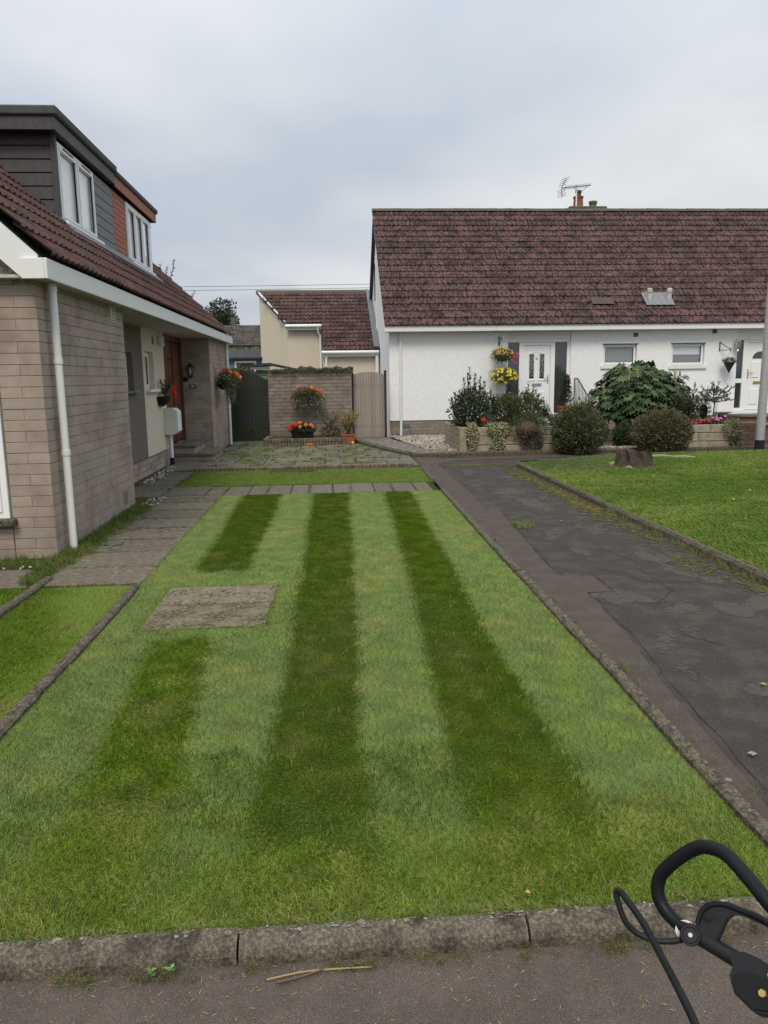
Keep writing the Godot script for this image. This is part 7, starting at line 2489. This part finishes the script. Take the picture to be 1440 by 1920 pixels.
	for k in 6:
		var y := 0.9 + 0.125 * k
		var r := lerpf(0.23, 0.07, k / 5.0)
		clump(pcl, Vector3(6.25 + 0.01 * k, y, -20.4), Vector3(r, 0.13, r), 420, 0.045, 0.018, [Color(0.038, 0.055, 0.022), Color(0.055, 0.075, 0.03), Color(0.028, 0.04, 0.018)], 0.3, 0.25, 0.5)
	put("foliage", pcl, M["leaf"], pc)
	var pcs := MB.new()
	pcs.tube([Vector3(6.25, 0.8, -20.4), Vector3(6.27, 1.5, -20.4)], [0.04, 0.01], 6)
	put("stem", pcs, M["twig"], pc)
	# two hanging baskets on one bracket left of the white door
	var z := -21.0
	var br := MB.new()
	br.box(4.655, 4.685, 2.45, 2.70, -21.35, -21.335)
	br.tube(smooth_path([Vector3(4.67, 2.66, -21.34), Vector3(4.67, 2.68, -21.15), Vector3(4.67, 2.64, z), Vector3(4.67, 2.58, z + 0.02)], 4), 0.011, 6)
	br.tube(smooth_path([Vector3(4.67, 2.47, -21.34), Vector3(4.67, 2.52, -21.2), Vector3(4.67, 2.64, -21.1)], 4), 0.008, 6)
	tag(put("basket_bracket", br, M["black iron"]), "black iron bracket holding the yellow hanging baskets", "bracket")
	hanging("yellow hanging", "upper hanging basket full of small golden flowers by the door", Vector3(4.70, 2.19, z), 0.30, 0.15, "gold", 62, 2.58)
	hanging("yellow hanging", "lower hanging basket of pale yellow petunias by the door", Vector3(4.73, 1.64, z), 0.36, 0.17, "yellow", 66, 2.02)
	# cone basket near the second door
	var b2 := MB.new()
	b2.box(10.90, 10.925, 2.24, 2.50, -21.35, -21.337)
	b2.tube([Vector3(10.912, 2.49, -21.34), Vector3(11.0, 2.38, -21.2), Vector3(11.09, 2.28, -21.06)], 0.010, 6)
	b2.tube([Vector3(10.912, 2.27, -21.34), Vector3(11.09, 2.27, -21.06)], 0.010, 6)
	b2.tube([Vector3(11.09, 2.32, -21.06), Vector3(11.09, 2.20, -21.06)], 0.012, 6)
	tag(put("basket_bracket", b2, M["black iron"]), "black triangular bracket above the brown cone basket", "bracket")
	var cb := thing("cone_basket", "brown cone-shaped hanging basket left of the second door", "hanging basket", Vector3(11.07, 1.9, -21.06))
	var cbm := MB.new()
	cbm.lathe([Vector2(0.0, 1.62), Vector2(0.075, 1.78), Vector2(0.155, 1.93), Vector2(0.16, 1.94)], 14, Vector3(11.07, 0, -21.06))
	put("basket", cbm, M["dark post"], cb)
	var cbl := MB.new()
	clump(cbl, Vector3(11.07, 1.97, -21.06), Vector3(0.19, 0.07, 0.17), 420, 0.045, 0.02, [Color(0.085, 0.11, 0.06), Color(0.13, 0.15, 0.10), Color(0.055, 0.075, 0.04)], 0.1, 0.3, 0.5)
	put("foliage", cbl, M["leaf"], cb)
	var cbc := MB.new()
	for k in 3:
		var a := TAU * k / 3
		cbc.tube([Vector3(11.07 + 0.15 * cos(a), 1.94, -21.06 + 0.15 * sin(a)), Vector3(11.08, 2.22, -21.06)], 0.004, 4)
	put("chain", cbc, M["steel"], cb)

func pot_shape(b: MB, at: Vector3, r0: float, r1: float, hgt: float) -> void:
	var ring := func(r: float, y: float) -> Array:
		return [at + Vector3(-r, y, r), at + Vector3(r, y, r), at + Vector3(r, y, -r), at + Vector3(-r, y, -r)]
	var lv := [ring.call(r0, 0.0), ring.call(r1 * 0.94, hgt * 0.82), ring.call(r1 * 1.03, hgt * 0.82), ring.call(r1 * 1.06, hgt), ring.call(r1 * 0.92, hgt), ring.call(r1 * 0.88, hgt * 0.85)]
	for i in lv.size() - 1:
		for k in 4:
			b.quad(lv[i][k], lv[i][(k + 1) % 4], lv[i + 1][(k + 1) % 4], lv[i + 1][k])
	b.quad(lv[5][0], lv[5][1], lv[5][2], lv[5][3])

# a basket on a wall: leafy mound, trailing stems with small white flowers, blooms at listed places
func basket(called: String, label: String, at: Vector3, r: Vector3, trail: float, spots: Array, zb: float, out: Vector3) -> void:
	var t := thing(called, label, "flower basket", at)
	var across := Vector3.UP.cross(out)
	var bk := MB.new()
	bk.ball(at + out * 0.12, Vector3(0.14, 0.13, 0.14) + across.abs() * 0.08, 6, 10)
	put("basket", bk, M["black plastic"], t)
	var l := MB.new()
	var st := MB.new()
	var cols := [Color(0.085, 0.115, 0.045), Color(0.12, 0.15, 0.06), Color(0.055, 0.075, 0.03), Color(0.15, 0.17, 0.08)]
	clump(l, at + out * (0.18 if absf(out.z) > 0.5 else 0.26) + Vector3.UP * 0.10, r, 1400, 0.05, 0.026, cols, 0.15, 0.25, 0.3)
	var fl := MB.new()
	var wide := absf(r.dot(across)) * 1.1
	for i in 84:
		var s := rf(-1, 1)
		var a := at + across * s * wide * 0.7 + out * rf(0.12, 0.26) + Vector3.UP * 0.1
		var fall := trail * (1.0 - 0.45 * s * s) * rf(0.55, 1.0)
		var e := a + across * s * wide * 0.55 + out * rf(0.05, 0.16) + Vector3.DOWN * fall
		sprig(l, st, a, e, out * 0.06 + Vector3.UP * 0.06, 0.003, 36, 0.034, 0.015, [Color(0.12, 0.145, 0.07), Color(0.17, 0.19, 0.10), Color(0.085, 0.11, 0.045)], 0.05, 0.9)
		for k in 2:
			var q := a.lerp(e, rf(0.25, 1.0)) + out * rf(0.02, 0.07) + ball_dir() * 0.03
			fl.col = Color(0.75, 0.75, 0.68)
			for j in 4:
				fl.leaf(q, (ball_dir() + out * 0.3).normalized(), out, 0.012, 0.009)
	put("stems", st, M["twig"], t)
	put("foliage", l, M["leaf"], t)
	put("small_flowers", fl, M["petal"], t, "stuff")
	for q in spots:
		var pos := Vector3(q[0], q[1], zb + rf(-0.05, 0.05))
		bloom(t, q[2], pos, Vector3(rf(-0.4, 0.4), 0.5, 1) + out * 0.3, rf(0.8, 1.1))

func hanging(_k: String, label: String, at: Vector3, r: float, hgt: float, flower: String, count: int, hook: float) -> void:
	var t := thing("hanging_basket", label, "hanging basket", at, "hanging baskets by the white door")
	var bk := MB.new()
	bk.lathe([Vector2(0.0, at.y - hgt - 0.02), Vector2(r * 0.4, at.y - hgt + 0.01), Vector2(r * 0.66, at.y - 0.02), Vector2(r * 0.68, at.y)], 14, Vector3(at.x, 0, at.z))
	put("basket", bk, M["twig"], t)
	var ch := MB.new()
	for k in 3:
		var a := TAU * k / 3 + 0.4
		ch.tube([Vector3(at.x + r * 0.62 * cos(a), at.y, at.z + r * 0.62 * sin(a)), Vector3(4.67, hook, at.z)], 0.004, 4)
	put("chain", ch, M["steel"], t)
	var l := MB.new()
	var cols := [Color(0.075, 0.095, 0.035), Color(0.10, 0.12, 0.05), Color(0.05, 0.065, 0.025)]
	if flower == "yellow": cols = [Color(0.17, 0.18, 0.06), Color(0.22, 0.22, 0.08), Color(0.11, 0.13, 0.045)]
	clump(l, at + Vector3.UP * 0.02, Vector3(r, hgt * 1.25, r), 1700, 0.04, 0.018, cols, 0.2, 0.3, 0.2)
	put("foliage", l, M["leaf"], t)
	for i in count:
		var d := ball_dir()
		d.z = absf(d.z)
		if flower == "gold" and d.y < -0.25: d.y = -d.y
		bloom(t, flower, at + d * Vector3(r, hgt * 1.3, r) * rf(0.92, 1.08), d + Vector3(0, 0.2, 0.7), rf(0.8, 1.25))
	if flower == "gold":
		for q in [[0.30, -0.02], [0.36, 0.05], [0.26, -0.14], [0.32, -0.20], [0.40, -0.02], [0.22, -0.08]]:
			bloom(t, "magenta", at + Vector3(q[0], q[1], 0.12), Vector3(0.2, 0.2, 1), rf(0.8, 1.1))

func mower() -> void:
	# only the handle stands in the picture; its arms run on to the machine, which stands out of frame on the pavement
	var m := thing("lawn_mower", "black lawn mower handle with bail bar and cable, lower right", "lawn mower", Vector3(1.35, -0.045, -0.35))
	var off := Vector3(0.0, 0.0, 0.0)
	# far arm, crossbar and near arm as one bent, foam-covered bar
	var bar := MB.new()
	var pa := smooth_path([Vector3(0.640, 0.890, -0.600), Vector3(0.558, 0.977, -0.675), Vector3(0.497, 1.040, -0.756), Vector3(0.483, 1.057, -0.800), Vector3(0.474, 1.064, -0.838), Vector3(0.4615, 1.056, -0.866), Vector3(0.449, 1.041, -0.880), Vector3(0.434, 1.018, -0.892), Vector3(0.422, 0.994, -0.900), Vector3(0.4175, 0.974, -0.896), Vector3(0.421, 0.959, -0.886), Vector3(0.431, 0.950, -0.868), Vector3(0.447, 0.948, -0.840)], 6)
	bar.tube(pa, 0.0088, 18)
	put("handle_bar", bar, M["grip foam"], m)
	var arm := MB.new()
	arm.tube([Vector3(0.440, 0.949, -0.853), Vector3(0.468, 0.951, -0.806), Vector3(0.494, 0.952, -0.765)], 0.0098, 16)
	arm.tube(smooth_path([Vector3(0.49, 0.952, -0.77), Vector3(0.60, 0.93, -0.64), Vector3(0.95, 0.55, -0.45), Vector3(1.10, 0.25, -0.42)], 6), 0.0098, 12)
	arm.tube(smooth_path([Vector3(0.638, 0.892, -0.602), Vector3(0.75, 0.82, -0.40), Vector3(1.02, 0.50, -0.16), Vector3(1.10, 0.25, -0.14)], 6), 0.0098, 12)
	put("lower_arm", arm, M["black iron"], m)
	# clamp with bolt and washer, its axle towards the user
	var cp := Vector3(0.4395, 0.9475, -0.846)
	var ax := (Vector3(0.02, 1.65, 0.0) - cp).normalized()
	var rt := Vector3(0.996, 0.0, 0.085)
	rt = (rt - ax * rt.dot(ax)).normalized()
	var cb := Basis(rt, ax, rt.cross(ax))
	var cl := MB.new()
	cl.t = Transform3D(cb, cp)
	cl.lathe([Vector2(0.0, 0.0145), Vector2(0.0085, 0.0145), Vector2(0.0095, 0.0165), Vector2(0.0115, 0.0165), Vector2(0.0124, 0.015), Vector2(0.0124, -0.012), Vector2(0.0, -0.012)], 22)
	var clo := put("clamp", cl, M["black plastic"], m)
	var wa := MB.new()
	wa.t = Transform3D(cb, cp + rt * -0.0042 + ax * -0.002 + cb.z * -0.0045)
	wa.lathe([Vector2(0.0, 0.0), Vector2(0.0128, 0.0), Vector2(0.0128, -0.0025), Vector2(0.0, -0.0025)], 20)
	put("washer", wa, M["bolt steel"], clo)
	var bo := MB.new()
	bo.t = Transform3D(cb, cp)
	bo.lathe([Vector2(0.0, 0.0178), Vector2(0.0026, 0.0178), Vector2(0.0032, 0.0168), Vector2(0.0032, 0.0145)], 8)
	put("bolt", bo, M["bolt steel"], clo)
	# moulded lever, a shaped plate with a rounded edge that rises from the clamp and lies along the arm
	var up := rt.cross(ax) * -1.0
	var lv := MB.new()
	var ol := PackedVector2Array()
	for q in [[0.010, 0.004], [0.014, 0.019], [0.020, 0.029], [0.029, 0.0355], [0.040, 0.038], [0.053, 0.0365], [0.065, 0.0315], [0.085, 0.0235], [0.112, 0.008], [0.135, -0.008], [0.133, -0.015], [0.110, -0.001], [0.088, 0.012], [0.070, 0.020], [0.058, 0.0215], [0.050, 0.017], [0.044, 0.009], [0.038, 0.000], [0.034, -0.006], [0.024, -0.003], [0.012, -0.007]]:
		ol.append(Vector2(q[0], q[1]))
	lv.t = Transform3D(Basis(rt, up, ax).rotated(up, -0.30), cp)
	lv.prism(ol, -0.007, 0.010)
	var lvo := put("lever", lv, M["charcoal plastic"], m)
	var rib := MB.new()
	rib.t = lv.t
	var rp: Array = []
	for q in [[0.0145, 0.013], [0.021, 0.0245], [0.030, 0.0315], [0.041, 0.034], [0.053, 0.0325], [0.066, 0.0275], [0.085, 0.0195], [0.112, 0.004]]:
		rp.append(Vector3(q[0], q[1], 0.010))
	rib.tube(smooth_path(rp, 4), 0.0032, 8)
	put("lever_rib", rib, M["black plastic"], lvo)
	var cup := MB.new()
	cup.t = lv.t
	cup.ball(Vector3(0.029, 0.020, 0.0085), Vector3(0.010, 0.008, 0.003), 6, 12)
	put("lever_hollow", cup, M["black rubber"], lvo)
	# bail: a bent steel rod
	var bl := MB.new()
	bl.tube(smooth_path([Vector3(0.438, 0.945, -0.846), Vector3(0.424, 0.942, -0.845), Vector3(0.404, 0.941, -0.846), Vector3(0.385, 0.944, -0.850), Vector3(0.370, 0.950, -0.857), Vector3(0.360, 0.962, -0.864), Vector3(0.3553, 0.978, -0.872), Vector3(0.3535, 0.990, -0.8775), Vector3(0.3560, 0.9945, -0.876), Vector3(0.359, 0.9945, -0.868), Vector3(0.3605, 0.993, -0.855)], 5), 0.0038, 10)
	put("bail_bar", bl, M["black iron"], m)
	var cbk := MB.new()
	cbk.tube(smooth_path([Vector3(0.3580, 0.9947, -0.871), Vector3(0.3640, 0.9926, -0.820), Vector3(0.3520, 1.012, -0.730), Vector3(0.3335, 1.040, -0.632), Vector3(0.345, 1.00, -0.50), Vector3(0.55, 0.75, -0.42), Vector3(1.0, 0.45, -0.35)], 6), 0.0042, 10)
	put("cable", cbk, M["black plastic"], m)
	# throttle housing on the near arm
	var hs := MB.new()
	var hd := (Vector3(0.494, 0.952, -0.765) - Vector3(0.440, 0.949, -0.853)).normalized()
	var hx := hd
	var hz := (Vector3(0, 1.65, 0) - Vector3(0.48, 0.95, -0.77)).normalized()
	hz = (hz - hx * hz.dot(hx)).normalized()
	var hy := hz.cross(hx)
	hs.t = Transform3D(Basis(hx, hy, hz), Vector3(0.489, 0.9435, -0.777) + hz * 0.010)
	hs.prism(PackedVector2Array([Vector2(-0.026, 0.010), Vector2(-0.014, 0.017), Vector2(0.004, 0.019), Vector2(0.036, 0.017), Vector2(0.044, 0.004), Vector2(0.040, -0.026), Vector2(0.018, -0.036), Vector2(-0.008, -0.030), Vector2(-0.020, -0.016), Vector2(-0.0205, -0.004), Vector2(-0.0265, 0.002)]), -0.014, 0.010)
	var hso := put("throttle_housing", hs, M["charcoal plastic"], m)
	var hc := MB.new()
	hc.t = hs.t
	hc.prism(PackedVector2Array([Vector2(-0.006, -0.004), Vector2(0.008, 0.002), Vector2(0.034, 0.002), Vector2(0.040, -0.006), Vector2(0.036, -0.024), Vector2(0.017, -0.033), Vector2(-0.004, -0.028), Vector2(-0.014, -0.015)]), 0.0102, 0.0145)
	put("cover", hc, M["black plastic"], hso)
	var hb := MB.new()
	hb.t = hs.t * Transform3D(Basis(Vector3.RIGHT, PI / 2), Vector3(0.022, -0.013, 0.0145))
	hb.lathe([Vector2(0.0, 0.005), Vector2(0.0042, 0.005), Vector2(0.0048, 0.004), Vector2(0.0048, 0.0)], 6)
	put("bolt", hb, M["brass"], hso)
	var hh := MB.new()
	hh.t = hs.t * Transform3D(Basis(Vector3.RIGHT, PI / 2), Vector3(-0.0135, -0.012, 0.0098))
	hh.lathe([Vector2(0.0, 0.001), Vector2(0.0028, 0.001)], 10)
	put("screw_hole", hh, M["black rubber"], hso)
	var tm := TextMesh.new()
	tm.text = "6"
	tm.font = SystemFont.new()
	tm.font.font_names = PackedStringArray(["Droid Sans"])
	tm.font_size = 24
	tm.pixel_size = 0.0004
	tm.depth = 0.0006
	setdown("printed_mark", tm, M["house number"], hso, Transform3D(hs.t.basis.rotated(hs.t.basis.z.normalized(), 0.5), hs.t * Vector3(0.020, 0.0085, 0.0106)))
	# the machine itself
	var dk := MB.new()
	dk.cbox(1.08, 1.62, 0.03, 0.20, -0.56, 0.02, 0.05)
	put("deck", dk, M["charcoal plastic"], m)
	var en := MB.new()
	en.lathe([Vector2(0.0, 0.40), Vector2(0.13, 0.38), Vector2(0.15, 0.20)], 18, Vector3(1.36, 0, -0.27))
	put("engine_cover", en, M["black plastic"], m)
	for q in [[1.15, -0.60], [1.55, -0.60], [1.15, 0.06], [1.55, 0.06]]:
		var wh := MB.new()
		wh.t = Transform3D(Basis(Vector3.RIGHT, PI / 2), Vector3(q[0], 0.055, q[1]))
		wh.lathe([Vector2(0.0, 0.025), Vector2(0.09, 0.022), Vector2(0.10, 0.012), Vector2(0.10, -0.012), Vector2(0.09, -0.022), Vector2(0.0, -0.025)], 20)
		put("wheel", wh, M["black rubber"], m)

func litter() -> void:
	var tw := MB.new()
	tw.tube(smooth_path([Vector3(-0.22, -0.038, -1.965), Vector3(-0.10, -0.036, -1.985), Vector3(0.08, -0.038, -1.988)], 4), 0.0028, 5)
	tag(put("straw_stalk", tw, M["straw"]), "long pale dry stalk lying on the pavement by the kerb", "stalk")
	var t2 := MB.new()
	t2.tube(smooth_path([Vector3(-0.19, -0.038, -1.952), Vector3(-0.12, -0.035, -1.965), Vector3(-0.05, -0.034, -1.99)], 4), [0.0035, 0.004, 0.0038, 0.0035, 0.003, 0.0036, 0.003, 0.0026, 0.002], 6)
	tag(put("twig", t2, M["twig"]), "short brown twig crossing the dry stalk by the kerb", "twig")
	# clover seedlings at the kerb's foot
	var n := 0
	for q in [[-0.545, "left of two clover seedlings at the kerb's foot"], [-0.495, "right of two clover seedlings at the kerb's foot"]]:
		var c := MB.new()
		for k in 6:
			c.col = pick([Color(0.10, 0.20, 0.05), Color(0.13, 0.24, 0.06)])
			var a := TAU * k / 6.0
			c.leaf(Vector3(q[0] + rf(-0.008, 0.008), -0.03 + rf(0, 0.02), -2.0), Vector3(cos(a), 0.4, sin(a)).normalized(), Vector3.UP, 0.017, 0.013)
		tag(put("clover_seedling", c, M["leaf"]), q[1], "weed", "clover seedlings by the kerb")
	# fallen petals, leaves and crumbs
	var fb := thing("fallen_bloom", "fallen orange bloom lying on the patio before the bed", "flower", Vector3(-0.5, 0.02, -19.05))
	bloom(fb, "orange", Vector3(-0.54, 0.05, -19.05), Vector3(-0.2, 0.8, 0.5), 1.0)
	bloom(fb, "orange", Vector3(-0.46, 0.05, -19.05), Vector3(0.3, 0.8, 0.5), 0.9)
	var dd := thing("patio_dandelion", "yellow flower among weeds at the patio's far corner", "flower", Vector3(0.55, 0.02, -18.9))
	bloom(dd, "gold", Vector3(0.55, 0.10, -18.9), Vector3(0, 0.6, 0.8), 1.6)
	var ds := MB.new()
	ds.tube([Vector3(0.55, 0.0, -18.92), Vector3(0.55, 0.1, -18.9)], 0.004, 5)
	put("stem", ds, M["leaf"], dd)
	var lb := MB.new()
	for i in 1:
		lb.col = Color(0.45, 0.30, 0.12)
		lb.leaf(Vector3(0.595, 0.045, -2.16), Vector3(-0.9, 0.3, 0.2).normalized(), Vector3(0, 1, 0.4).normalized(), 0.022, 0.014)
	tag(put("fallen_leaf", lb, M["leaf"]), "small tan leaf on the grass just behind the kerb joint", "leaf")
	for q in [[1.80, -3.02, Color(0.28, 0.26, 0.22), "whitish scrap on the driveway margin beside the edging"], [2.27, -3.75, Color(0.24, 0.27, 0.08), "yellow-green leaf on the cracked dark tarmac"], [2.6, -8.5, Color(0.33, 0.29, 0.2), "dry leaf on the middle of the driveway"], [3.0, -8.9, Color(0.33, 0.29, 0.2), "dry leaf on the driveway towards the verge kerb"]]:
		var lm := MB.new()
		lm.col = q[2]
		for k in 4:
			var a := TAU * k / 4.0 + 0.3
			lm.leaf(Vector3(q[0], 0.012, q[1]), Vector3(cos(a), 0.12, sin(a)).normalized(), Vector3.UP, 0.022, 0.018)
		tag(put("fallen_leaf", lm, M["leaf"]), q[3], "leaf")
	# grit on the pavement
	var s := MB.new()
	s.ball(Vector3.ZERO, Vector3(1, 0.5, 0.8), 4, 6)
	var xs: Array = []
	var cs: Array = []
	for i in 900:
		var p := Vector3(rf(-1.4, 1.4), -0.0445, rf(-2.02, -1.45))
		xs.append(Transform3D(Basis(Vector3.UP, rf(0, TAU)).scaled(Vector3.ONE * rf(0.0008, 0.0026)), p))
		cs.append(pick([Color(0.30, 0.27, 0.24), Color(0.20, 0.18, 0.17), Color(0.40, 0.37, 0.33), Color(0.10, 0.09, 0.09)]))
	scatter("grit", s.mesh(), M["stone"], xs, cs, "grit and tiny stones on the brown pavement", "grit")
	# cut grass scattered on the pavement
	var bl := MB.new()
	bl.leaf(Vector3.ZERO, Vector3(0, 0.02, 1).normalized(), Vector3.UP, 1.0, 0.11)
	xs = []
	cs = []
	for i in 420:
		var z := -2.02 + absf(rng.randfn(0, 0.16))
		xs.append(Transform3D(Basis(Vector3.UP, rf(0, TAU)).scaled(Vector3.ONE * rf(0.008, 0.026)), Vector3(rf(-1.4, 1.4), -0.042, minf(z, -1.45))))
		cs.append(pick([Color(0.14, 0.19, 0.05), Color(0.28, 0.26, 0.10), Color(0.35, 0.29, 0.15)]))
	scatter("grass_clippings", bl.mesh(), M["grass blade"], xs, cs, "grass clippings scattered on the brown pavement", "clippings")
	xs = []
	cs = []
	for i in 260:
		xs.append(Transform3D(Basis(Vector3.UP, rf(0, TAU)).scaled(Vector3.ONE * rf(0.01, 0.03)), Vector3(rf(1.6, 3.4), 0.008, rf(-14, -2.4))))
		cs.append(pick([Color(0.30, 0.27, 0.14), Color(0.36, 0.32, 0.2), Color(0.2, 0.2, 0.08)]))
	scatter("leaf_litter", bl.mesh(), M["grass blade"], xs, cs, "tiny bits of leaf litter on the driveway", "litter")
